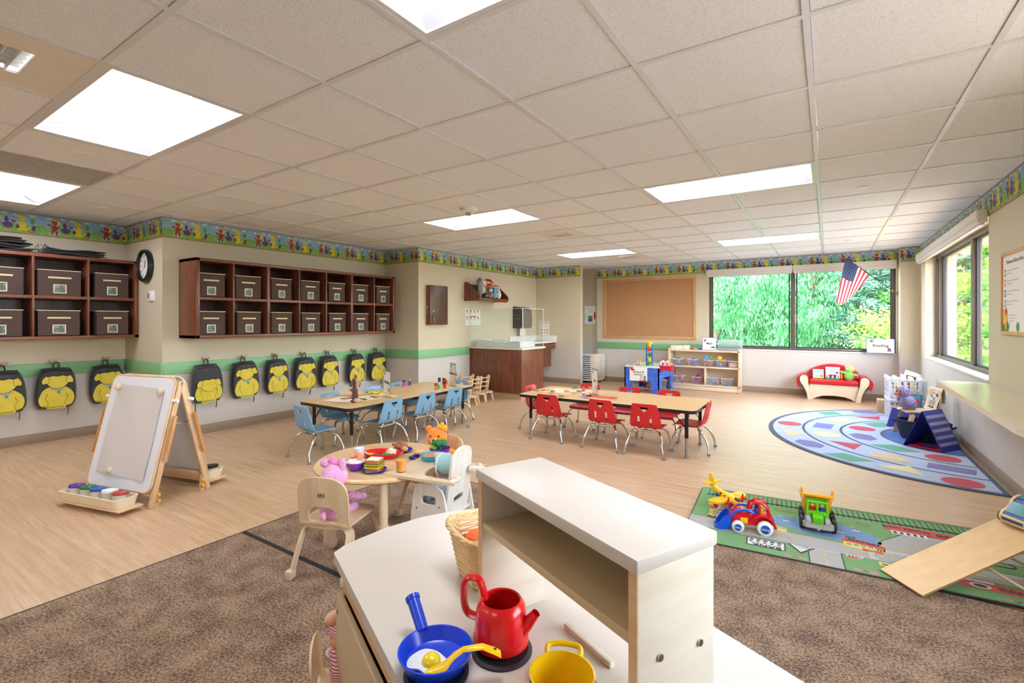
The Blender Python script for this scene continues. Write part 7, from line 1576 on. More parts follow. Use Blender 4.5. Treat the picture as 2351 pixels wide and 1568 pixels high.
for k, (px, py, c, cc) in enumerate([(927, 887, '#c83aa0', '#54301f'), (941, 884, '#2a4ea8', '#d09a5a'), (1001, 895, '#d86a3a', '#6b3a26'), (1008, 893, '#2fae8a', '#f2cd2c'), (1009, 881, '#1f5fc0', '#1d1d22'), (1021, 891, '#c2262c', '#26222a'), (1019, 882, '#7c1f2c', '#5a1c20'), (1024, 881, '#c8322c', '#f0c420')]):
    t = thing('glue_bottle', 'small %s shaker jar standing on the blue chairs table, %s' % (['magenta', 'dark blue tan-topped', 'orange', 'green yellow-topped', 'blue black-topped', 'red black-topped', 'maroon', 'red yellow-topped'][k], 'apart from the cluster' if k < 2 else 'in the cluster'), 'jar', on(px, py), group='shaker jars on the blue table')
    mb = MB(); mb.lathe([(0, 0), (.017, 0), (.017, .05), (.0, .05)], 18); mb.build('body', M('jar '+c, c, .3), t); mb = MB(); mb.lathe([(0, .05), (.0175, .05), (.0175, .075), (0, .076)], 18); mb.build('cap', M('jar '+cc, cc, .4), t)
hm = plushm('horse brown', '#5b3527'); mn = plushm('mane', '#c79a62')
HP = on(815, 923); t = plush('horse_puppet', 'brown plush horse puppet with tan mane standing on the blue chairs table', 'stuffed animal', Matrix.Translation((HP[0], HP[1], HP[2])) @ Matrix.Rotation(R(-20), 4, 'Z') @ TR(s=.86), (hm, [((0, 0, .06), (.045, .038, .065)), ((0, 0, .125), (.042, .036, .06)), ((0, 0, .22), (.042, .04, .055)), ((-.035, -.02, .195), (.035, .028, .026)), ((-.075, -.01, .125), (.045, .02, .018)), ((.05, -.005, .14), (.03, .02, .02)), ((-.02, -.02, .01), (.022, .03, .014)), ((.02, -.02, .01), (.022, .03, .014))]),
      [('muzzle', plushm('tan muzzle', '#9a6244'), [((-.062, -.03, .185), (.022, .022, .02))]), ('mane', mn, [((.03, .01, .25), (.022, .02, .04)), ((.042, .012, .2), (.02, .018, .05)), ((.035, .012, .15), (.016, .015, .035)), ((.0, .0, .278), (.02, .018, .014))]), ('ear', hm, [((.01, 0, .29), (.010, .008, .024))]), ('ear', hm, [((.04, .0, .285), (.010, .008, .02))]), ('tail', mn, [((.065, -.01, .028), (.035, .024, .025))]), ('eye', m_eye, [((-.03, -.036, .225), .005)])])
def sheet(name, label, px, py, w_, h_, rz, c, k=0, grp=None, cat='paper', z=.446):
    mb = MB(); mb.bb(-w_/2, w_/2, -h_/2, h_/2, .0002+k*.0012, .001+k*.0012); p = PZ(px, py, z); o = mb.build(name, M('paper '+c, c, .8), loc=(p.x, p.y, z), rz=rz); tag(o, label, cat, grp)
sheet('drawing_paper', 'cream drawing paper left of the horse puppet', 792, 918, .36, .26, 8, '#f7e6c4'); sheet('drawing_paper', 'tan drawing paper behind the horse puppet', 800, 903, .34, .24, 25, '#eecb9c', 1); sheet('drawing_paper', 'cream drawing paper right of the horse puppet', 862, 911, .36, .27, 80, '#f7e2b8')
cc_ = ['#2f8a3e', '#f3c81c', '#1d6e3a', '#f0d22c', '#2fa04c', '#e0b818', '#3a3330', '#8a4a22', '#c24a1c', '#2b2b30']
for k in range(6):
    p = PZ(848+k*5, 901+.7*k+(k % 2)*3, .446); mb = MB(); mb.cyl((-.045, 0, .007), (.045, 0, .007), .0065, n=8); mb.cyl((.045, 0, .007), (.056, 0, .007), .005, .001, 8); o = mb.build('fat_crayon', M('crayon %d' % k, cc_[k], .5), loc=(p.x, p.y, .4475+.0125*(k % 2)), rz=80+k*7); tag(o, '%s fat crayon in the pile by the card sign' % ['green', 'yellow', 'dark green', 'pale yellow', 'bright green', 'gold'][k], 'crayon', 'fat crayons in a pile')
for k in range(7):
    p = PZ([787, 793, 799, 804, 856, 862, 869][k], [917, 916, 917, 915, 912, 914, 910][k], .446); mb = MB(); mb.cyl((-.025, 0, .004), (.025, 0, .004), .0036, n=6); o = mb.build('small_crayon', M('crayon %d' % (6+k % 4), cc_[6+k % 4]), loc=(p.x, p.y, .4485), rz=30+47*k); tag(o, '%s small loose crayon on paper %s the horse puppet' % (('black', 'brown', 'rust', 'dark', 'black', 'brown', 'rust')[k], 'left of' if k < 4 else 'right of'), 'crayon', 'small loose crayons %s' % ('left' if k < 4 else 'right'))
sheet('craft_paper', 'cream craft paper at the left end of the red chairs table', 1303, 898, .46, .33, 5, '#f6dcae'); sheet('craft_paper', 'red-orange craft paper at the middle of the red chairs table', 1379, 911, .33, .14, -3, '#e25a3e', 1)
sheet('craft_paper', 'tan craft paper beside the glue stick', 1325, 905, .3, .3, 25, '#e6bd80', 1)
pcs = [(1232, 896, '#1f9c86', .06), (1248, 895, '#d84a2e', .07), (1258, 896.5, '#3a8a3e', .05), (1268, 897, '#8c62b0', .07), (1269, 899, '#e05a34', .07), (1266, 903, '#7a68c0', .05), (1288, 909, '#c2382c', .06), (1290, 911, '#4aa24e', .05), (1300, 897, '#d2402e', .06), (1302, 899, '#2b6e8a', .06), (1320, 891, '#8c3a4e', .08), (1315, 894, '#4a9e4e', .06), (1328, 899, '#7a5aa8', .07), (1336, 899, '#3f9a4a', .07), (1317, 904, '#8064b8', .07), (1336, 895, '#4aa7a0', .05), (1341, 912, '#7a72c4', .07), (1352, 910, '#8a7cc8', .06), (1350, 914, '#d85a6a', .07), (1408, 914, '#7f8ac8', .05), (1412, 917, '#d84a3a', .06)]
cnm = ['teal', 'red', 'green', 'purple', 'orange', 'blue-violet', 'dark red', 'bright green', 'scarlet', 'blue-green', 'maroon', 'leaf green', 'violet', 'grass green', 'lavender', 'turquoise', 'slate blue', 'pale violet', 'rose', 'grey-blue', 'vermilion']
for k, (px, py, c, s_) in enumerate(pcs):
    sh = [rect(-s_/2, -s_*.3, s_/2, s_*.3), circ(14, s_*.42), [(-s_/2, -s_*.3), (s_/2, -s_*.3), (0, s_*.4)]][k % 3]; p = PZ(px, py, .45); mb = MB(); mb.prism(sh, 0, .0008); o = mb.build('paper_shape', M('cut '+c, c, .8), loc=(p.x, p.y, .4495+.0007*k), rz=k*41); tag(o, '%s cut-out paper %s, %s on the red chairs table' % (cnm[k], ('strip', 'disc', 'triangle')[k % 3], ('far left', 'left of centre', 'mid-sheet', 'by the glue stick', 'by the red sheet')[min(4, k//5)]), 'paper shape', 'cut paper shapes on the art table')
t = thing('glue_stick', 'orange-capped glue stick standing on the red chairs table', 'glue stick', on(1340, 907)); mb = MB(); mb.cyl((0, 0, 0), (0, 0, .05), .013); mb.build('tube', M('glue tube', '#3a4ea8', .3), t); mb = MB(); mb.cyl((0, 0, .05), (0, 0, .085), .0135); mb.build('cap', M('glue cap', '#f07a22', .35), t); mb = MB(); mb.cyl((0, 0, .018), (0, 0, .04), .0134); mb.build('label', m_paper, t)
# ------------------------------------------------------------------ reading corner: crates, chair, bird, basket, pocket chart
m_crate = M('white crate plastic', '#e9ecf3', .35)
def make_crate():
    t = thing('milk_crate', '', 'crate'); w_, d_, h_ = .36, .36, .25
    for nm, T_ in (('front_lattice', TR(0, -d_/2, 0)), ('back_lattice', TR(0, d_/2, 0, rz=180)), ('side_lattice', TR(-w_/2, 0, 0, rz=-90)), ('side_lattice', TR(w_/2, 0, 0, rz=90))):
        mb = MB()
        for z, hh in ((.008, .016), (.07, .008), (.125, .008), (.18, .008), (.238, .024)): mb.box((0, .003, z), (w_, .006 if hh < .02 else .010, hh), 0, 0, T_)
        for k in range(8): x = -w_/2+.006+k*(w_-.012)/7; mb.box((x, .003, h_/2), (.010 if k not in (0, 7) else .014, .007, h_-.005), 0, 0, T_)
        mb.box((0, -.003, h_-.004), (w_+.012, .014, .008), 0, .002, T_)
        mb.build(nm, m_crate, t)
    mb = MB()
    for k in range(8): mb.box((-w_/2+.02+k*.046, 0, .006), (.008, d_-.01, .006)); mb.box((0, -d_/2+.02+k*.046, .006), (w_-.01, .008, .006))
    mb.build('base_lattice', m_crate, t); return t
cr0 = make_crate(); cz_ = .0105
cx0 = PZ(2036, 962, 0)
def cput(o, x, y, z, rz, lb): o.location = (x, y, z); o.rotation_euler = (0, 0, R(rz)); o['label'] = lb; o['group'] = 'white crates of books'
cput(cr0, .80, 7.62, .0105, 3, 'white lattice crate, lower one of the stack by the corner'); c2 = dup(cr0); cput(c2, .80, 7.62, .262, 3, 'white lattice crate full of books, upper one of the stack')
for k, (x, c, hh, lb) in enumerate([(-.12, '#eef0ee', .27, 'white'), (-.06, '#f2dfb8', .26, 'cream'), (.0, '#e9e6e2', .275, 'off-white'), (.05, '#f3d9a0', .255, 'pale yellow'), (.11, '#e8edf4', .26, 'pale blue')]):
    o = MB(); o.bb(-.012, .012, -.12, .12, 0, hh, 0, .002); o.box((-.0125, 0, hh*.6), (.001, .14, .07), 1); o.box((-.0125, .02, hh*.3), (.001, .1, .03), 2)
    o = o.build('picture_book', [M('cover '+c, c, .4), M('art '+str(k), ('#5a7f4a', '#d88a5a', '#7a6fb0', '#c84a4a', '#4a90b8')[k], .5), M('art dark', '#34384a', .5)]); o.location = (.80+x, 7.62, .282); o.rotation_euler = (0, R(-14+5*k), R(3)); tag(o, '%s picture book standing in the upper white crate' % lb, 'book', 'books in the upper crate')
o = MB(); o.bb(-.09, .09, -.01, .01, 0, .16, 0, .002); o.box((0, -.0105, .08), (.14, .001, .05), 1); o = o.build('picture_book', [M('cover green white', '#dfe8dc', .4), M('art dark', '#34384a')]); o.location = (.86, 7.755, .43); o.rotation_euler = (R(-8), R(20), R(20)); tag(o, 'dark lettered book tilted at the back of the upper crate by the wall', 'book')
WCP = Vector((.80, 6.62, .0105)); ch4 = bent_chair('bentwood chair with the lilac bird and a cloth bag, beside the white crates', WCP, 105, .262, .28)
pbird = M('plush lilac', '#a99cc4', .95, bump=1, bscale=45, sheen=.8, var=.15, vscale=60)
def shag(mb, c, r, n=900, l=.012, seed=1, mat=0):
    rg = random.Random(seed); c = Vector(c)
    for k in range(n):
        z = rg.uniform(-1, 1); a = rg.uniform(0, 6.283); s_ = math.sqrt(1-z*z); d = Vector((s_*math.cos(a), s_*math.sin(a), z)); p = c+Vector((d.x*r[0], d.y*r[1], d.z*r[2])); t_ = Vector((rg.uniform(-1, 1), rg.uniform(-1, 1), rg.uniform(-1, 1))).cross(d)
        if t_.length < .01: continue
        t_ = t_.normalized()*.004; q = p+d*l+Vector((rg.uniform(-.6, .6), rg.uniform(-.6, .6), rg.uniform(-.8, .2)))*l*.6; mb.add([p-t_, p+t_, q], [(0, 1, 2)], mat)
BT = Matrix.Translation((.735, 6.60, .2830)) @ Matrix.Rotation(R(-62), 4, 'Z') @ TR(rx=14)
t = plush('plush_bird', 'shaggy lilac plush bird with orange beak sitting on the wooden chair', 'stuffed animal', BT, (pbird, [((0, 0, .075), (.075, .065, .085)), ((0, -.015, .20), (.055, .052, .052)), ((-.07, -.02, .11), (.018, .04, .045)), ((.07, -.02, .11), (.018, .04, .045))]), [('beak', M('beak orange', '#e9541c', .6), [((0, -.085, .195), (.018, .038, .016))]), ('foot', M('foot ochre', '#b98a2e', .8), [((-.03, -.06, .008), (.022, .03, .01))]), ('foot', M('foot ochre', '#b98a2e'), [((.03, -.06, .008), (.022, .03, .01))])]+list(eyes(.022, -.062, .215)))
mb = MB(); shag(mb, (0, 0, .075), (.073, .063, .083), 1400, .012, 1); shag(mb, (0, -.015, .20), (.053, .05, .05), 800, .010, 2); mb.build('fur', pbird, t)
t = thing('tote_bag', 'cream cloth bag with printed letters draped over the wooden chair back', 'bag', (0, 0, 0)); mtb = M('cream canvas', '#eadfc9', .9, bump=.2, bscale=60)
TT = Matrix.Translation(WCP) @ Matrix.Rotation(R(105), 4, 'Z')
mb = MB(); path = smooth_pts([(0, -.10, .275), (0, -.118, .33), (0, -.145, .43), (0, -.158, .5), (0, -.170, .512), (0, -.186, .5), (0, -.19, .43), (0, -.18, .36)], 4); vs = []
N = len(path)
for i, p in enumerate(path):
    for k in range(9): vs.append((-.125+.25*k/8, p.y+.004*math.sin(k*1.3+i*.4), p.z))
mb.add(vs, [(i*9+k, i*9+k+1, (i+1)*9+k+1, (i+1)*9+k) for i in range(N-1) for k in range(8)], 0, TT, True); mb.build('cloth', mtb, t)
mb = MB()
for q, (x, z, w_, h_, c) in enumerate([(-.06, .44, .03, .03, 1), (.0, .455, .06, .008, 2), (.03, .42, .025, .03, 3), (-.02, .40, .02, .02, 1)]+[(-.06+.018*a, .375-.016*b, .012, .008, 4) for a in range(7) for b in range(3)]+[(-.05+.03*a, .315, .018, .022, (1, 5, 1, 5)[a]) for a in range(4)]):
    yy = -.098-(z-.275)*.27; mb.box((x, yy, z), (w_, .0015, h_), q and c, 0, TT)
mb.build('print', [M('bag navy', '#2f4a8a', .7), M('bag navy', '#2f4a8a'), M('bag purple', '#7a5aa8', .7), M('bag green', '#4a9a6a', .7), M('bag grey', '#8b8a88', .7), M('bag ochre', '#c9963c', .7)], t)
book('board book with farm animals on a blue ground, leaning against the crates', Matrix.Translation((.80, 7.22, .012)) @ TR(rx=-14, rz=-20), .20, .36, M('book navy', '#24459a', .4), (4, lambda f, w_, h_: (f(rect(-w_*.4, h_*.62, w_*.42, h_*.97), 10, 1), f(blob(-.05, h_*.75, .03, .04), 2, 2), f(blob(.01, h_*.78, .026, .035), 6, 3), f(blob(.06, h_*.74, .024, .04), 5, 4), f(blob(.02, h_*.7, .018, .02), 0, 5))))
t = thing('pocket_folder', 'blue folding panel standing under the wooden chair beside the crates', 'folder', (.72, 6.92, .0105), -25); mb = MB(); mb.prism([(-.17, 0), (.17, 0), (.15, .22), (-.13, .22)], -.004, .004, 0, TR(rx=-12) @ UP); mb.build('panel', M('navy vinyl', '#26389a', .35), t)
t = thing('rope_basket', 'dark navy oval rope basket with handles under the wooden chair', 'basket', (.815, 6.40, .0112), -22); m_rope = M('navy rope', '#26384f', .85, bump=.8, bscale=90, var=.2, vscale=60)
mb = MB()
for k in range(15):
    z = .008+k*.0128; q = .78+.22*(k/14)**.8; mb.tube([(.225*q*math.cos(R(a)), .155*q*math.sin(R(a)), z) for a in range(0, 360, 9)], .0072, 6, closed=True)
mb.prism([(.18*math.cos(R(a)), .12*math.sin(R(a))) for a in range(0, 360, 12)], .001, .006); mb.build('coil_wall', m_rope, t)
for s_ in (-1, 1): mb = MB(); mb.tube(smooth_pts([(s_*.215, -.03, .15), (s_*.25, -.02, .16), (s_*.255, .0, .17), (s_*.25, .02, .16), (s_*.215, .03, .15)], 4), .009, 8); mb.build('handle', m_rope, t)
t = thing('pocket_chart', 'blue tent-shaped pocket chart with clear strips standing on the round-shaped rug', 'pocket chart', (.75, 5.935, .0118), -33)
m_navy = M('navy vinyl', '#26389a', .35); m_strip = M('clear pocket strip', '#9a9cc6', .35)
ap = .355; hw = .155; dp = .33
for s_ in (-1, 1):
    v = [(s_*hw, 0, 0), (s_*hw, dp, 0), (0, dp, ap), (0, 0, ap)]; n_v = Vector((ap, 0, hw)).normalized()*.004; n_v.x *= s_
    v2 = [Vector(p)+Vector((n_v.x, 0, n_v.z)) for p in v]; mb = MB(); F = [(0, 1, 2, 3), (7, 6, 5, 4), (0, 4, 5, 1), (1, 5, 6, 2), (2, 6, 7, 3), (3, 7, 4, 0)]; mb.add(v+v2, F); p = mb.build('panel', m_navy, t)
    mb = MB()
    for k in range(5):
        a, b = .12+k*.17, .12+k*.17+.075; P_ = lambda q, y: (s_*hw*q+n_v.x*1.15, y, ap*(1-q)+n_v.z*1.15); mb.add([P_(a, .015), P_(b, .015), P_(b, dp-.015), P_(a, dp-.015)], [(0, 1, 2, 3)])
    mb.build('pocket_strip', m_strip, p)
mb = MB(); mb.bb(-hw, hw, 0, dp, -.001, .003); mb.build('base_panel', m_navy, t); mb = MB(); mb.bb(-hw+.03, hw-.02, .02, .22, .003, .012); mb.build('card_pack', m_red, t); mb = MB(); mb.bb(-.05, .07, .05, .15, .012, .014); mb.build('card_window', m_navy, t)
# small carton beside the crates
o = MB(); o.box((0, 0, .09), (.10, .2, .18), 0, .003); o = o.build('cardboard_box', M('carton', '#c9a77c', .8), loc=(.60, 8.03, .001)); tag(o, 'small tan carton half hidden behind the white crates', 'box')

# ------------------------------------------------------------------ play kitchen in the foreground
KO = Vector((-.639, .975, .0105)); KT = Matrix.Translation(KO) @ Matrix.Rotation(R(-24.9), 4, 'Z'); HC = .56-.0105
def KU(px, py, h): p = PZ(px, py, h); q = KT.inverted() @ p; return (q.x, q.y)
t = thing('play_kitchen', 'cream-topped maple play kitchen with raised shelf in the foreground', 'play kitchen', KO, -24.9)
m_kt = M('cream laminate', '#cfc6b7', .35); m_kd = M('beige door laminate', '#c6b08a', .4); m_kw = wood('kitchen maple', '#e3c093', '#d3a877', 2.4, 'Z', .4, 9)
m_kwx = wood('kitchen maple x', '#dfb98a', '#cda070', 2.4, 'X', .4, 12)
m_ksh = M('tan shelf laminate', '#c8ae82', .35); m_kin = M('taupe back laminate', '#b8a286', .45)
m_kside = wood('pale maple side', '#d9cdb9', '#cdbfa6', 2.2, 'Y', .4, 10)
# countertop outline in local coordinates (u+.99, v-.615)
out = [(-.475, -.325), (.52, -.325), (.565, -.30), (.585, -.24), (.585, .22), (.57, .28), (.53, .315), (-.47, .318)]
arc = [(-.515, .26), (-.55, .17), (-.575, .06), (-.580, -.02), (-.56, -.15), (-.525, -.245), (-.505, -.29)]
mb = MB(); mb.prism(out+arc, HC-.028, HC, 0); cto = mb.build('countertop', m_kt, t)
mb = MB(); mb.bb(-.47, -.45, -.30, .29, 0, HC-.028); mb.build('side_panel', m_kw, t); mb = MB(); mb.bb(.53, .55, -.30, .29, 0, HC-.028); mb.build('side_panel', m_kw, t)
mb = MB(); mb.bb(-.45, .53, .27, .29, 0, HC-.028); mb.build('back_panel', m_kwx, t)
mb = MB(); mb.bb(-.45, .53, -.30, -.282, HC-.11, HC-.028); mb.build('apron', m_kwx, t)
mb = MB(); mb.bb(-.45, .53, -.28, .27, .05, .068); mb.build('bottom_board', m_kwx, t)
mb = MB(); mb.bb(-.468, .04, -.320, -.302, .03, HC-.118, 0, .003); dr = mb.build('door', m_kd, t); mb = MB(); mb.cyl((-.45, -.3205, HC-.16), (-.45, -.3225, HC-.16), .006, n=12); mb.build('screw', m_steel, dr)
mb = MB(); mb.bb(.05, .548, -.320, -.302, .03, HC-.118, 0, .003); mb.build('door', m_kd, t)
for px, py in ((1152, 1493), (1002, 1545), (1292, 1562)):
    u, v = KU(px, py, .56); mb = MB(); mb.lathe([(0, 0), (.062, 0), (.062, .004), (.054, .005), (.054, .003), (0, .003)], 40, T=TR(u, v, HC)); mb.build('burner', M('burner black', '#26262a', .45), t)
hx0, hx1, hy0, hy1 = KU(1092, 1076, .9)[0], KU(1463, 1288, .9)[0], KU(1092, 1076, .9)[1], KU(1245, 1050, .9)[1]
HT = .9-.0105
mb = MB(); mb.box(((hx0+hx1)/2, (hy0+hy1)/2, HT-.011), (hx1-hx0, hy1-hy0, .022), 0, .0025); mb.build('upper_top', m_kt, t)
for x0, x1 in ((hx0+.004, hx0+.022), (hx1-.022, hx1-.004)):
    mb = MB(); mb.bb(x0, x1, hy0+.006, hy1-.004, HC, HT-.022, 0, .001); up = mb.build('upper_side', [m_kside], t)
    mb = MB(); mb.bb(x0+.0005, x1-.0005, hy0+.0045, hy0+.0065, HC, HT-.022); mb.build('edge_banding', m_kwx, up)
    if x0 > 0:
        mb = MB()
        for px, py in ((1605, 1505), (1510, 1562)):
            q = PZ(px, py, .7); 
        for yy, zz in ((hy0+.14, HC+.175), (hy0+.05, HC+.185)): mb.cyl((x1, yy, zz), (x1+.003, yy, zz), .0055, n=14)
        mb.build('screw', m_chrome, up)
zs_ = .9-.0105-.115
mb = MB(); mb.bb(hx0+.022, hx1-.022, hy0+.006, hy1-.016, zs_-.016, zs_, 0, .001); mb.build('upper_shelf', m_ksh, t)
mb = MB(); mb.bb(hx0+.022, hx1-.022, hy1-.016, hy1-.006, zs_-.016, HT-.022); mb.build('upper_back', m_kin, t)
u0, v0 = KU(1290, 1445, .56); u1, v1 = KU(1395, 1540, .56); mb = MB(); mb.box(((u0+u1)/2, (v0+v1)/2+.012, HC+.006), (u1-u0, .012, .012), 0, .001); mb.build('cleat', m_kside, t)
def KP(u, v, z): return KT @ Vector((u, v, z))
# kettle
m_kr = M('kettle red', '#dc1a1c', .22); u, v = KU(1151, 1470, .57); kp = KP(u, v, HC+.0052)
t = thing('toy_kettle', 'red toy kettle without lid on the rear burner', 'toy kettle', kp, 35)
mb = MB(); mb.lathe([(0, 0), (.050, 0), (.0565, .006), (.0575, .02), (.056, .0205), (.055, .04), (.0525, .068), (.0495, .08), (.043, .090), (.040, .0925), (.0375, .090), (.041, .082), (.0465, .07), (.052, .02), (.04, .006), (0, .006)], 56); mb.build('body', m_kr, t)
mb = MB(); mb.tube([(.042, 0, .036), (.060, 0, .056), (.076, 0, .078)], [.018, .012, .0085], 16, caps=False); mb.tube([(.076, 0, .078), (.06, 0, .058), (.05, 0, .045)], [.0065, .008, .01], 14, caps=False); mb.build('spout', m_kr, t, T=TR(rz=-22))
mb = MB(); hp_ = smooth_pts([(-.036, 0, .084), (-.044, 0, .112), (-.054, 0, .124), (-.072, 0, .124), (-.084, 0, .112), (-.087, 0, .085), (-.084, 0, .06), (-.074, 0, .046), (-.052, 0, .042)], 4); mb.tube(hp_, .0105, 8, sq=.6); mb.build('handle', m_kr, t, T=TR(rz=-22))
# pan, egg, spatula, yellow pot
m_kb = M('pan blue', '#1743d0', .25); u, v = KU(1000, 1512, .575); pp = KP(u, v, HC+.0052)
t = thing('toy_pan', 'blue toy frying pan holding a fried egg on the front burner', 'toy pan', pp, 155)
mb = MB(); mb.lathe([(0, 0), (.052, 0), (.060, .004), (.071, .027), (.0725, .031), (.069, .031), (.057, .008), (.05, .005), (0, .005)], 56); mb.build('body', m_kb, t)
mb = MB(); mb.tube([(.068, 0, .026), (.080, 0, .034), (.128, 0, .064)], [.012, .0125, .0135], 16); mb.tube([(.125, 0, .062), (.132, 0, .0665)], .0155, 16); mb.build('handle', m_kb, t)
eg = KU(985, 1510, .585); ep = KP(eg[0], eg[1], HC+.012)
t = thing('toy_egg', 'toy fried egg with yellow yolk lying in the blue pan', 'toy food', ep); mb = MB(); eo = cmul([(-.042, .0), (-.034, .024), (-.01, .032), (.014, .028), (.036, .02), (.042, -.002), (.03, -.02), (.018, -.026), (-.004, -.024), (-.024, -.032), (-.038, -.02)], 4)
mb.prism(eo, 0, .004, 0, None, True); mb.build('egg_white', M('egg white', '#e4e8e8', .3), t, 60); mb = MB(); mb.ell((.002, .004, .005), (.0185, .0185, .014), n=24, m=14); mb.build('yolk', M('egg yolk', '#ecd021', .2), t)
a, b = KU(975, 1540, .585), KU(1150, 1508, .598); pa, pb = KP(*a, .578-.0105), KP(*b, .597-.0105)
t = thing('toy_spatula', 'yellow toy spatula resting across the pan rim', 'toy spatula'); mb = MB(); d = (pb-pa); sd2 = Vector((0, 0, 1)).cross(d).normalized()
prof_ = [(0, .004, .0), (.08, .014, .002), (.25, .017, .006), (.38, .010, .022), (.5, .007, .030), (.75, .0085, .028), (.92, .011, .014), (1.0, .011, .006)]
vs = []
for q, hw_, up_ in prof_:
    c = pa.lerp(pb, q)+Vector((0, 0, up_)); 
    for s_, dz in ((-1, 0), (-.6, .004), (.6, .004), (1, 0), (.6, -.003), (-.6, -.003)): vs.append(c+sd2*s_*hw_+Vector((0, 0, dz)))
fs = [(i*6+k, i*6+(k+1) % 6, (i+1)*6+(k+1) % 6, (i+1)*6+k) for i in range(len(prof_)-1) for k in range(6)]+[tuple(range(6)), tuple(range((len(prof_)-1)*6, len(prof_)*6))]
mb.add(vs, fs, 0, None, True); mb.build('handle', M('pot yellow', '#f2c511', .25), t, 60)
mb = MB(); c = pa.lerp(pb, .92)+Vector((0, 0, .0186)); mb.lathe([(0, 0), (.0028, 0), (.0028, .0006), (0, .0006)], 12, T=Matrix.Translation(c)); mb.build('hanging_hole', m_ink, t)
pc = PZ(1291, 1545, .622); t = thing('toy_pot', 'yellow toy pot with loop handle at the bottom edge of the picture', 'toy pot', (pc.x, pc.y, .5652), 115)
mb = MB(); mb.lathe([(0, 0), (.042, 0), (.048, .006), (.056, .055), (.058, .057), (.054, .058), (.045, .008), (0, .006)], 56); mb.build('body', M('pot yellow', '#f2c511'), t)
for s_ in (1, -1): mb = MB(); mb.tube(smooth_pts([(s_*.052, -.030, .050), (s_*.076, -.029, .053), (s_*.082, 0, .054), (s_*.076, .029, .053), (s_*.052, .030, .050)], 5), .005, 8, sq=1); mb.build('handle', M('pot yellow', '#f2c511'), t)
# wicker basket with fruit
bb_ = (KU(1030, 1318, .56), KU(1092, 1372, .56)); u, v = bb_[0][0]+.064, bb_[0][1]+.078
bc = KP(u, v, HC+.001); t = thing('wicker_basket', 'golden wicker basket of fruit behind the left post of the raised shelf', 'basket', bc, -24.9)
m_wick = M('wicker', '#e3c088', .5, var=.07, vscale=60)
def bs(z):      # half sizes, growing upwards, front left corner low
    q = z/.125; return .064+.028*q, .054+.024*q, .03+.01*q
mb = MB(); NS = 44
for k in range(19):
    z = .006+k*.0062; a_, b_, r_ = bs(z); pts = []
    P2 = rrect(a_*2, b_*2, r_, n=8); P3 = []
    for i, (x, y) in enumerate(P2):
        nrm = Vector((x, y)).normalized(); off = .0022*(1 if (i+k) % 2 else -1); P3.append((x+nrm.x*off, y+nrm.y*off, z+.010*(z/.125)*((x/a_)**2)*1.0))
    mb.tube(P3, .0029, 5, closed=True)
mb.build('weave', m_wick, t)
mb = MB(); 
for i in range(36):
    P0 = rrect(*[q*2 for q in bs(.0)[:2]], bs(0)[2], n=8)[i]; P1 = rrect(*[q*2 for q in bs(.12)[:2]], bs(.12)[2], n=8)[i]; mb.tube([(P0[0], P0[1], .002), (P1[0], P1[1], .12+.01*(P1[0]/.094)**2)], .002, 5)
mb.prism(rrect(.13, .105, .03), .001, .005); mb.build('stake', m_wick, t)
mb = MB(); a_, b_, r_ = bs(.125)
for ph_ in (0, 2.1, 4.2):
    pts = []
    L2_ = cmul(rrect(a_*2+.004, b_*2+.004, r_, n=8), 3); n2 = len(L2_)
    for i, (x, y) in enumerate(L2_):
        an = i*2*math.pi*34/n2+ph_; nrm = Vector((x, y)).normalized(); pts.append((x+nrm.x*.0045*math.cos(an), y+nrm.y*.0045*math.cos(an), .125+.011*(x/a_)**2+.0045*math.sin(an)))
    mb.tube(pts, .0042, 6, closed=True)
mb.build('braided_rim', m_wick, t)
m_or = M('orange fruit', '#f0661a', .45, bump=.35, bscale=160); m_le = M('lemon fruit', '#f6d320', .4, bump=.1, bscale=90)
for (du, dv, dz, r_, m_, nm, lb) in ((-.028, -.012, .082, .036, m_or, 'toy_orange', 'larger toy orange in the wicker basket'), (-.046, .014, .074, .03, m_or, 'toy_orange', 'toy orange half hidden at the back left of the wicker basket'), (.040, -.006, .088, .034, m_le, 'toy_lemon', 'yellow toy lemon in the wicker basket beside the shelf post'), (.01, .03, .045, .03, m_or, 'toy_orange', 'toy orange low in the wicker basket')):
    mb = MB(); mb.ell((0, 0, 0), (r_, r_, r_*(1.2 if m_ is m_le else .96)), n=28, m=18); c = KP(u+du, v+dv, HC+dz); o = mb.build(nm, m_, loc=c); tag(o, lb, 'toy fruit')
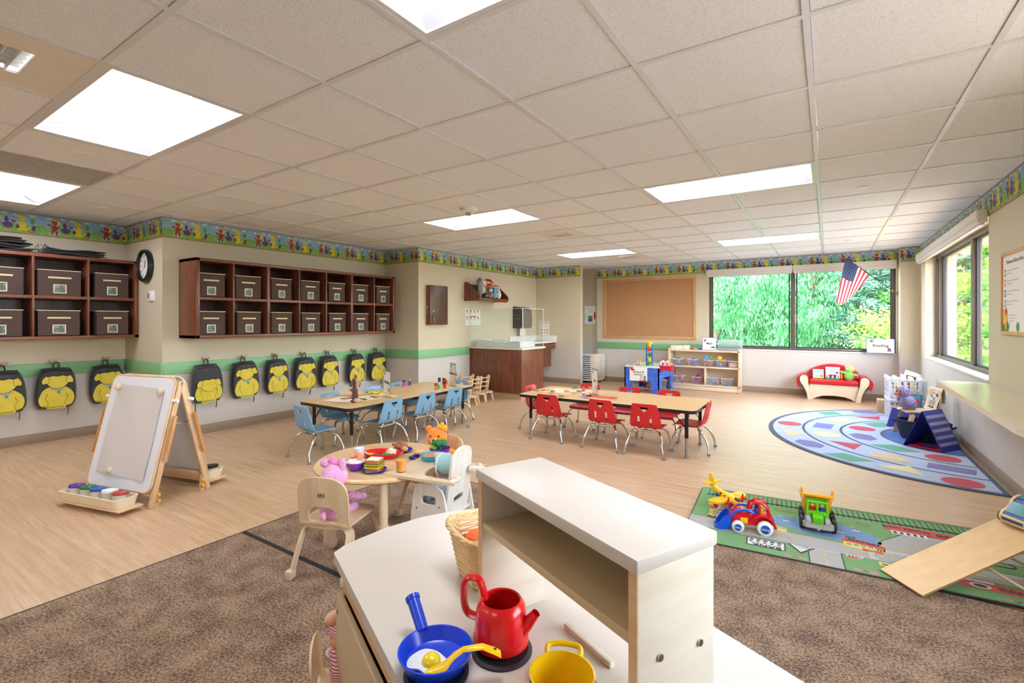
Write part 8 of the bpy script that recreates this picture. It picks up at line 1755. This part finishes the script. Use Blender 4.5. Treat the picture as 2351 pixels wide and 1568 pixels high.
# chair with doll at the lower left edge
ch5 = bent_chair('bentwood chair at the bottom edge of the picture, pushed up to the play kitchen', (-1.175, .665, .0105), 0, .25)
def aim(o, px, py, h, rz, back=.165):
    P = PZ(px, py, h); o.rotation_euler = (0, 0, R(rz)); o.location = (P.x-math.sin(R(rz))*back, P.y+math.cos(R(rz))*back, .0105)
ch5.scale = (.62, .62, .62); aim(ch5, 716, 1478, .305, -42, .10)
DB = ch5.location.copy(); DT = Matrix.Translation(DB) @ Matrix.Rotation(R(-42), 4, 'Z')
m_ps = stripem('doll stripe pink', '#f3dfe0', '#d85a72', 1100); m_dsk = M('doll skin light', '#eab48f', .4, sub=.1)
tips = [PZ(768, 1412, .36), PZ(768, 1478, .40)]
dl = DT @ Vector((.0, .0, .158)); t = thing('baby_doll', 'doll in pink striped pyjamas lying in the chair by the play kitchen door', 'doll', dl, 0)
f1 = PZ(767, 1418, .34)-dl; h1 = PZ(770, 1478, .275)-dl; hp = Vector((.02, .03, .03)); 
mb = MB(); mb.ell((.01, .0, .04), (.05, .05, .042), n=18, m=12); kn = (hp+f1)/2+Vector((.02, .0, .02)); mb.tube(smooth_pts([hp, kn, f1-Vector((0, 0, .03))], 6), [.030]*6+[.026]*5+[.022]*2, 14); sh_ = Vector((.0, -.03, .04)); el_ = (sh_+h1)/2+Vector((.02, -.01, -.02)); mb.tube(smooth_pts([sh_, el_, h1-Vector((0, 0, .028))], 6), [.024]*13, 14); mb.build('pyjamas', m_ps, t)
mb = MB(); mb.ell((0, 0, 0), (.022, .03, .019), n=18, m=12, T=Matrix.Translation(f1)) 
for k in range(5): mb.ell((-.016+k*.008, .026-.003*abs(k-1), .010), (.0046, .006, .0055), n=10, m=7, T=Matrix.Translation(f1))
mb.build('foot', m_dsk, t)
mb = MB(); mb.ell((0, 0, 0), (.018, .012, .02), n=16, m=10, T=Matrix.Translation(h1))
for k in range(4): mb.tube(smooth_pts([(-.0135+k*.009, 0, .012), (-.015+k*.010, -.003, .026-.002*abs(k-1.5)), (-.0155+k*.0102, -.001, .037-.003*abs(k-1.5))], 3), [.0052]*4+[.0048]*2+[.004], 8, T=Matrix.Translation(h1))
mb.tube(smooth_pts([(.014, -.002, -.004), (.024, -.006, .008), (.027, -.006, .018)], 3), [.0056]*4+[.005]*2+[.004], 8, T=Matrix.Translation(h1)); mb.build('hand', m_dsk, t)
mb = MB(); mb.tube([(h1.x+.024*math.cos(R(a)), h1.y+.024*math.sin(R(a)), h1.z-.024) for a in range(0, 360, 24)], .005, 6, closed=True); mb.build('cuff', m_paper, t)
mb = MB(); mb.ell((.05, .0, .08), (.036, .04, .038), n=20, m=14); mb.build('head', m_dsk, t)
